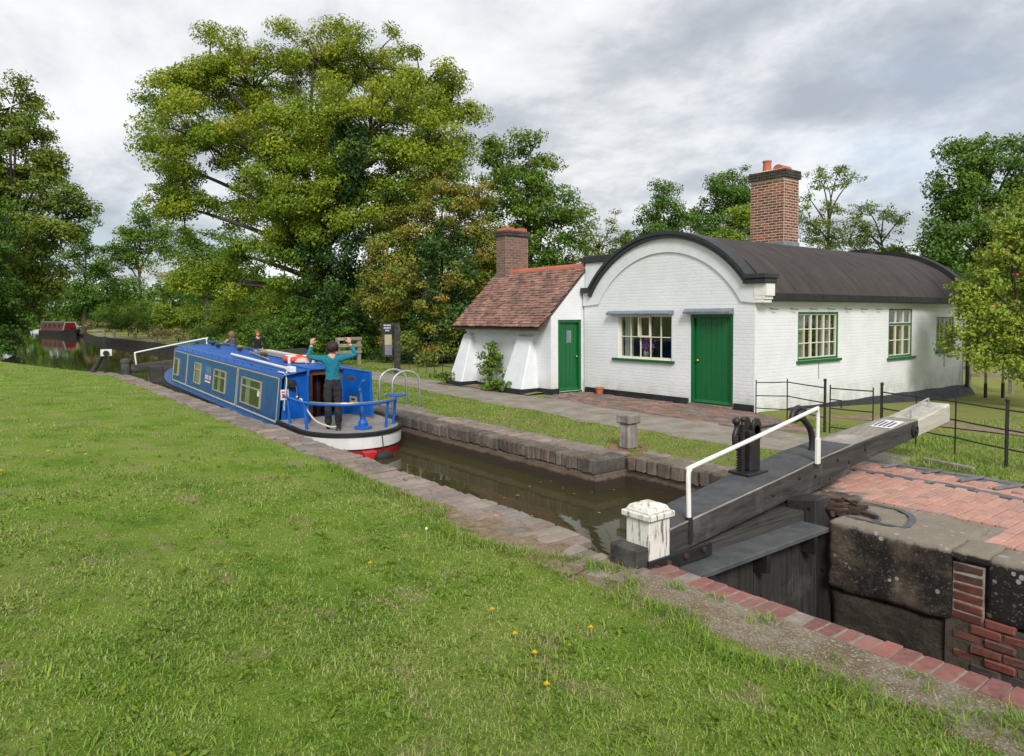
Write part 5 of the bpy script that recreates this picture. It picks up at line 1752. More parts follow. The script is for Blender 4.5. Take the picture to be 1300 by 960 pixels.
railing('iron_fence', [(-8.06, 12.42), (-7.1, 11.95), (-6.14, 11.5)], 'black iron railing section from the cottage corner to the little gate', 'fence', thick=(2,))
g = railing('iron_gate', [(-6.05, 11.5), (-5.36, 11.56)], 'narrow black iron gate in the railing behind the gate beam', 'gate', rails=(0.1, 0.42, 0.76))
MB().tube([(-6.05, 11.49, 0.55), (-5.85, 11.49, 0.55), (-5.85, 11.49, 0.42)], 0.012, 6).build('latch', M['iron'], g)
railing('iron_fence', [(-5.22, 11.55), (-4.6, 11.3), (-3.98, 11.06), (-3.22, 10.62), (-2.5, 10.35), (-1.8, 10.05), (-0.9, 9.75), (0.2, 9.5), (1.4, 9.3), (2.8, 9.2)], 'black iron railing beside the brick landing and pale field path', 'fence', thick=(0, 3, 6, 9))
railing('iron_fence', [(-24.4, 13.0), (-23.6, 12.9), (-22.7, 12.8), (-21.9, 12.7), (-21.15, 12.6), (-20.45, 12.5), (-19.8, 12.42), (-19.1, 12.4), (-18.4, 12.4), (-17.75, 12.4)], 'dark iron railing between the information post and the outbuilding', 'fence', h=0.95, rails=(0.35, 0.68))


def wood_fence(pts, label, h=1.0):
    f = empty('wooden_fence', pts[0] + (0,), label, 'fence')
    for i, (x, y) in enumerate(pts):
        z = far_z(x, y)
        MB().span((x - 0.055, y - 0.055, z - 0.3), (x + 0.055, y + 0.055, z + h + 0.08)).build('post', M['rail_timber'], f, bevel=0.008)
        if i:
            x0, y0 = pts[i - 1]
            z0 = far_z(x0, y0)
            a = math.atan2(y - y0, x - x0)
            L = math.hypot(x - x0, y - y0)
            for r in (0.55, 0.95):
                MB().box(((x + x0) / 2 + 0.07 * math.sin(a), (y + y0) / 2 - 0.07 * math.cos(a), (z + z0) / 2 + r), (L - 0.01, 0.035, 0.10), a).build('rail', M['rail_timber'], f, bevel=0.005)
    return f


wood_fence([(-9.4, 23.95), (-8.4, 24.3), (-7.5, 25.0), (-6.4, 25.9), (-5.2, 26.9), (-4.0, 27.9)], 'wooden post and rail fence behind the apple tree')
wood_fence([(-21.5, 14.6), (-19.5, 14.4), (-17.8, 14.2)], 'wooden rail fence behind the iron railing by the outbuilding', 0.75)
for (x, y, lab) in ((-7.5, 22.95, 'left of the two'), (-7.2, 23.35, 'right of the two')):
    z = far_z(x, y)
    tp = empty('tree_stake', (x, y, z), 'thin stake with black foot under the apple tree, ' + lab, 'stake', 'stakes under the apple tree')
    MB().tube([(x, y, z + 0.45), (x, y, z + 1.5)], 0.035, 8).build('stake', M['rail_timber'], tp)
    MB().tube([(x, y, z - 0.1), (x, y, z + 0.449)], 0.045, 8).build('foot', M['iron'], tp)
for k, (x, y) in enumerate(((-64, 12.25), (-71, 11.9), (-80, 11.5), (-90, 12.0))):
    o = MB().lathe([(0.16, -0.1), (0.15, 0.42), (0.17, 0.44), (0.17, 0.56), (0.12, 0.6)], (x, y, 0), 10).build('mooring_bollard', M['slab'])
    tag(o, 'pale stone mooring post on the far towpath, %s' % ('nearest of the four', 'second nearest of the four', 'second farthest of the four', 'farthest of the four')[k], 'bollard', 'mooring posts along the far towpath')
tag(MB().lathe([(0.10, -0.1), (0.09, 1.25), (0.11, 1.26), (0.05, 1.34)], (-46.5, 13.2, 0), 10).build('path_post', M['black_timber']), 'thin dark post beside the towpath beyond the boat', 'post')
tag(MB().lathe([(0.075, 0), (0.10, 0.13), (0.115, 0.14), (0.115, 0.18), (0.095, 0.18), (0.08, 0.03)], (-12.52, 12.48, 0.005), 16).build('clay_pot', M['terracotta']), 'small terracotta pot at the foot of the cottage wall', 'pot')
tag(MB().box((-3.72, 10.12, 0.02), (0.7, 0.07, 0.05), -0.28).build('plank', M['grey_timber'], bevel=0.01), 'short pale plank lying in the grass beside the railing', 'plank')

# ------------------------------------------------------------------ narrowboat
BPITCH = 0.0265
BY = 5.50


def Bp(u, v, w):
    """boat coordinates: u metres forward of the stern, v across (minus = camera side), w up"""
    return Vector((-10.42 - u, BY + v, w + BPITCH * (u - 2.8)))


boat = empty('narrowboat', (-17, BY, WATER_Z), 'blue narrowboat with cream lines and white and red stern in the lock', 'boat')


def bbox(name, a, b, mat, parent=boat, **kw):
    (u0, v0, w0), (u1, v1, w1) = a, b
    return MB().hexa([Bp(u0, v0, w0), Bp(u0, v1, w0), Bp(u1, v1, w0), Bp(u1, v0, w0), Bp(u0, v0, w1), Bp(u0, v1, w1), Bp(u1, v1, w1), Bp(u1, v0, w1)]).build(name, mat, parent, **kw)


def outline(half, u_end=2.7, n=28, r_u=1.02):
    half *= 0.93
    """stern plan from near side round to far side"""
    pts = [(u_end, -half), (2.3, -half), (1.9, -half * 0.998)]
    for i in range(n + 1):
        a = -math.pi / 2 + math.pi * i / n
        pts.append((1.63 - r_u * (half / 0.958) * math.cos(a), half * math.sin(a)))
    return pts + [(1.9, half * 0.998), (2.3, half), (u_end, half)]


def band(name, w0, h0, w1, h1, mat):
    A = [Bp(u, v, w0) for u, v in outline(h0)]
    B = [Bp(u, v, w1) for u, v in outline(h1)]
    n = len(A)
    mb = MB().add(A + B, [(i, i + 1, n + i + 1, n + i) for i in range(n - 1)])
    return smooth_angle(mb.build(name, mat, boat), 50)


band('rubbing_band', 0.035, 1.045, -0.025, 1.045, M['boat_black'])
band('stern_band', -0.025, 1.03, -0.235, 1.015, M['boat_white'])
band('stern_line', -0.235, 1.02, -0.262, 1.015, M['boat_black'])
band('stern_skirt', -0.262, 1.008, -0.62, 0.90, M['boat_red'])
dk = outline(1.045)
MB().add([Bp(u, v, 0.036) for u, v in dk], [tuple(range(len(dk)))]).build('rim', M['boat_black'], boat)
dk = outline(0.97)
MB().add([Bp(u, v, 0.042) for u, v in dk], [tuple(range(len(dk)))]).build('stern_deck', M['deck'], boat)


def halfw(u):
    if u < 10.9:
        return 1.03
    t = min(1.0, (u - 10.9) / 3.0)
    return 1.03 * math.sqrt(max(0.0, 1 - t ** 2.2)) + 0.02


us = [2.7, 4, 6, 8, 10, 10.9] + [10.9 + 3.0 * i / 12 for i in range(1, 13)]
for (nm, wa, wb, inset0, inset1, mt) in (('gunwale', -0.10, -0.17, 0.0, 0.0, 'boat_black'), ('hull', -0.17, -0.95, 0.0, 0.05, 'boat_black')):
    mb = MB()
    for sgn in (-1, 1):
        A = [Bp(u, sgn * (halfw(u) - inset0), wa + 0.25 * max(0, (u - 10.5) / 3.4) ** 2) for u in us]
        B = [Bp(u, sgn * max(0.01, halfw(u) - inset1), wb + (0.25 * max(0, (u - 10.5) / 3.4) ** 2 if nm == 'gunwale' else 0)) for u in us]
        n = len(A)
        mb.add(A + B, [(i, i + 1, n + i + 1, n + i) for i in range(n - 1)])
    smooth_angle(mb.build(nm, M[mt], boat), 50)
mb = MB()
A = [Bp(u, -halfw(u), -0.10 + 0.25 * max(0, (u - 10.5) / 3.4) ** 2) for u in us]
B = [Bp(u, halfw(u), -0.10 + 0.25 * max(0, (u - 10.5) / 3.4) ** 2) for u in us]
n = len(A)
mb.add(A + B, [(i, i + 1, n + i + 1, n + i) for i in range(n - 1)])
mb.build('side_deck', M['blue_side'], boat)
# rubbing strake along the hull
MB().tube([Bp(u, -halfw(u) - 0.012, -0.20 + 0.25 * max(0, (u - 10.5) / 3.4) ** 2) for u in us], 0.022, 6).build('strake', M['boat_black'], boat)

# cabin shell with tumblehome
CU0, CU1 = 2.85, 11.75
CB, CTp, CW0, CW1 = 0.87, 0.775, -0.10, 0.865


def side_v(w):
    return CB + (CTp - CB) * (w - CW0) / (CW1 - CW0)


for sgn in (-1, 1):
    MB().hexa([Bp(CU0, sgn * CB, CW0), Bp(CU1, sgn * CB, CW0), Bp(CU1, sgn * (CB - 0.04), CW0), Bp(CU0, sgn * (CB - 0.04), CW0),
               Bp(CU0, sgn * CTp, CW1), Bp(CU1 - 0.12, sgn * CTp, CW1), Bp(CU1 - 0.12, sgn * (CTp - 0.04), CW1), Bp(CU0, sgn * (CTp - 0.04), CW1)]).build('cabin_side', M['blue_side'], boat)
MB().hexa([Bp(CU1 - 0.01, -CB, CW0), Bp(CU1 - 0.01, CB, CW0), Bp(CU1 - 0.05, CB, CW0), Bp(CU1 - 0.05, -CB, CW0), Bp(CU1 - 0.13, -CTp, CW1 + 0.02), Bp(CU1 - 0.13, CTp, CW1 + 0.02), Bp(CU1 - 0.17, CTp, CW1 + 0.02), Bp(CU1 - 0.17, -CTp, CW1 + 0.02)]).build('front_bulkhead', M['blue_side'], boat)
V, F = [], []
nv = 14
ur = [CU0 - 0.10, CU0 + 0.9, 5, 7, 9, CU1 - 0.09]
for u in ur:
    for i in range(nv + 1):
        v = -CTp - 0.015 + 2 * (CTp + 0.015) * i / nv
        V.append(Bp(u, v, CW1 + 0.095 * (1 - (v / (CTp + 0.015)) ** 2)))
for i in range(len(ur) - 1):
    for j in range(nv):
        a = i * (nv + 1) + j
        F.append((a, a + 1, a + nv + 2, a + nv + 1))
b0 = len(V)
for u in ur:
    V += [Bp(u, -CTp - 0.02, CW1 - 0.045), Bp(u, CTp + 0.02, CW1 - 0.045)]
for i in range(len(ur) - 1):
    F.append((i * (nv + 1), (i + 1) * (nv + 1), b0 + 2 * i + 2, b0 + 2 * i))
    F.append((i * (nv + 1) + nv, (i + 1) * (nv + 1) + nv, b0 + 2 * i + 3, b0 + 2 * i + 1))
smooth_angle(MB().add(V, F).build('roof', M['blue'], boat), 35)
for sgn in (-1, 1):
    hr = MB().tube([Bp(u, sgn * (CTp - 0.05), CW1 + 0.075) for u in (CU0 - 0.02, 5, 8, CU1 - 0.25)], 0.014, 8).build('hand_rail', M['blue'], boat)
    u = CU0 + 0.15
    while u < CU1 - 0.3:
        MB().tube([Bp(u, sgn * (CTp - 0.05), CW1), Bp(u, sgn * (CTp - 0.05), CW1 + 0.075)], 0.010, 6).build('rail_stanchion', M['blue'], hr)
        u += 0.62
MB().tube(curve_pts([Bp(CU1 - 0.25, -CTp + 0.05, CW1 + 0.075), Bp(CU1 - 0.15, -0.3, CW1 + 0.17), Bp(CU1 - 0.15, 0.3, CW1 + 0.17), Bp(CU1 - 0.25, CTp - 0.05, CW1 + 0.075)], 5), 0.014, 8).build('front_rail', M['blue'], boat)


def on_side(name, u0, u1, w0, w1, mat, parent=boat, t=0.006, lift=0.0, sgn=-1, **kw):
    """flat piece laid on the camera-side cabin wall"""
    va, vb = side_v(w0) + 0.001 + lift, side_v(w1) + 0.001 + lift
    return MB().hexa([Bp(u0, sgn * va, w0), Bp(u1, sgn * va, w0), Bp(u1, sgn * (va + t), w0), Bp(u0, sgn * (va + t), w0), Bp(u0, sgn * vb, w1), Bp(u1, sgn * vb, w1), Bp(u1, sgn * (vb + t), w1), Bp(u0, sgn * (vb + t), w1)]).build(name, mat, parent, **kw)


LT, LB_ = 0.805, -0.035                                # coach lines
UA, UB, UC, UD = 3.00, 5.60, 10.08, 11.66
for (a, b) in ((UA, UB - 0.035), (UB + 0.035, UC - 0.02), (UC + 0.02, UD)):
    on_side('coach_line', a, b, LT - 0.014, LT + 0.014, M['boat_cream'], t=0.004)
    on_side('coach_line', a, b, LB_ - 0.014, LB_ + 0.014, M['boat_cream'], t=0.004)
    on_side('coach_line', a - 0.001, a + 0.02, LB_ + 0.0145, LT - 0.0145, M['boat_cream'], t=0.004)
    on_side('coach_line', b - 0.02, b + 0.001, LB_ + 0.0145, LT - 0.0145, M['boat_cream'], t=0.004)


def boat_window(u0, u1, w0, w1, transom=True, curtains=()):
    fr = None
    f = 0.02
    pieces_ = [(u0, u0 + f, w0, w1), (u1 - f, u1, w0, w1), (u0 + f + .0005, u1 - f - .0005, w0, w0 + f), (u0 + f + .0005, u1 - f - .0005, w1 - f, w1)]
    if transom:
        wt_ = w0 + (w1 - w0) * 0.68
        pieces_.append((u0 + f + .0005, u1 - f - .0005, wt_ - 0.012, wt_ + 0.012))
    mb = MB()
    for (a, b, c, d) in pieces_:
        va, vb = side_v(c) + 0.001, side_v(d) + 0.001
        mb.hexa([Bp(a, -va, c), Bp(b, -va, c), Bp(b, -va - 0.035, c), Bp(a, -va - 0.035, c), Bp(a, -vb, d), Bp(b, -vb, d), Bp(b, -vb - 0.035, d), Bp(a, -vb - 0.035, d)])
    fr = mb.build('window', M['boat_frame'], boat)
    on_side('cabin_dark', u0 + f, u1 - f, w0 + f, w1 - f, M['room'], fr, t=0.002)  # dark plate on the solid side, stands in for the unlit cabin
    for (a, b) in curtains:
        on_side('curtain', u0 + f + (u1 - u0 - 2 * f) * a, u0 + f + (u1 - u0 - 2 * f) * b, w0 + f, w1 - f, M['curtain'], fr, t=0.005, lift=0.004)
    on_side('pane', u0 + f + .001, u1 - f - .001, w0 + f + .001, w1 - f - .001, M['glass'], fr, t=0.003, lift=0.016)
    return fr


boat_window(3.95, 5.22, 0.09, 0.64, True, [(0.58, 0.80)])
boat_window(6.42, 7.38, 0.12, 0.63, True, [(0.45, 0.68)])
boat_window(8.62, 9.20, 0.12, 0.65, True, [(0.2, 0.9)])
boat_window(10.95, 11.5, 0.13, 0.60, False, [(0.15, 0.4)])
on_side('sticker', 4.02, 4.14, 0.33, 0.45, M['paper'], t=0.003, lift=0.02)
# signwriting on the side: crest, red and white capitals, web line (not legible in the photograph)
for k in range(5):
    on_side('crest_stroke', 8.14 - k * 0.10, 8.19 - k * 0.10, 0.46 + 0.02 * (k % 2), 0.60, M['teal_print'] if k != 3 else M['ink'], t=0.003)
on_side('crest_stroke', 7.70, 8.22, 0.605, 0.62, M['teal_print'], t=0.003)
on_side('crest_stroke', 7.70, 8.22, 0.435, 0.45, M['teal_print'], t=0.003)
for k in range(8):
    if k != 4:
        on_side('capital', 8.22 - k * 0.066 - 0.052, 8.22 - k * 0.066, 0.31, 0.41, M['paper'], t=0.003)
        on_side('capital_face', 8.22 - k * 0.066 - 0.040, 8.22 - k * 0.066 - 0.010, 0.325, 0.395, M['ink'], t=0.005)
for k in range(11):
    on_side('small_letter', 8.22 - k * 0.047 - 0.032, 8.22 - k * 0.047, 0.235, 0.27, M['paper'], t=0.003)

# after bulkhead, doors, slide
DV0, DV1 = -0.24, 0.42


def bulk(v0, v1, w0, w1t0, w1t1, name='bulkhead', mat='blue', u=CU0, t=0.035):
    return MB().hexa([Bp(u, v0, w0), Bp(u, v1, w0), Bp(u + t, v1, w0), Bp(u + t, v0, w0), Bp(u, v0 * (1 if abs(v0) < .8 else CTp / CB), w1t0), Bp(u, v1 * (1 if abs(v1) < .8 else CTp / CB), w1t1), Bp(u + t, v1 * (1 if abs(v1) < .8 else CTp / CB), w1t1), Bp(u + t, v0 * (1 if abs(v0) < .8 else CTp / CB), w1t0)]).build(name, M[mat], boat)


bulk(-CB + .001, DV0, -0.10, CW1 - 0.01, CW1 + 0.06)
bulk(DV1, CB - .001, -0.10, CW1 + 0.06, CW1 - 0.01)
bulk(DV0 + .001, DV0 + 0.05, -0.10, CW1 + 0.05, CW1 + 0.055, 'door_jamb', 'brown_wood', CU0 - 0.012, 0.05)
bulk(DV1 - 0.05, DV1 - .001, -0.10, CW1 + 0.055, CW1 + 0.05, 'door_jamb', 'brown_wood', CU0 - 0.012, 0.05)
bbox('door_head', (CU0 - 0.012, DV0 + 0.051, CW1 - 0.02), (CU0 + 0.04, DV1 - 0.051, CW1 + 0.06), M['brown_wood'])
bbox('cabin_floor', (CU0 + 0.04, -0.78, -0.32), (8, 0.78, -0.30), M['brown_wood'])
bbox('cabin_partition', (CU0 + 1.3, -0.78, -0.3), (CU0 + 1.34, 0.78, 0.84), M['brown_wood'])
mb = MB()
A = [Bp(CU0 + 0.2 + 0.03 * math.sin(k * 1.8), DV0 + 0.08 + k * 0.016, -0.25) for k in range(15)]
B = [p + Vector((0, 0, 1.05)) for p in A]
mb.ribbon(A, B, (-0.004, 0, 0)).build('door_curtain', M['hair_dark'], boat)
d1 = MB().hexa([Bp(CU0 - 0.78, -0.60, -0.06), Bp(CU0, -0.27, -0.06), Bp(CU0, -0.235, -0.06), Bp(CU0 - 0.78, -0.565, -0.06), Bp(CU0 - 0.78, -0.60, 0.93), Bp(CU0, -0.27, 0.95), Bp(CU0, -0.235, 0.95), Bp(CU0 - 0.78, -0.565, 0.93)]).build('door', M['blue'], boat, bevel=0.008)
MB().tube([Bp(CU0 - 0.78, -0.582, 0.93), Bp(CU0, -0.252, 0.95)], 0.022, 6).build('door_trim', M['blue'], d1)
d2 = MB().hexa([Bp(CU0 - 0.95, 0.62, 0.09), Bp(CU0 - 0.05, 0.44, 0.05), Bp(CU0 - 0.05, 0.48, 0.05), Bp(CU0 - 0.95, 0.66, 0.09), Bp(CU0 - 0.93, 0.60, 0.94), Bp(CU0 - 0.05, 0.43, 0.96), Bp(CU0 - 0.05, 0.47, 0.96), Bp(CU0 - 0.93, 0.64, 0.94)]).build('door', M['blue'], boat, bevel=0.008)
mb = MB()
for (a, b) in (((CU0 - 0.95, 0.94), (CU0 - 0.05, 0.96)),):
    mb.tube([Bp(a[0], 0.61, a[1]), Bp(b[0], 0.435, b[1])], 0.02, 6)
mb.tube([Bp(CU0 - 0.95, 0.61, 0.1), Bp(CU0 - 0.94, 0.60, 0.94)], 0.02, 6)
mb.build('door_trim', M['blue'], d2)
k0 = 0.595


def on_door(name, du0, du1, w0, w1, mat):
    f = lambda du: 0.44 + (0.62 - 0.44) * (du - 0.05) / 0.90
    return MB().hexa([Bp(CU0 - du1, f(du1) - 0.012, w0), Bp(CU0 - du0, f(du0) - 0.012, w0), Bp(CU0 - du0, f(du0) - 0.002, w0), Bp(CU0 - du1, f(du1) - 0.002, w0), Bp(CU0 - du1, f(du1) - 0.022, w1), Bp(CU0 - du0, f(du0) - 0.022, w1), Bp(CU0 - du0, f(du0) - 0.012, w1), Bp(CU0 - du1, f(du1) - 0.012, w1)]).build(name, M[mat], d2)


on_door('sticker', 0.28, 0.50, 0.26, 0.42, 'notice')
on_door('sticker_print', 0.33, 0.45, 0.30, 0.38, 'ink_dark')
on_door('name_plate', 0.18, 0.45, 0.74, 0.80, 'brown_wood')
# sticker, gauge, chain on the near bulkhead
bbox('sticker', (CU0 - 0.012, -0.82, 0.40), (CU0 - 0.004, -0.66, 0.60), M['paper'])
for k in range(3):
    bbox('sticker_print', (CU0 - 0.016, -0.80, 0.44 + k * 0.05), (CU0 - 0.0125, -0.69, 0.465 + k * 0.05), M['ink'])
MB().lathe([(0.09, 0), (0.09, 0.08), (0.06, 0.13)], Bp(CU0 - 0.0, -0.62, 0.70), 12, 'X').build('gauge', M['rubber'], boat)
MB().tube(curve_pts([Bp(CU0 - 0.1, -0.60, 0.72), Bp(CU0 - 0.13, -0.55, 0.62), Bp(CU0 - 0.12, -0.54, 0.48)], 4), 0.010, 6).build('key_chain', M['brass'], boat)
MB().ball(Bp(CU0 - 0.12, -0.54, 0.45), 0.035).build('key_float', M['brass'], boat, smooth=True)
MB().tube(curve_pts([Bp(CU0 + 0.5, -0.70, CW1 + 0.03), Bp(CU0 + 0.05, -0.71, CW1 + 0.03), Bp(CU0 - 0.12, -0.74, CW1 - 0.12), Bp(CU0 - 0.14, -0.78, 0.5), Bp(CU0 - 0.14, -0.80, 0.30), Bp(CU0 - 0.14, -0.80, 0.22)], 6), 0.013, 8).build('mooring_line', M['rope'], boat, smooth=True)

# stern rail, tiller, fender
rail = [Bp(CU0 - 0.35, -0.88, 0.52)] + [Bp(u, v, 0.52) for u, v in ((2.2, -0.88), (1.95, -0.88))]
for i in range(0, 25):
    a = -math.pi / 2 + math.pi * i / 24 * 0.86
    rail.append(Bp(1.65 - 0.90 * math.cos(a), 0.88 * math.sin(a), 0.52))
taff = MB().tube(rail, 0.026, 10).build('stern_rail', M['blue'], boat, smooth=True)
for (u, v, tu, tv) in ((2.26, -0.86, 2.30, -0.88), (1.50, -0.84, 1.52, -0.87), (0.92, 0.40, 0.88, 0.43), (1.16, 0.68, 1.12, 0.71)):
    MB().tube([Bp(u, v, 0.04), Bp(tu, tv, 0.52)], 0.027, 8).build('rail_post', M['blue'], taff)
e = rail[-1]
MB().box((e.x, e.y, e.z + 0.035), (0.34, 0.24, 0.03), 0.6).build('perch_seat', M['blue'], taff, bevel=0.008)
MB().tube([p + Vector((0, 0, 0.031)) for p in rail[6:]], 0.010, 6).build('brass_strip', M['brass'], taff)
til = MB().lathe([(0.16, 0.0), (0.16, 0.03), (0.085, 0.05), (0.085, 0.10), (0.055, 0.16), (0.05, 0.22)], Bp(1.05, 0.02, 0.045), 14).build('tiller_base', M['blue'], boat, smooth=False)
MB().tube(curve_pts([Bp(1.05, 0.02, 0.16), Bp(1.07, 0.01, 0.46), Bp(1.10, -0.01, 0.74), Bp(1.07, 0.0, 0.82), Bp(1.00, 0.02, 0.91)], 5), [0.034] * 11 + [0.028] * 6, 10).build('tiller', M['blue'], boat, smooth=True)
MB().tube([Bp(1.07, 0.01, 0.20), Bp(1.10, -0.01, 0.72)], 0.0355, 10).build('tiller_sleeve', M['ink_dark'], boat)
for (u, v) in ((1.12, -0.42), (1.30, 0.80)):
    MB().lathe([(0.05, 0), (0.035, 0.03), (0.035, 0.10), (0.06, 0.115), (0.06, 0.13)], Bp(u, v, 0.043), 10).build('mooring_dolly', M['iron'], boat)
MB().tube(curve_pts([Bp(1.68, -0.89, 0.56), Bp(1.65, -0.87, 0.56), Bp(1.60, -0.84, 0.46), Bp(1.42, -0.72, 0.21), Bp(1.24, -0.52, 0.10), Bp(1.12, -0.42, 0.12)], 6), 0.016, 8).build('stern_rope', M['rope'], boat, smooth=True)
fd = MB().ball(Bp(0.45, 0.12, -0.37), 0.14, 14, 8, (0.7, 1.25, 0.75)).build('stern_fender', M['rubber'], boat, smooth=True)
MB().tube([Bp(0.52, 0.12, 0.02), Bp(0.47, 0.12, -0.27)], 0.010, 6).build('fender_chain', M['iron'], fd)
bbox('rudder_guard', (0.49, -0.22, -0.46), (0.80, 0.02, -0.26), M['boat_red'], bevel=0.02)

# roof fittings that belong to the boat
for (u, v) in ((11.0, 0.1), (9.9, -0.05), (9.0, 0.28), (8.25, 0.05), (6.9, 0.2), (5.9, -0.1)):
    p = Bp(u, v, CW1 + 0.07)
    vt = MB().lathe([(0.045, 0), (0.045, 0.07), (0.085, 0.075), (0.09, 0.10), (0.05, 0.13), (0.01, 0.135)], p, 12).build('roof_vent', M['brass'] if v > 0.15 else M['iron'], boat, smooth=False)
bbox('sliding_hatch', (CU0 - 0.06, DV0, CW1 + 0.085), (CU0 + 1.0, DV1, CW1 + 0.125), M['blue'], bevel=0.01)
bbox('solar_panel', (4.9, 0.20, CW1 + 0.10), (7.6, 0.52, CW1 + 0.125), M['sheet'], bevel=0.004)
bbox('hatch_fitting', (CU0 + 0.0, -0.62, CW1 + 0.05), (CU0 + 0.22, -0.50, CW1 + 0.16), M['paper'], bevel=0.01)
bbox('hatch_fitting', (CU0 + 0.04, -0.74, CW1 + 0.03), (CU0 + 0.34, -0.66, CW1 + 0.07), M['paper'], bevel=0.01)

pole = MB().tube([Bp(CU0 + 0.25, -0.60, CW1 + 0.115), Bp(7.0, -0.52, CW1 + 0.13)], 0.028, 10).build('boat_pole', M['boat_white'])
tag(pole, 'pale boat pole lying along the near edge of the blue roof', 'pole')
plank = MB().hexa([Bp(4.6, 0.56, CW1 + 0.11), Bp(7.9, 0.56, CW1 + 0.11), Bp(7.9, 0.70, CW1 + 0.11), Bp(4.6, 0.70, CW1 + 0.11), Bp(4.6, 0.56, CW1 + 0.145), Bp(7.9, 0.56, CW1 + 0.145), Bp(7.9, 0.70, CW1 + 0.145), Bp(4.6, 0.70, CW1 + 0.145)]).build('gang_plank', M['cream'])
tag(plank, 'pale gang plank on the far side of the blue roof', 'plank')
bo = MB().tube([Bp(5.2, -0.25, CW1 + 0.125), Bp(7.3, 0.02, CW1 + 0.14)], 0.022, 8).build('boat_hook', M['grey_timber'])
tag(bo, 'thin grey boat hook lying across the blue roof', 'boat hook')
c = Bp(4.55, 0.22, CW1 + 0.155)
V, F = [], []
for i in range(28):
    a = 2 * math.pi * i / 28
    for j in range(10):
        q = 2 * math.pi * j / 10
        rr = 0.25 + 0.105 * math.cos(q)
        V.append((c.x + rr * math.cos(a) * 1.15, c.y + rr * math.sin(a), c.z + 0.075 * math.sin(q) + 0.008 * math.sin(3 * a)))
F = [(i * 10 + j, i * 10 + (j + 1) % 10, ((i + 1) % 28) * 10 + (j + 1) % 10, ((i + 1) % 28) * 10 + j) for i in range(28) for j in range(10)]
ring = MB().add(V, F).build('lifebuoy', M['orange'], smooth=True)
tag(ring, 'orange lifebuoy lying on the boat roof beside the woman', 'lifebuoy')
for k in range(4):
    a = k * math.pi / 2 + 0.5
    MB().box((c.x + 0.25 * math.cos(a) * 1.15, c.y + 0.25 * math.sin(a), c.z), (0.23, 0.06, 0.163), a).build('strap', M['boat_white'], ring, bevel=0.01)
rc = Bp(3.9, 0.02, CW1 + 0.15)
coil = MB()
pts = []
for i in range(70):
    a = i * 0.42
    pts.append((rc.x + (0.17 - 0.0009 * i) * math.cos(a), rc.y + (0.14 - 0.0009 * i) * math.sin(a), rc.z - 0.01 + 0.0012 * i))
tag(coil.tube(pts, 0.013, 6).build('rope_coil', M['rope']), 'coil of pale rope on the boat roof', 'rope')

# ------------------------------------------------------------------ moored boat far up the canal
mbt = empty('narrowboat', (-118, 10.2, WATER_Z), 'distant maroon boat moored by the far bank with red front', 'boat')
FA, FB = Vector((-109.5, 11.3, 0)), Vector((-125.5, 8.9, 0))
fd_ = (FB - FA).normalized()
fn = Vector((-fd_.y, fd_.x, 0))


def Q(u, v, z):
    return FA + fd_ * u + fn * v + Vector((0, 0, z))


uu = [0, 0.6, 1.4, 2.6, 14, 15.2, 16]
hw = [0.12, 0.55, 0.9, 1.03, 1.03, 0.9, 0.4]
A = [Q(u, -h, 0.18 + (0.25 if u < 2 else 0)) for u, h in zip(uu, hw)]
B = [Q(u, -h, -0.9) for u, h in zip(uu, hw)]
A2 = [Q(u, h, 0.18 + (0.25 if u < 2 else 0)) for u, h in zip(uu, hw)]
B2 = [Q(u, h, -0.9) for u, h in zip(uu, hw)]
n = len(A)
mb = MB()
mb.add(A + B + A2 + B2, [(i, i + 1, n + i + 1, n + i) for i in range(n - 1)] + [(2 * n + i, 3 * n + i, 3 * n + i + 1, 2 * n + i + 1) for i in range(n - 1)] + [(i, 2 * n + i, 2 * n + i + 1, i + 1) for i in range(n - 1)] + [(0, n, 3 * n, 2 * n)])
mb.build('hull', M['boat_black'], mbt)


def qbox(name, u0, u1, v0, v1, z0, z1, mat, vt=None, parent=mbt):
    vt = vt or (v0, v1)
    return MB().hexa([Q(u0, v0, z0), Q(u1, v0, z0), Q(u1, v1, z0), Q(u0, v1, z0), Q(u0, vt[0], z1), Q(u1, vt[0], z1), Q(u1, vt[1], z1), Q(u0, vt[1], z1)]).build(name, M[mat], parent)


qbox('cabin', 2.6, 14, -0.88, 0.88, 0.2, 1.35, 'maroon', (-0.78, 0.78))
qbox('roof_cover', 3.2, 14.05, -0.80, 0.80, 1.351, 1.45, 'sheet')
qbox('cratch_board', 2.45, 2.58, -0.95, 0.95, 0.25, 1.40, 'boat_red', (-0.62, 0.62))
qbox('cratch_border', 2.40, 2.445, -0.98, -0.80, 0.25, 1.42, 'boat_white', (-0.66, -0.54))
qbox('cratch_border', 2.40, 2.445, 0.80, 0.98, 0.25, 1.42, 'boat_white', (0.54, 0.66))
qbox('cratch_border', 2.40, 2.445, -0.6, 0.6, 1.32, 1.43, 'boat_white')
qbox('bow_panel', 1.35, 1.42, -0.85, 0.85, 0.18, 0.45, 'boat_cream')
qbox('bow_locker', 1.25, 1.34, -0.25, 0.25, 0.2, 0.55, 'boat_black')
for k in range(4):
    for sgn in (-1, 1):
        qbox('window', 4.0 + k * 2.4, 4.9 + k * 2.4, sgn * 0.86, sgn * 0.90, 0.65, 1.1, 'boat_black', (sgn * 0.82, sgn * 0.86))
for u, zt in ((4.5, 1.9), (8.5, 1.75), (12, 1.7)):
    MB().tube([Q(u, 0, 1.4), Q(u, 0, zt)], 0.07, 8).build('flue', M['boat_black'], mbt)


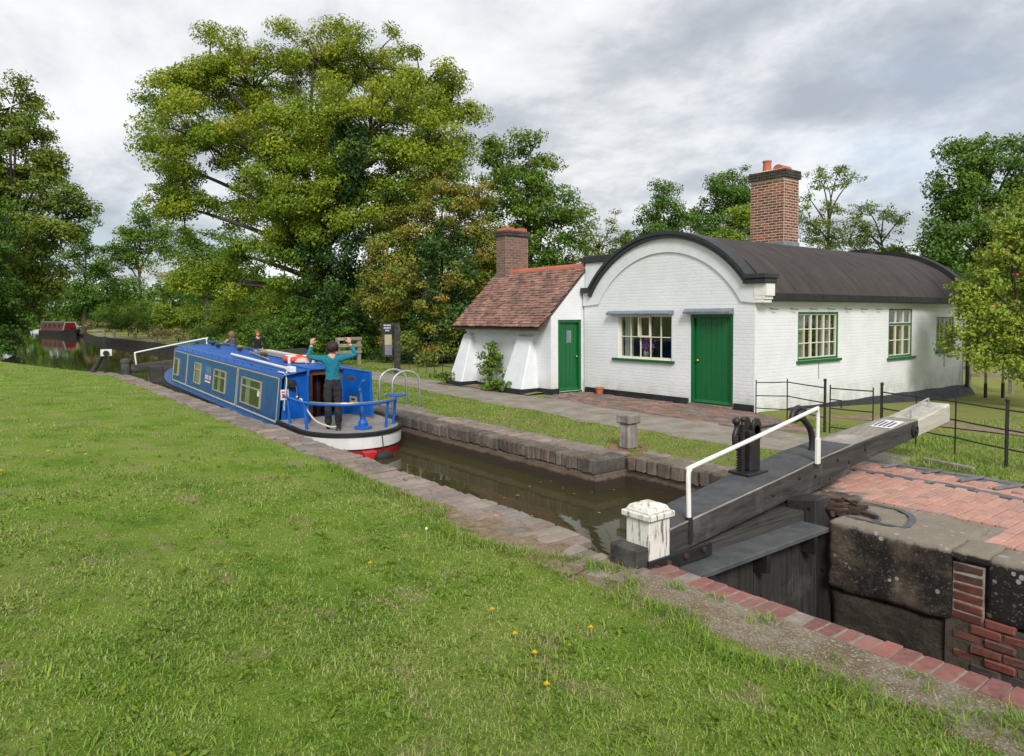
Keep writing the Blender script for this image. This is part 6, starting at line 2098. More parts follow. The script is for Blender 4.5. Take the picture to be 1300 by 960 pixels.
# ------------------------------------------------------------------ people
def hand(mb, wrist, direction, palm_n, thumb_side, curl=0.5, s=1.0):
    """palm, four unequal bent fingers and a thumb, added to a mesh builder"""
    d = Vector(direction).normalized()
    nrm = Vector(palm_n)
    nrm = (nrm - d * nrm.dot(d)).normalized()
    side = d.cross(nrm) * thumb_side
    wrist = Vector(wrist)
    mb.tube([wrist, wrist + d * 0.03 * s, wrist + d * 0.075 * s, wrist + d * 0.09 * s], [0.026 * s, 0.036 * s, 0.040 * s, 0.034 * s], 10, True, 0.55)
    for k, (off, ln) in enumerate(((0.028, 0.068), (0.010, 0.078), (-0.009, 0.072), (-0.027, 0.056))):
        p = wrist + d * 0.082 * s + side * off * s
        a = p + (d * math.cos(curl * 0.5) + nrm * math.sin(curl * 0.5)) * ln * 0.42 * s
        b = a + (d * math.cos(curl * 1.5) + nrm * math.sin(curl * 1.5)) * ln * 0.33 * s
        c = b + (d * math.cos(curl * 2.4) + nrm * math.sin(curl * 2.4)) * ln * 0.28 * s
        mb.tube([p - d * 0.01, a, b, c], [0.0095 * s, 0.009 * s, 0.0085 * s, 0.006 * s], 7)
    p = wrist + d * 0.03 * s + side * 0.030 * s
    a = p + (d * 0.6 + side * 0.7 + nrm * 0.3).normalized() * 0.034 * s
    b = a + (d * 0.8 + side * 0.15 + nrm * 0.6).normalized() * 0.030 * s
    mb.tube([p - side * 0.01, p, a, b], [0.010 * s, 0.0115 * s, 0.0105 * s, 0.008 * s], 7)


def person(name, label, base, yaw, J, mats, hair, hands, feet, head_yaw=0.0, head_tilt=0.0, sleeve=0.9, long_hair=0.0, face=True, detail=2):
    """J: joints in body space (x right, y forward, z up); one skinned body, hair as a child"""
    rot = Matrix.Rotation(yaw, 4, 'Z')
    T = Matrix.Translation(base) @ rot
    W = lambda p: T @ Vector(p)
    Ti = T.inverted()
    root = empty(name, base, label, 'person')
    verts, rad, reg, edges = [], [], [], []

    def vtx(p, r, g):
        verts.append(W(p)); rad.append(r); reg.append(g)
        return len(verts) - 1

    def chain(start, pts):
        prev = start
        for (p, r, g) in pts:
            k = vtx(p, r, g)
            edges.append((prev, k))
            prev = k
        return prev

    pel = vtx(J['pelvis'], (0.155, 0.115), 'leg')
    mid = lambda a, b, t: tuple(x + (y - x) * t for x, y in zip(a, b))
    waist = chain(pel, [(mid(J['pelvis'], J['chest'], 0.42), (0.128, 0.098), 'top')])
    chest = chain(waist, [(J['chest'], (0.150, 0.108), 'top'), (mid(J['chest'], J['neck'], 0.62), (0.105, 0.085), 'top')])
    neck = chain(chest, [(J['neck'], (0.056, 0.056), 'skin'), (mid(J['neck'], J['head'], 0.45), (0.058, 0.062), 'skin')])
    for s in ('l', 'r'):
        sh, el, wr = J['sh_' + s], J['el_' + s], J['wr_' + s]
        a = chain(chest, [(sh, (0.066, 0.066), 'top'), (mid(sh, el, 0.45), (0.050, 0.050), 'top' if sleeve > 0.3 else 'skin'), (el, (0.042, 0.042), 'top' if sleeve > 0.5 else 'skin'),
                          (mid(el, wr, 0.35), (0.040, 0.040), 'top' if sleeve > 0.7 else 'skin'), (mid(el, wr, 0.82), (0.031, 0.031), 'top' if sleeve > 0.85 else 'skin'), (wr, (0.026, 0.026), 'skin')])
        hp, kn, an = J['hip_' + s], J['kn_' + s], J['an_' + s]
        chain(pel, [(hp, (0.098, 0.098), 'leg'), (mid(hp, kn, 0.45), (0.088, 0.088), 'leg'), (kn, (0.062, 0.062), 'leg'), (mid(kn, an, 0.35), (0.064, 0.064), 'leg'), (an, (0.055, 0.060), 'leg')])
    me = bpy.data.meshes.new('skeleton')
    me.from_pydata([tuple(v) for v in verts], edges, [])
    tmp = bpy.data.objects.new('skeleton', me)
    COL.objects.link(tmp)
    sk = tmp.modifiers.new('skin', 'SKIN')
    sk.use_smooth_shade = True
    sk.branch_smoothing = 0.4
    for i, d in enumerate(me.skin_vertices[0].data):
        d.radius = rad[i]
        d.use_root = (i == pel)
    ss = tmp.modifiers.new('sub', 'SUBSURF')
    ss.levels = detail
    ss.render_levels = detail
    dg = bpy.context.evaluated_depsgraph_get()
    body = bpy.data.meshes.new_from_object(tmp.evaluated_get(dg))
    bpy.data.objects.remove(tmp)
    body.name = 'body'
    names = ['skin', 'top', 'leg', 'shoe']
    mm = [mats['skin'], mats['top'], mats['leg'], mats['shoe']]
    segs = [(np.array(verts[a]), np.array(verts[b]), reg[b]) for a, b in edges]
    # join head, hands and feet to the same mesh
    ex = MB()
    hd = Vector(J['head'])
    HR = Matrix.Rotation(head_yaw, 3, 'Z') @ Matrix.Rotation(head_tilt, 3, 'X')
    prof = []
    hv = []
    nseg, nr_ = 16, 12
    for i in range(nr_ + 1):
        t = math.pi * i / nr_
        for j in range(nseg):
            a = 2 * math.pi * j / nseg
            x, y, z = math.sin(t) * math.cos(a), math.sin(t) * math.sin(a), math.cos(t)
            jaw = 1.0 - 0.30 * max(0, -z) ** 1.3
            px, py, pz = x * 0.074 * jaw, y * 0.093 * (1 - 0.18 * max(0, -z)) + 0.012 * max(0, -z), z * 0.112
            if y > 0.75 and -0.35 < z < 0.25:      # nose
                py += 0.020 * max(0, 1 - abs(x) / 0.28) * max(0, 1 - abs(z + 0.12) / 0.3)
            if y > 0.5 and 0.0 < z < 0.3:           # eye sockets
                py -= 0.007 * max(0, 1 - abs(abs(x) - 0.38) / 0.22)
            hv.append(W(hd + HR @ Vector((px, py, pz))))
    hf = [(i * nseg + j, (i + 1) * nseg + j, (i + 1) * nseg + (j + 1) % nseg, i * nseg + (j + 1) % nseg) for i in range(nr_) for j in range(nseg)]
    ex.add(hv, hf)
    for s in (-1, 1):
        ec = W(hd + HR @ Vector((s * 0.076, -0.004, -0.005)))
        ex.ball(ec, 0.024, 8, 6, (0.5, 0.9, 1.2))
    for s, hd_ in hands.items():
        wr = W(J['wr_' + s])
        ex_dir = rot.to_3x3() @ Vector(hd_[0])
        ex_n = rot.to_3x3() @ Vector(hd_[1])
        hand(ex, wr, ex_dir, ex_n, 1 if s == 'r' else -1, hd_[2])
    shoe = MB()
    for s, fdir in feet.items():
        an = Vector(J['an_' + s])
        f = Vector(fdir).normalized()
        pts = [W(an - f * 0.055 + Vector((0, 0, -0.035))), W(an + f * 0.02 + Vector((0, 0, -0.025))), W(an + f * 0.10 + Vector((0, 0, -0.048))), W(an + f * 0.17 + Vector((0, 0, -0.055)))]
        shoe.tube(pts, [0.036, 0.042, 0.038, 0.026], 10)
    bm = bmesh.new()
    bm.from_mesh(body)
    bm.faces.ensure_lookup_table()
    CE = np.array([tuple(f.calc_center_median()) for f in bm.faces])
    DD = []
    for a, b, g_ in segs:
        ab = b - a
        tt = np.clip(((CE - a) @ ab) / (ab @ ab + 1e-9), 0, 1)
        DD.append(np.linalg.norm(CE - a - tt[:, None] * ab, axis=1))
    BI = np.argmin(np.array(DD), axis=0)
    for fi, f in enumerate(bm.faces):
        c = CE[fi]
        best = segs[BI[fi]][2]
        if best in ('top', 'leg'):
            q = Ti @ Vector(c)
            if abs(q.x) < 0.24 and q.z < J['pelvis'][2] + 0.24 and q.z > J['pelvis'][2] - 0.05:
                best = 'top' if q.z > J['pelvis'][2] + 0.06 else 'leg'
        f.material_index = names.index(best)
    from mathutils import noise as mn
    bm.normal_update()
    for v in bm.verts:
        mi = {names[f.material_index] for f in v.link_faces}
        q = Ti @ v.co
        if mi == {'leg'}:
            v.co += v.normal * (0.011 * mn.noise(Vector((q.x * 9, q.y * 9, q.z * 16))) + 0.005)
        elif mi == {'top'}:
            v.co += v.normal * (0.009 * mn.noise(Vector((q.x * 15, q.y * 15, q.z * 26 + q.x * 12))) + 0.004)
        elif 'top' in mi and 'leg' in mi:
            v.co += v.normal * 0.010
    for mbx, idx in ((ex, 0), (shoe, 3)):
        tmpm = mbx.mesh('tmp', mats['skin'], smooth=True)
        k = len(bm.faces)
        bm.from_mesh(tmpm)
        bm.faces.ensure_lookup_table()
        for f in bm.faces[k:]:
            f.material_index = idx
    idx_ = [f.material_index for f in bm.faces]
    bm.to_mesh(body)
    bm.free()
    while len(body.materials):
        body.materials.pop(index=0)
    for x in mm:
        body.materials.append(x)
    body.polygons.foreach_set('material_index', idx_)
    body.polygons.foreach_set('use_smooth', [True] * len(body.polygons))
    mesh_obj('body', body, root)
    # hair: a shell over the back and top of the skull with strands
    hb = MB()
    hv = []
    for i in range(10):
        t = math.pi * 0.62 * i / 9
        for j in range(20):
            a = 2 * math.pi * j / 20
            x, y, z = math.sin(t) * math.cos(a), math.sin(t) * math.sin(a), math.cos(t)
            tt = t
            if y > 0.35 and t > 0.9:               # hairline above the brow
                z = max(z, 0.30 + 0.25 * (y - 0.35))
            lump = 1 + 0.05 * math.sin(7 * a + 3 * t) + 0.04 * math.sin(13 * a)
            px, py, pz = x * 0.096 * lump, y * 0.112 * lump - 0.008, z * 0.126
            if y < 0.3:
                pz -= long_hair * max(0, t - 1.2) * 0.5
            hv.append(W(hd + HR @ Vector((px, py, pz))))
    hb.add(hv, [(i * 20 + j, (i + 1) * 20 + j, (i + 1) * 20 + (j + 1) % 20, i * 20 + (j + 1) % 20) for i in range(9) for j in range(20)])
    rr = random.Random(name + label)
    for k in range(110):
        a = rr.uniform(math.pi * 0.95, math.pi * 2.05) 
        t0_ = rr.uniform(0.25, 1.1)
        pts = []
        for q in range(4):
            t = t0_ + q * 0.32
            x, y, z = math.sin(t) * math.cos(a), math.sin(t) * math.sin(a), math.cos(t)
            pts.append(W(hd + HR @ Vector((x * 0.100, y * 0.117 - 0.008, z * 0.129 - (long_hair * 0.5 * max(0, t - 1.2))))))
        hb.tube(pts, [0.006, 0.009, 0.009, 0.004], 5)
    hb.build('hair', hair, root, smooth=True)
    if face:
        for s in (-1, 1):
            MB().ball(W(hd + HR @ Vector((s * 0.030, 0.083, 0.012))), 0.010, 8, 6).build('eye', M['eye'], root, smooth=True)
        MB().ball(W(hd + HR @ Vector((0, 0.086, -0.052))), 0.018, 8, 6, (1.2, 1.2, 0.35)).build('mouth', M['lip'], root, smooth=True)
    return root


skin = dict(skin=M['skin'], shoe=M['shoe'])
# woman on the stern deck, seen from behind, both arms raised with bent elbows
WJ = dict(pelvis=(0, 0, 0.86), chest=(0, -0.01, 1.17), neck=(0, 0.0, 1.375), head=(0.01, 0.015, 1.50),
          sh_l=(-0.165, 0, 1.30), el_l=(-0.43, 0.04, 1.34), wr_l=(-0.36, 0.09, 1.56), sh_r=(0.17, 0, 1.31), el_r=(0.43, 0.03, 1.36), wr_r=(0.32, 0.08, 1.57),
          hip_l=(-0.085, 0, 0.80), kn_l=(-0.085, 0.01, 0.45), an_l=(-0.085, -0.02, 0.075), hip_r=(0.085, 0, 0.80), kn_r=(0.09, 0.01, 0.45), an_r=(0.10, -0.02, 0.075))
WJ = {k_: tuple(a_ * 0.965 for a_ in v_) for k_, v_ in WJ.items()}
wd = (Vector((-11.75, 5.12, 0)) - Vector((0, 0, 0))).normalized()
person('person', 'woman in teal top and dark trousers on the boat stern raising both arms', (-11.80, 5.10, -0.008), math.atan2(wd.y, wd.x) - math.pi / 2, WJ,
       dict(top=M['teal'], leg=M['trouser'], **skin), M['hair_dark'], {'l': ((0.15, 0.1, 1), (0.6, 0.8, 0), 1.0), 'r': ((-0.15, 0.1, 1), (-0.6, 0.8, 0), 1.0)}, {'l': (0, 1, 0), 'r': (0.1, 1, 0)}, long_hair=0.05, detail=3)
# two people resting on the far balance beam
bz = 0.585
SJ = dict(pelvis=(0, 0, 0.10), chest=(0, 0.03, 0.42), neck=(0, 0.05, 0.62), head=(0.0, 0.09, 0.745),
          sh_l=(-0.165, 0.04, 0.56), el_l=(-0.20, 0.22, 0.42), wr_l=(-0.12, 0.46, 0.40), sh_r=(0.165, 0.04, 0.56), el_r=(0.22, 0.15, 0.36), wr_r=(0.12, 0.36, 0.28),
          hip_l=(-0.09, 0.05, 0.08), kn_l=(-0.10, 0.42, 0.30), an_l=(-0.10, 0.52, -0.14), hip_r=(0.09, 0.05, 0.08), kn_r=(0.10, 0.45, 0.10), an_r=(0.10, 0.48, -0.32))
person('person', 'seated woman with fair hair, dark vest and pale jeans beyond the boat roof', (-27.6, 7.95, bz), math.radians(112), SJ, dict(top=M['vest'], leg=M['denim'], **skin), M['hair_fair'],
       {'l': ((0.1, 1, -0.1), (0, 0, -1), 0.5), 'r': ((-0.4, 0.8, -0.2), (0, 0, -1), 0.5)}, {'l': (0, 1, -0.1), 'r': (0, 1, -0.1)}, sleeve=0.1, long_hair=0.25, head_tilt=-0.1)
MJ = dict(SJ)
MJ.update(sh_l=(-0.19, 0.03, 0.58), sh_r=(0.19, 0.03, 0.58), el_l=(-0.27, 0.0, 0.33), wr_l=(-0.14, 0.18, 0.16), el_r=(0.27, 0.0, 0.33), wr_r=(0.16, 0.18, 0.14), kn_l=(-0.14, 0.44, 0.10), an_l=(-0.14, 0.48, -0.35), kn_r=(0.14, 0.44, 0.10), an_r=(0.14, 0.48, -0.35))
person('person', 'seated person in black jacket with red hair beyond the boat roof', (-27.6, 8.88, bz), math.radians(-100), MJ, dict(top=M['blackcloth'], leg=M['khaki'], **skin), M['hair_red'],
       {'l': ((0.3, 0.8, -0.5), (0.5, 0, -1), 0.6), 'r': ((-0.3, 0.8, -0.5), (-0.5, 0, -1), 0.6)}, {'l': (0, 1, -0.1), 'r': (0, 1, -0.1)})

# ------------------------------------------------------------------ trees, shrubs, grass
def leaves_mesh(name, cen, rad, outward, n_each, size, mat, tint0, droop=0.0, lrng=None, width=0.31):
    """diamond leaves scattered round clump centres. cen (k,3), rad (k,3), n_each (k,), tint0 (k,)"""
    g = lrng or rng
    idx = np.repeat(np.arange(len(cen)), n_each)
    n = len(idx)
    d = g.normal(size=(n, 3))
    d /= np.linalg.norm(d, axis=1)[:, None] + 1e-9
    r = g.random(n) ** 0.55
    p = cen[idx] + d * rad[idx] * r[:, None]
    nrm = g.normal(size=(n, 3)) * 0.75 + d * 0.7 + outward[idx] * 0.5
    nrm[:, 2] += 0.75
    nrm /= np.linalg.norm(nrm, axis=1)[:, None] + 1e-9
    t = g.normal(size=(n, 3))
    t[:, 2] -= 0.5 + droop
    t -= nrm * (t * nrm).sum(1)[:, None]
    t /= np.linalg.norm(t, axis=1)[:, None] + 1e-9
    b = np.cross(nrm, t)
    s = size * 1.08 * (0.65 + 0.7 * g.random(n))[:, None]
    V = np.empty((n, 4, 3), dtype=np.float32)
    V[:, 0] = p - t * s * 0.5
    V[:, 1] = p + b * s * width + nrm * s * 0.10
    V[:, 2] = p + t * s * 0.5 - nrm * s * 0.08
    V[:, 3] = p - b * s * width + nrm * s * 0.10
    Q_ = np.arange(4 * n, dtype=np.int32).reshape(n, 4)
    tint = np.clip(tint0[idx] + g.normal(size=n) * 0.16, 0, 1)
    return np_mesh(name, V.reshape(-1, 3), Q_, mat, tint)


def px_lobes(D, lobes):
    """(px,py,rx,ry[,dD]) in photo pixels at depth D -> centres and radii in metres"""
    out = []
    for lb in lobes:
        px, py, rx, ry = lb[:4]
        dD = lb[4] if len(lb) > 4 else 0.0
        c = P(px, py, D + dD)
        k = D / FPX
        out.append((c, rx * k, ry * k))
    return out


def tree(name, label, cat, base, lobes, leaf, size, mat, trunk_r=0.3, group=None, clump=0.75, cov=2.4, bark='bark', twigs=True, tint=0.45, tint_up=0.25, seed=0, limbs=True, extra=None, fill=1.0, grow=1.16):
    g = np.random.default_rng(seed + 11)
    rr = random.Random(seed + 5)
    base = Vector(base)
    root = empty(name, base, label, cat, group)
    C_, R_, O_, N_, T_ = [], [], [], [], []
    tb = MB()
    zs = [c.z for c, _, _ in lobes]
    ztop, zlow = max(c.z + r2 for c, r1, r2 in lobes), min(zs)
    cx = Vector((sum(c.x for c, _, _ in lobes) / len(lobes), sum(c.y for c, _, _ in lobes) / len(lobes), 0))
    fork = Vector((base.x * 0.6 + cx.x * 0.4, base.y * 0.6 + cx.y * 0.4, base.z + max(0.6, (zlow - base.z) * 0.75)))
    crown_axis = Vector((cx.x, cx.y, (ztop - base.z) * 0.8 + base.z))
    if trunk_r:
        pth = curve_pts([base - Vector((0, 0, 0.2)), base + (fork - base) * 0.5 + Vector((rr.uniform(-.1, .1), rr.uniform(-.1, .1), 0)), fork, fork + (crown_axis - fork) * 0.5, crown_axis], 4)
        k = len(pth)
        tb.tube(pth, [trunk_r * (1.25 if i == 0 else 1) * (1 - 0.93 * (i / (k - 1)) ** 0.8) + 0.01 for i in range(k)], 9)
    for li, (c, r1, r2) in enumerate(lobes):
        if trunk_r and limbs:
            t_ = min(0.95, max(0.0, (c.z - fork.z) / max(0.5, crown_axis.z - fork.z) * 0.55))
            st_ = fork + (crown_axis - fork) * t_
            mid_ = (st_ + c) / 2 + Vector((rr.uniform(-.15, .15) * r1, rr.uniform(-.15, .15) * r1, 0.12 * r2))
            rl = trunk_r * (0.30 - 0.12 * t_)
            lp = curve_pts([st_, mid_, c], 4)
            tb.tube(lp, [rl * (1 - 0.8 * i / (len(lp) - 1)) + 0.01 for i in range(len(lp))], 7)
        r1, r2 = r1 * grow, r2 * grow
        k = max(5, int(fill * 3.6 * r1 * r2 / (clump * clump)))
        d = g.normal(size=(k, 3))
        d /= np.linalg.norm(d, axis=1)[:, None]
        rad = g.random(k) ** 0.42
        cen = np.array(c)[None, :] + d * rad[:, None] * np.array([r1, r1, r2])[None, :]
        keep = cen[:, 2] > base.z + min(0.25, 0.2 * r2)
        cen, d, rad = cen[keep], d[keep], rad[keep]
        k = len(cen)
        if not k:
            continue
        area = math.pi * r1 * r2 * fill
        size_ = size * 0.84
        leaf_a = size_ * size_ * 0.36
        n_tot = 1.35 * cov * area / leaf_a
        ce = np.full((k, 3), clump) * (0.55 + 0.8 * g.random(k))[:, None]
        ce[:, 2] *= 0.62
        C_.append(cen); R_.append(ce); O_.append(d)
        N_.append(np.maximum(4, (n_tot / k * (ce[:, 0] / clump) ** 2).astype(int)))
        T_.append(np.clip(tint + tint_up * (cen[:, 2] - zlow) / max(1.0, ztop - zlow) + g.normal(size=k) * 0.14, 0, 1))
        if trunk_r and twigs:
            for q in range(0, k, 2):
                e = Vector(cen[q])
                s_ = c + (e - c) * rr.uniform(0.0, 0.25)
                m_ = (s_ + e) / 2 + Vector((0, 0, 0.08 * r2))
                tw = trunk_r * 0.075 + 0.008
                tb.tube([s_, m_, e], [tw, tw * 0.7, tw * 0.25], 5, False)
    if trunk_r:
        tb.build('trunk', M[bark], root, smooth=True)
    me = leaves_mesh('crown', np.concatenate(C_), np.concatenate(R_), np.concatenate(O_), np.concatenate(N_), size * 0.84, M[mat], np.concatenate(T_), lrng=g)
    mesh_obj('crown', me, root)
    if extra:
        C2 = []
        for (lb, m2, sz, cl, tn) in extra:
            for (c, r1, r2) in lb:
                pass
            cs, rs, os_, ns, ts = [], [], [], [], []
            for (c, r1, r2) in lb:
                k = max(6, int(2.4 * r1 * r2 / (cl * cl)))
                d = g.normal(size=(k, 3))
                d /= np.linalg.norm(d, axis=1)[:, None]
                cs.append(np.array(c)[None] + d * (g.random(k) ** 0.4)[:, None] * np.array([r1, r1, r2])[None])
                rs.append(np.full((k, 3), cl)); os_.append(d)
                ns.append(np.full(k, max(4, int(2.6 * math.pi * r1 * r2 / (sz * sz * 0.36) / k))))
                ts.append(np.clip(tn + g.normal(size=k) * 0.15, 0, 1))
            cs = np.concatenate(cs)
            me = leaves_mesh('ivy', cs, np.concatenate(rs), np.concatenate(os_), np.concatenate(ns), sz, M[m2], np.concatenate(ts), lrng=g)
            mesh_obj('ivy', me, root)
    return root


def base_at(px, D, z=0.0):
    p = P(px, 400, D)
    return (p.x, p.y, z)


# the great ash with its ivied trunk
D = 36
tree('ash_tree', 'tall spreading ash tree with yellow green crown and ivy covered trunk', 'tree', base_at(438, D), px_lobes(D, [
    (265, 90, 62, 50, 1), (222, 128, 38, 42), (216, 205, 34, 46), (250, 175, 62, 56, -1), (232, 262, 42, 38), (322, 112, 58, 55, 2), (338, 196, 54, 52, -2), (398, 76, 66, 44, 1), (468, 86, 70, 48, 3), (535, 112, 48, 46), (572, 150, 36, 54, 1),
    (540, 190, 52, 54, -2), (470, 168, 62, 58, -3), (408, 160, 58, 58, -1), (402, 242, 52, 44, -3), (338, 262, 40, 34), (502, 246, 56, 48, -3), (556, 232, 40, 44), (300, 322, 30, 24), (365, 322, 44, 40, -2), (252, 352, 40, 28, 1), (300, 360, 34, 26), (360, 392, 40, 30), (430, 255, 40, 34, -4), (378, 300, 36, 30, -3), (300, 258, 34, 30, 1), (455, 225, 36, 34, 2)]),
    0, 0.150, 'leaf_ash', 0.62, clump=0.80, cov=2.8, seed=1, grow=1.13, tint=0.32, tint_up=0.42,
    extra=[(px_lobes(D, [(440, 290, 34, 70, -3.5), (430, 375, 60, 55, -3), (448, 210, 22, 50, -4.5), (455, 440, 60, 40, -2), (432, 160, 14, 36, -4), (400, 330, 30, 20, -3), (490, 330, 34, 34, -3)]), 'leaf_ivy', 0.13, 0.5, 0.2)])
# hawthorn smothered in ivy, rust tinted
D = 31
tree('hawthorn', 'rust tinted hawthorn draped with ivy behind the outbuilding', 'tree', base_at(560, D), px_lobes(D, [
    (565, 252, 46, 42), (520, 300, 48, 44), (594, 310, 44, 52, 1), (545, 365, 66, 52, -1), (497, 385, 40, 44), (614, 380, 30, 56, 1), (560, 430, 74, 36, -1), (486, 330, 24, 26), (600, 250, 24, 30, 1), (630, 330, 16, 30, 1)]),
    0, 0.13, 'leaf_hawthorn', 0.2, clump=0.50, cov=2.5, seed=2, tint=0.58, tint_up=0.15,
    extra=[(px_lobes(D, [(570, 340, 40, 56, -1.2), (560, 400, 52, 44, -1.4)]), 'leaf_ivy', 0.12, 0.4, 0.6)])
# trees behind the cottage
TB = 'trees behind the cottage'
D = 42
tree('alder', 'pointed green tree just right of the ash, behind the small chimney', 'tree', base_at(680, D), px_lobes(D, [
    (672, 200, 22, 32), (678, 240, 38, 34), (700, 285, 40, 40), (655, 275, 38, 44, 1), (712, 335, 34, 34), (650, 340, 40, 40), (690, 370, 50, 40), (630, 220, 24, 44, 2), (622, 190, 14, 24, 2)]), 0, 0.19, 'leaf_mid', 0.3, TB, clump=0.75, cov=2.4, seed=3, tint=0.4)
D = 50
tree('thin_tree', 'sparse thin tree seen above the cottage parapet', 'tree', base_at(752, D), px_lobes(D, [(745, 285, 13, 20), (752, 318, 14, 18), (768, 312, 16, 16), (780, 285, 7, 14), (790, 325, 16, 14), (735, 330, 14, 22)]), 0, 0.17, 'leaf_olive', 0.22, TB, clump=0.5, cov=1.2, seed=4, tint=0.4)
D = 52
tree('lime_tree', 'round dark green tree behind the cottage gable', 'tree', base_at(838, D), px_lobes(D, [(836, 262, 28, 26), (815, 290, 20, 22), (858, 288, 26, 24), (838, 320, 46, 30), (795, 325, 18, 18)]), 0, 0.2, 'leaf_dark', 0.35, TB, clump=0.8, cov=2.5, seed=5, tint=0.55)
tree('lime_tree', 'taller dark green tree left of the big chimney', 'tree', base_at(930, D + 3), px_lobes(D + 3, [(930, 238, 30, 26), (902, 260, 24, 26), (955, 250, 26, 30), (925, 290, 46, 30), (890, 300, 24, 24), (985, 285, 26, 30)]), 0, 0.2, 'leaf_dark', 0.35, TB, clump=0.8, cov=2.5, seed=6, tint=0.5)
D = 40
tree('young_tree', 'pale green young tree beside the big chimney', 'tree', base_at(938, D), px_lobes(D, [(940, 278, 14, 20), (932, 300, 26, 18), (950, 315, 22, 14)]), 0, 0.16, 'leaf_lime', 0.15, TB, clump=0.6, cov=2.4, seed=7, tint=0.25)
D = 46
tree('scots_pine', 'open crowned tree with bare forked limbs right of the big chimney', 'tree', base_at(1052, D), px_lobes(D, [(1040, 222, 20, 8), (1064, 216, 16, 7), (1082, 226, 14, 6), (1052, 238, 24, 8), (1026, 250, 8, 5), (1058, 262, 16, 10), (1030, 285, 20, 22), (1060, 300, 34, 22)]), 0, 0.15, 'leaf_grey', 0.24, TB, clump=0.42, cov=1.25, seed=8, tint=0.3)
tree('scots_pine', 'leaning tree with flat topped crown above the barrel roof', 'tree', base_at(1134, D), px_lobes(D, [(1100, 264, 22, 8), (1122, 268, 22, 8), (1146, 276, 14, 10), (1084, 282, 12, 8), (1105, 300, 30, 18), (1140, 318, 26, 10)]), 0, 0.15, 'leaf_grey', 0.26, TB, clump=0.42, cov=1.2, seed=9, tint=0.25, bark='bark')
D = 40
tree('oak_tree', 'tall dark green oak rising behind the right end of the cottage', 'tree', base_at(1246, D), px_lobes(D, [
    (1225, 190, 30, 24), (1262, 205, 28, 30), (1215, 225, 26, 28), (1245, 248, 44, 34), (1280, 240, 22, 24), (1200, 285, 30, 34), (1240, 300, 46, 40), (1285, 300, 30, 40), (1190, 330, 28, 30), (1225, 355, 46, 34), (1268, 370, 44, 40), (1310, 230, 26, 50), (1320, 330, 34, 60), (1300, 180, 10, 14)]), 0, 0.2, 'leaf_dark', 0.45, TB, clump=0.8, cov=2.4, seed=10, tint=0.55)
tree('oak_tree', 'dark tree at the right edge behind the apple tree', 'tree', base_at(1400, 44), px_lobes(44, [(1390, 200, 60, 60), (1420, 290, 70, 70), (1380, 370, 60, 60), (1480, 260, 60, 80), (1350, 420, 50, 40), (1450, 400, 70, 50)]), 0, 0.42, 'leaf_mid', 0.45, TB, clump=0.9, cov=2.2, seed=12)
# apple tree by the side of the cottage
D = 17.5
ap_l = px_lobes(D, [(1292, 285, 26, 30), (1275, 325, 30, 30), (1252, 362, 28, 26), (1300, 360, 40, 36), (1225, 400, 24, 18), (1212, 425, 18, 14), (1265, 410, 34, 30), (1310, 410, 40, 40), (1250, 445, 36, 24), (1300, 460, 40, 20), (1340, 330, 40, 60), (1350, 420, 50, 50), (1226, 378, 14, 12), (1320, 265, 24, 26)])
apz = far_z(-3.9, 16.4)
tree('apple_tree', 'yellow green apple tree with red fruit at the right of the cottage', 'tree', base_at(1318, D, apz), ap_l, 0, 0.105, 'leaf_apple', 0.13, clump=0.30, cov=2.0, seed=13, tint=0.42, tint_up=0.15)
for (px, py) in ((1291, 349), (1262, 388), (1278, 318), (1300, 425)):
    a = P(px, py, D - 0.55)
    tag(MB().ball(a, 0.04, 10, 7).build('apple', M['apple'], smooth=True), 'small red apple hanging in the apple tree', 'apple', 'apples in the apple tree')

# left bank trees overhanging the pound
LG = 'trees on the left bank'
tree('alder', 'big dark alder overhanging the water at the left edge', 'tree', base_at(8, 47), px_lobes(47, [
    (15, 135, 34, 30), (-20, 170, 40, 40), (38, 172, 34, 28), (58, 205, 26, 20), (20, 225, 50, 40), (-30, 250, 50, 60), (68, 252, 34, 24), (30, 290, 56, 44), (98, 268, 22, 14), (72, 302, 40, 28), (0, 340, 55, 46), (45, 348, 40, 30), (-5, 400, 44, 34), (-40, 380, 60, 60), (-10, 435, 40, 18)]), 0, 0.23, 'leaf_olive', 0.5, LG, clump=0.85, cov=2.5, seed=20, tint=0.34, tint_up=0.2)
tree('willow', 'grey green bush dipping to the water at the left edge', 'tree', base_at(-10, 42), px_lobes(42, [(-5, 300, 26, 60), (-12, 390, 36, 40), (-40, 380, 50, 70), (-5, 440, 30, 12)]), 0, 0.17, 'leaf_dark', 0.25, LG, clump=0.7, cov=2.4, seed=21, tint=0.25, tint_up=0.3)
tree('alder', 'slim tree behind the left bank alder, by the distant boat', 'tree', base_at(105, 92), px_lobes(92, [(112, 300, 16, 20), (102, 340, 26, 30), (120, 370, 26, 26), (88, 385, 26, 22), (130, 335, 14, 20)]), 0, 0.35, 'leaf_dark', 0.4, LG, clump=1.3, cov=2.3, seed=22, tint=0.4)
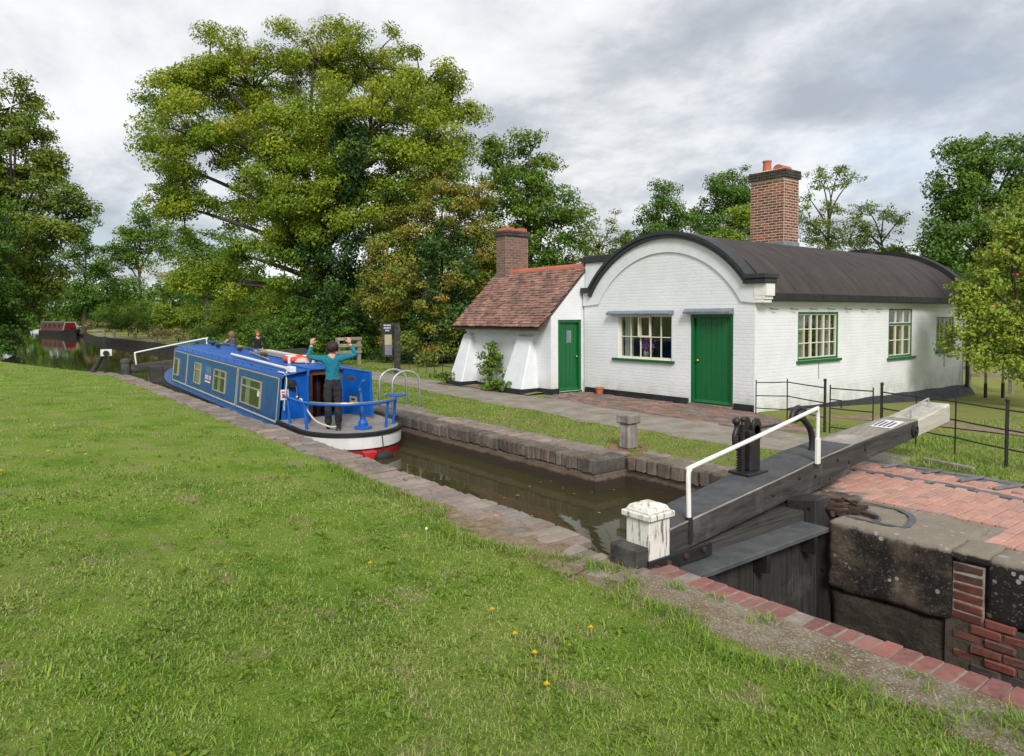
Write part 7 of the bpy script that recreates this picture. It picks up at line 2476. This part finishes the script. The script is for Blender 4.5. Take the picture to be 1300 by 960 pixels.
# far trees along the canal
FG = 'trees beyond the canal bend'
tree('poplar', 'tall rounded far tree beyond the canal bend', 'tree', base_at(188, 98), px_lobes(98, [(188, 280, 22, 20), (172, 302, 24, 22), (205, 300, 22, 24), (150, 330, 22, 26), (158, 370, 30, 26), (140, 390, 26, 18), (185, 318, 20, 14)]), 0, 0.36, 'leaf_mid', 0.5, FG, clump=1.4, cov=2.1, seed=23, tint=0.4)
tree('dead_tree', 'pale bare stemmed trees standing beyond the canal bend', 'tree', base_at(196, 92), px_lobes(92, [(188, 345, 10, 12), (200, 342, 12, 14), (214, 345, 10, 12), (222, 352, 8, 8)]), 0, 0.28, 'leaf_olive', 0.34, FG, clump=1.0, cov=0.55, seed=24, bark='bark_pale', tint=0.5)
tree('sycamore', 'dark leafy tree beside the great ash on its left', 'tree', base_at(262, 58), px_lobes(58, [(245, 298, 24, 18), (268, 312, 24, 18), (238, 322, 22, 16), (275, 345, 30, 26), (250, 365, 24, 18), (300, 340, 22, 20)]), 0, 0.24, 'leaf_dark', 0.3, FG, clump=0.85, cov=1.8, seed=25, tint=0.5)
tree('sycamore', 'broad green tree far behind the ash trunk', 'tree', base_at(300, 88), px_lobes(88, [(240, 372, 30, 22), (290, 368, 34, 24), (340, 375, 34, 24), (380, 385, 30, 24), (215, 378, 20, 16)]), 0, 0.34, 'leaf_mid', 0.4, FG, clump=1.3, cov=2.3, seed=26, tint=0.3)
for k, (px, dd, lab) in enumerate(((-60, 130, 'beyond the left alder'), (60, 150, 'behind the distant boat'), (330, 110, 'behind the great ash'), (430, 95, 'behind the ash trunk'), (610, 75, 'behind the hawthorn'), (780, 80, 'behind the thin tree'), (1000, 85, 'behind the big chimney'), (1160, 80, 'behind the flat topped tree'))):
    hgt = 8 + 3 * math.sin(k * 2.1)
    b_ = Vector(base_at(px, dd))
    lb = []
    rr = random.Random(k)
    for q in range(7):
        lb.append((b_ + Vector((rr.uniform(-5, 5), rr.uniform(-5, 5), rr.uniform(0.25, 0.75) * hgt)), rr.uniform(2.2, 3.6), rr.uniform(1.8, 2.8)))
    tree('hedgerow_tree', 'hazy background tree %s' % lab, 'tree', b_, lb, 0, 0.62, ('leaf_mid', 'leaf_dark', 'leaf_olive')[k % 3], 0.3, 'background hedgerow trees', clump=1.3, cov=2.0, seed=40 + k, twigs=False)


# far woodland closing the view
cs, rs, ts = [], [], []
for k in range(1500):
    a = math.radians(U(-75, 62))
    dd = U(135, 190)
    f2 = Vector((fw.x, fw.y, 0)).normalized()
    r2_ = Vector((f2.y, -f2.x, 0))
    c = (f2 * math.cos(a) + r2_ * math.sin(a)) * dd
    hmax = 8.5 + 2.5 * math.sin(a * 13) + 1.8 * math.sin(a * 31 + 1)
    cs.append((c.x, c.y, hmax * random.random() ** 0.7))
    rs.append((2.4, 2.4, 1.5))
    ts.append(0.35 + 0.3 * random.random())
cs, rs = np.array(cs), np.array(rs)
me = leaves_mesh('distant_wood', cs, rs, np.tile([0, 0, 0.3], (len(cs), 1)), np.full(len(cs), 42), 0.95, M['leaf_mid'], np.array(ts))
tag(mesh_obj('distant_wood', me), 'distant belt of woodland along the horizon', 'wood', kind='stuff')

# bushes and hedges
def bush(name, label, spots, size, mat, clump, cov, seed, group=None, cat='bush', tint=0.4, stems=True, bark='bark'):
    cx = sum(s[0].x for s in spots) / len(spots)
    cy = sum(s[0].y for s in spots) / len(spots)
    z = min(s[0].z - s[2] for s in spots)
    return tree(name, label, cat, (cx, cy, max(z, -0.6)), spots, 0, size, mat, 0.05 if stems else 0, group, clump=clump, cov=cov, seed=seed, tint=tint, limbs=stems)


HG = 'bushes along the towpath'
hedges = [
    ('dark hedge under the ash tree behind the towpath', 'leaf_dark', 33, [(350, 425, 40, 34), (395, 420, 40, 44), (440, 420, 40, 44), (480, 425, 36, 42), (420, 450, 60, 20), (360, 450, 40, 20), (470, 455, 40, 18)], 0.12, 0.4),
    ('dark hedge under the hawthorn behind the iron railing', 'leaf_ivy', 30.5, [(520, 435, 34, 30), (560, 445, 40, 26), (600, 445, 26, 28), (500, 455, 30, 16), (545, 462, 40, 12)], 0.11, 0.7),
    ('bright yellow green bush beyond the boat bow', 'leaf_lime', 60, [(228, 398, 26, 18), (250, 402, 24, 18), (212, 405, 22, 14), (240, 415, 30, 12)], 0.2, 0.3),
    ('yellow green bush behind the seated woman', 'leaf_lime', 48, [(290, 402, 24, 20), (315, 408, 24, 18), (270, 410, 22, 16), (300, 425, 34, 14)], 0.17, 0.2),
    ('deep green bush left of the bright bush on the far bank', 'leaf_mid', 66, [(165, 398, 26, 14), (190, 402, 24, 14), (145, 405, 24, 10), (200, 412, 24, 8)], 0.22, 0.3),
    ('dark rounded bush beside the seated pair', 'leaf_dark', 42, [(262, 425, 18, 14), (335, 430, 24, 20), (285, 432, 24, 12), (350, 440, 20, 16)], 0.15, 0.45),
    ('long dark hedge behind the far towpath bend', 'leaf_mid', 80, [(130, 402, 20, 10), (160, 404, 22, 9), (195, 405, 24, 10), (230, 406, 24, 10), (265, 408, 26, 12), (300, 410, 26, 12), (335, 410, 26, 12), (370, 412, 26, 12)], 0.26, 0.35),
    ('shady green hedge behind the seated pair', 'leaf_mid', 36, [(300, 440, 30, 16), (340, 442, 30, 18), (270, 440, 26, 12), (378, 445, 28, 18), (410, 448, 28, 16)], 0.14, 0.3),
    ('low green bushes by the distant boat', 'leaf_dark', 140, [(60, 405, 24, 10), (90, 402, 26, 12), (120, 408, 24, 10), (30, 408, 24, 10)], 0.3, 0.4),
    ('low hedge at the foot of the oak by the wooden fence', 'leaf_dark', 34, [(1240, 470, 30, 14), (1280, 475, 30, 14), (1320, 478, 34, 14), (1200, 470, 20, 14)], 0.14, 0.5),
]
for k, (lab, mt, D, lb, sz, tn) in enumerate(hedges):
    bush('hedge' if 'hedge' in lab else 'bush', lab, px_lobes(D, lb), sz, mt, sz * 3.4, 2.2, 60 + k, HG, tint=tn, cat='hedge' if 'hedge' in lab else 'bush')
bush('brown_scrub', 'brown dying scrub along the far towpath', px_lobes(72, [(150, 412, 20, 7), (175, 414, 16, 7), (200, 418, 16, 6), (125, 412, 16, 5)]), 0.2, 'bracken', 0.5, 2.4, 75, HG, tint=0.4)
bush('brown_scrub', 'pale dry weeds beneath the bright yellow green bush', px_lobes(55, [(225, 424, 18, 7), (250, 428, 18, 7), (205, 420, 14, 6)]), 0.16, 'bracken', 0.4, 2.2, 76, HG, tint=0.6)
# shrubs against the outbuilding
z0 = 0.0
c = Vector((-15.55, 11.32, 0))
bush('climbing_shrub', 'young leafy shrub growing against the outbuilding wall', [(c + Vector((0.0, 0, 0.75)), 0.34, 0.34), (c + Vector((0.12, -0.05, 0.45)), 0.30, 0.30), (c + Vector((-0.22, 0, 0.85)), 0.16, 0.16), (c + Vector((0.05, 0, 1.15)), 0.14, 0.16), (c + Vector((-0.3, 0, 0.62)), 0.14, 0.1), (c + Vector((0.3, 0, 0.9)), 0.14, 0.12)], 0.085, 'leaf_mid', 0.13, 1.5, 80, tint=0.4, cat='shrub')
c = Vector((-15.15, 11.10, 0))
bush('border_plant', 'low broad leaved plant at the foot of the shrub by the outbuilding', [(c + Vector((0, 0, 0.14)), 0.32, 0.15), (c + Vector((0.35, -0.02, 0.12)), 0.28, 0.13), (c + Vector((0.62, 0.05, 0.11)), 0.2, 0.11)], 0.12, 'leaf_mid', 0.14, 1.8, 81, tint=0.5, cat='plant', stems=False)
c = Vector((-17.45, 10.95, 0))
bush('border_plant', 'round dark green plant at the left corner of the outbuilding', [(c + Vector((0, 0, 0.22)), 0.34, 0.22), (c + Vector((0.3, 0.1, 0.16)), 0.22, 0.16)], 0.13, 'leaf_dark', 0.15, 2.2, 82, tint=0.6, cat='plant', stems=False)


# ------------------------------------------------------------------ grass
def blades(name, x, y, zf, h, w, mat, label, single=False, tmul=1.0, g=None):
    """one bent blade per point"""
    g = g or rng
    n = len(x)
    z = np.array([zf(a, b) for a, b in zip(x, y)])
    a = g.random(n) * 2 * np.pi
    lean = 0.35 + 1.0 * g.random(n)
    ln = h * (0.5 + g.random(n))
    wd_ = w * (0.7 + 0.6 * g.random(n))
    dx, dy = np.cos(a), np.sin(a)
    p = np.stack([x, y, z - 0.006], 1)
    side = np.stack([-dy, dx, np.zeros(n)], 1) * wd_[:, None]
    fwd = np.stack([dx, dy, np.zeros(n)], 1)
    up_ = np.array([0, 0, 1.0])
    m_ = p + fwd * (ln * lean * 0.4)[:, None] + up_ * (ln * np.maximum(0.3, 0.62 - 0.2 * lean))[:, None]
    tip = p + fwd * (ln * lean)[:, None] + up_ * (ln * np.maximum(0.25, 1.0 - 0.55 * lean))[:, None]
    t1 = g.random(n) * tmul
    if single:
        V = np.stack([p - side, p + side, tip], 1).reshape(-1, 3)
        tri = np.arange(3 * n, dtype=np.int32).reshape(n, 3)
        o = mesh_obj(name, np_mesh(name, V, tri, mat, t1))
        return tag(o, label, 'grass', kind='stuff')
    V = np.stack([p - side, p + side, m_ + side * 0.75, m_ - side * 0.75, tip], 1).reshape(-1, 3)
    b5 = np.arange(n, dtype=np.int32)[:, None] * 5
    tri = np.concatenate([b5 + np.array([[0, 1, 2]]), b5 + np.array([[0, 2, 3]]), b5 + np.array([[3, 2, 4]])], 0)
    me = np_mesh(name, V, tri, mat, np.concatenate([t1, t1, t1]))
    o = mesh_obj(name, me)
    return tag(o, label, 'grass', kind='stuff')


def cam_points(n, dmin, dmax, ang0=-40, ang1=40, power=1.0, g=rng):
    """points on the ground spread by distance from the camera"""
    u = g.random(n)
    d = dmin * (dmax / dmin) ** (u ** power)
    a = np.radians(ang0 + (ang1 - ang0) * g.random(n))
    f = np.array([fw.x, fw.y]); f /= np.linalg.norm(f)
    r_ = np.array([f[1], -f[0]])
    return d[:, None] * (np.cos(a)[:, None] * f + np.sin(a)[:, None] * r_)


near_edge = np.vectorize(lambda x: lerp_poly(NEAR, x))
p = cam_points(460000, 2.0, 46, -46, 46)
x, y = p[:, 0], p[:, 1]
ed = near_edge(x)
wob = 0.10 * np.sin(x * 2.3) + 0.07 * np.sin(x * 5.9 + 1) + 0.05 * np.sin(x * 11.3)
gap = np.where(x > -3.95, 0.66 + 0.16 * np.sin(x * 2.2 + 0.6) + 0.08 * np.sin(x * 7.1), np.where(x > -6.0, 0.62 + 0.26 * np.sin(x * 2.3 + 1), 0.52)) + wob * 0.6
k = (y < ed - np.where(x > -27.2, gap, 0.1)) & (x > -47)
x, y = x[k], y[k]
dist = np.hypot(x, y)
h = np.clip(0.019 + 0.0012 * dist, 0.02, 0.055) * (1 + 0.35 * np.sin(x * 1.3 + np.sin(y * 1.9)) * np.sin(y * 1.1))
wn = np.clip(0.0017 + 0.00042 * dist, 0.0022, 0.015)
k = dist < 8.5
blades('lawn_grass', x[k], y[k], near_z, h[k], wn[k], M['blade'], 'short mown grass covering the nearest part of the lawn')
k = ~k
blades('lawn_grass', x[k], y[k], near_z, h[k], wn[k], M['blade'], 'short mown grass covering the farther lawn towards the canal', single=True)
# longer tufts and broad weeds
p = cam_points(700, 2.4, 14, -44, 44)
tx, ty = [], []
for (a, b) in p:
    if b < lerp_poly(NEAR, a) - 0.75:
        kk = random.randint(14, 40)
        rr_ = U(0.04, 0.13)
        tx += list(a + rng.normal(size=kk) * rr_)
        ty += list(b + rng.normal(size=kk) * rr_)
x, y = np.array(tx), np.array(ty)
k = y < near_edge(x) - 0.7
x, y = x[k], y[k]
blades('grass_tufts', x, y, near_z, 0.058 + 0 * x, 0.0022 + 0.0003 * np.hypot(x, y), M['blade'], 'longer grass tufts scattered over the near lawn', tmul=0.7)
# taller fringe where the lawn meets the coping and rubble
x = rng.uniform(-9, 2.5, 9000)
y = near_edge(x) - np.where(x > -3.95, 0.62 + 0.2 * np.sin(x * 2.2 + 0.6) + 0.1 * np.sin(x * 7.1), np.where(x > -6.0, 0.66 + 0.26 * np.sin(x * 2.3 + 1), 0.54)) - np.abs(rng.normal(size=len(x))) * 0.13
blades('verge_grass', x, y, near_z, 0.085 + 0 * x, 0.003 + 0 * x, M['blade'], 'taller grass fringe beside the near coping and rubble', tmul=0.8)
x = rng.uniform(-8, 2.0, 20000)
y = near_edge(x) - 0.44 - np.abs(rng.normal(size=len(x))) * np.where(x > -6.2, 0.24, 0.10)
k = rng.random(len(x)) < np.where(x > -6.2, 1.0, 0.25)
blades('dry_grass', x[k], y[k], near_z, 0.035 + 0 * x[k], 0.0022 + 0 * x[k], M['straw'], 'dry straw coloured grass on the worn verge by the coping')
# stray tufts rooted in the rubble
tx, ty = [], []
for q_ in range(60):
    a, b = U(-3.7, 2.0), U(3.45, 4.1)
    kk = random.randint(10, 45)
    tx += list(a + rng.normal(size=kk) * 0.035)
    ty += list(b + rng.normal(size=kk) * 0.03)
x, y = np.array(tx), np.minimum(np.array(ty), 4.16)
blades('rubble_tufts', x, y, lambda a, b: 0.005, 0.06 + 0 * x, 0.0026 + 0 * x, M['blade'], 'stray grass tufts rooted in the rubble beside the brick edging', tmul=0.9)
# broad leaved weeds (plantain and dandelion leaves)
p = cam_points(900, 2.3, 11, -44, 44)
cs = np.array([(a, b, near_z(a, b) + 0.022) for a, b in p if b < lerp_poly(NEAR, a) - 0.8])
me = leaves_mesh('lawn_weeds', cs, np.full((len(cs), 3), 0.055) * np.array([1, 1, 0.22]), np.tile([0, 0, 1.0], (len(cs), 1)), np.full(len(cs), 10), 0.030, M['leaf_mid'], np.full(len(cs), 0.85), width=0.26)
tag(mesh_obj('lawn_weeds', me), 'flat weed rosettes dotted through the near lawn', 'weeds', kind='stuff')

# far bank grass
n = 150000
x = rng.uniform(-30, -1.0, n)
y = rng.uniform(7.4, 12.6, n)
e = np.vectorize(lambda a: lerp_poly(FAR, a))(x) + np.where(x > -27.2, 0.84, 0.1) + 0.05 * np.sin(x * 4)
ty_ = np.array([tow_at(a) for a in x])
inp = np.abs(y - ty_[:, 0]) < ty_[:, 1] - 0.05
k = (y > e) & ~inp & ~((x > -13.4) & (x < -7.0) & (y > 10.8)) & ~((x > -18) & (x < -13.3) & (y > 10.95)) & ~((x > -4.65) & (y < 9.85 - np.maximum(0, x + 3.0) * 0.24)) & ~((x > -7.1) & (x < -5.6) & (y > 10.6) & (y < 11.7))
x, y = x[k], y[k]
dd = 0.79 * -x + 0.61 * y
blades('bank_grass', x, y, far_z, 0.05 + 0 * x, 0.002 + 0.00045 * dd, M['blade'], 'mown grass between the far lock wall and the towpath', single=True, tmul=0.75)
n = 60000
x = rng.uniform(-5.2, 1.5, n)
y = 9.8 + rng.random(n) ** 1.4 * 12
y -= np.maximum(0, x + 3.0) * 0.24
k = ~((y > 13.5) & (y < 14.6))
x, y = x[k], y[k]
blades('field_grass', x, y, far_z, 0.075 + 0.05 * np.sin(x * 3) * np.sin(y * 2), 0.006 + 0 * x, M['blade'], 'rough grass beside the iron railing and field path', single=True, tmul=1.0)
n = 30000
x = rng.uniform(-62, -28, n)
y = np.vectorize(lambda a: lerp_poly(FAR, a))(x) + 0.2 + rng.random(n) * 7
ty_ = np.array([tow_at(a) for a in x])
k = np.abs(y - ty_[:, 0]) > ty_[:, 1]
blades('towpath_grass', x[k], y[k], far_z, 0.11 + 0 * x[k], 0.022 + 0 * x[k], M['blade'], 'grass verge of the towpath beyond the lock', single=True, tmul=0.75)

# dandelions
spots = [(1, 598), (61, 573), (109, 577), (172, 615), (278, 624), (625, 774), (654, 805), (679, 829), (694, 869), (750, 797), (629, 655), (470, 715), (68, 495), (31, 498)]
for (px, py) in spots:
    q = P(px, py, 1.0) - Vector((0, 0, EYE))
    t_ = 1.0
    for it in range(30):
        pt = Vector((0, 0, EYE)) + q * t_
        t_ += (near_z(pt.x, pt.y) + 0.05 - pt.z) / q.z
    pt = Vector((0, 0, EYE)) + q * t_
    d = empty('dandelion', (pt.x, pt.y, pt.z - 0.05), 'yellow dandelion flower in the near lawn', 'flower', 'dandelions in the near lawn')
    MB().tube([(pt.x + 0.01, pt.y, pt.z - 0.07), (pt.x, pt.y, pt.z)], 0.0028, 5).build('stem', M['stalk'], d)
    m = MB()
    rad_ = 0.015 if pt.length < 9 else 0.026
    for ring_ in range(3):
        for q_ in range(11 - 3 * ring_):
            a = q_ * 6.283 / (11 - 3 * ring_) + ring_ * 0.3
            r_ = rad_ * (1 - 0.28 * ring_)
            m.add([(pt.x, pt.y, pt.z), (pt.x + r_ * math.cos(a - .22), pt.y + r_ * math.sin(a - .22), pt.z + 0.004 + 0.006 * ring_), (pt.x + r_ * 1.15 * math.cos(a), pt.y + r_ * 1.15 * math.sin(a), pt.z + 0.005 + 0.006 * ring_), (pt.x + r_ * math.cos(a + .22), pt.y + r_ * math.sin(a + .22), pt.z + 0.004 + 0.006 * ring_)], [(0, 1, 2, 3)])
    m.ball((pt.x, pt.y, pt.z + 0.006), rad_ * 0.5, 8, 5, (1, 1, 0.6))
    m.build('flower_head', M['yellow'], d)
pt = Vector((-4.9, 2.9, near_z(-4.9, 2.9)))
d = empty('dandelion_clock', pt, 'white dandelion seed head on a tall stalk in the near lawn', 'flower')
MB().tube([pt, pt + Vector((0.01, 0, 0.2))], 0.003, 5).build('stem', M['stalk'], d)
MB().ball(pt + Vector((0.01, 0, 0.212)), 0.013, 10, 8).build('seed_ball', M['seed'], d, smooth=True)
for (px, py) in ((672, 618), (699, 611), (657, 629), (729, 627), (752, 625), (779, 622), (714, 620), (675, 655), (760, 651), (686, 612), (520, 600), (640, 632)):
    q = P(px, py, 1.0) - Vector((0, 0, EYE))
    t_ = (WATER_Z + 0.004 - EYE) / q.z
    pt = Vector((0, 0, EYE)) + q * t_
    a = U(0, 6.28)
    s_ = U(0.022, 0.04)
    ca, sa = math.cos(a) * s_, math.sin(a) * s_
    o = MB().add([(pt.x - ca, pt.y - sa, pt.z), (pt.x + sa * .5, pt.y - ca * .5, pt.z + 0.006), (pt.x + ca, pt.y + sa, pt.z), (pt.x - sa * .5, pt.y + ca * .5, pt.z + 0.006)], [(0, 1, 2, 3)]).build('fallen_leaf', M['fallen'])
    tag(o, 'small fallen leaf floating on the lock water', 'leaf', 'leaves floating in the lock')
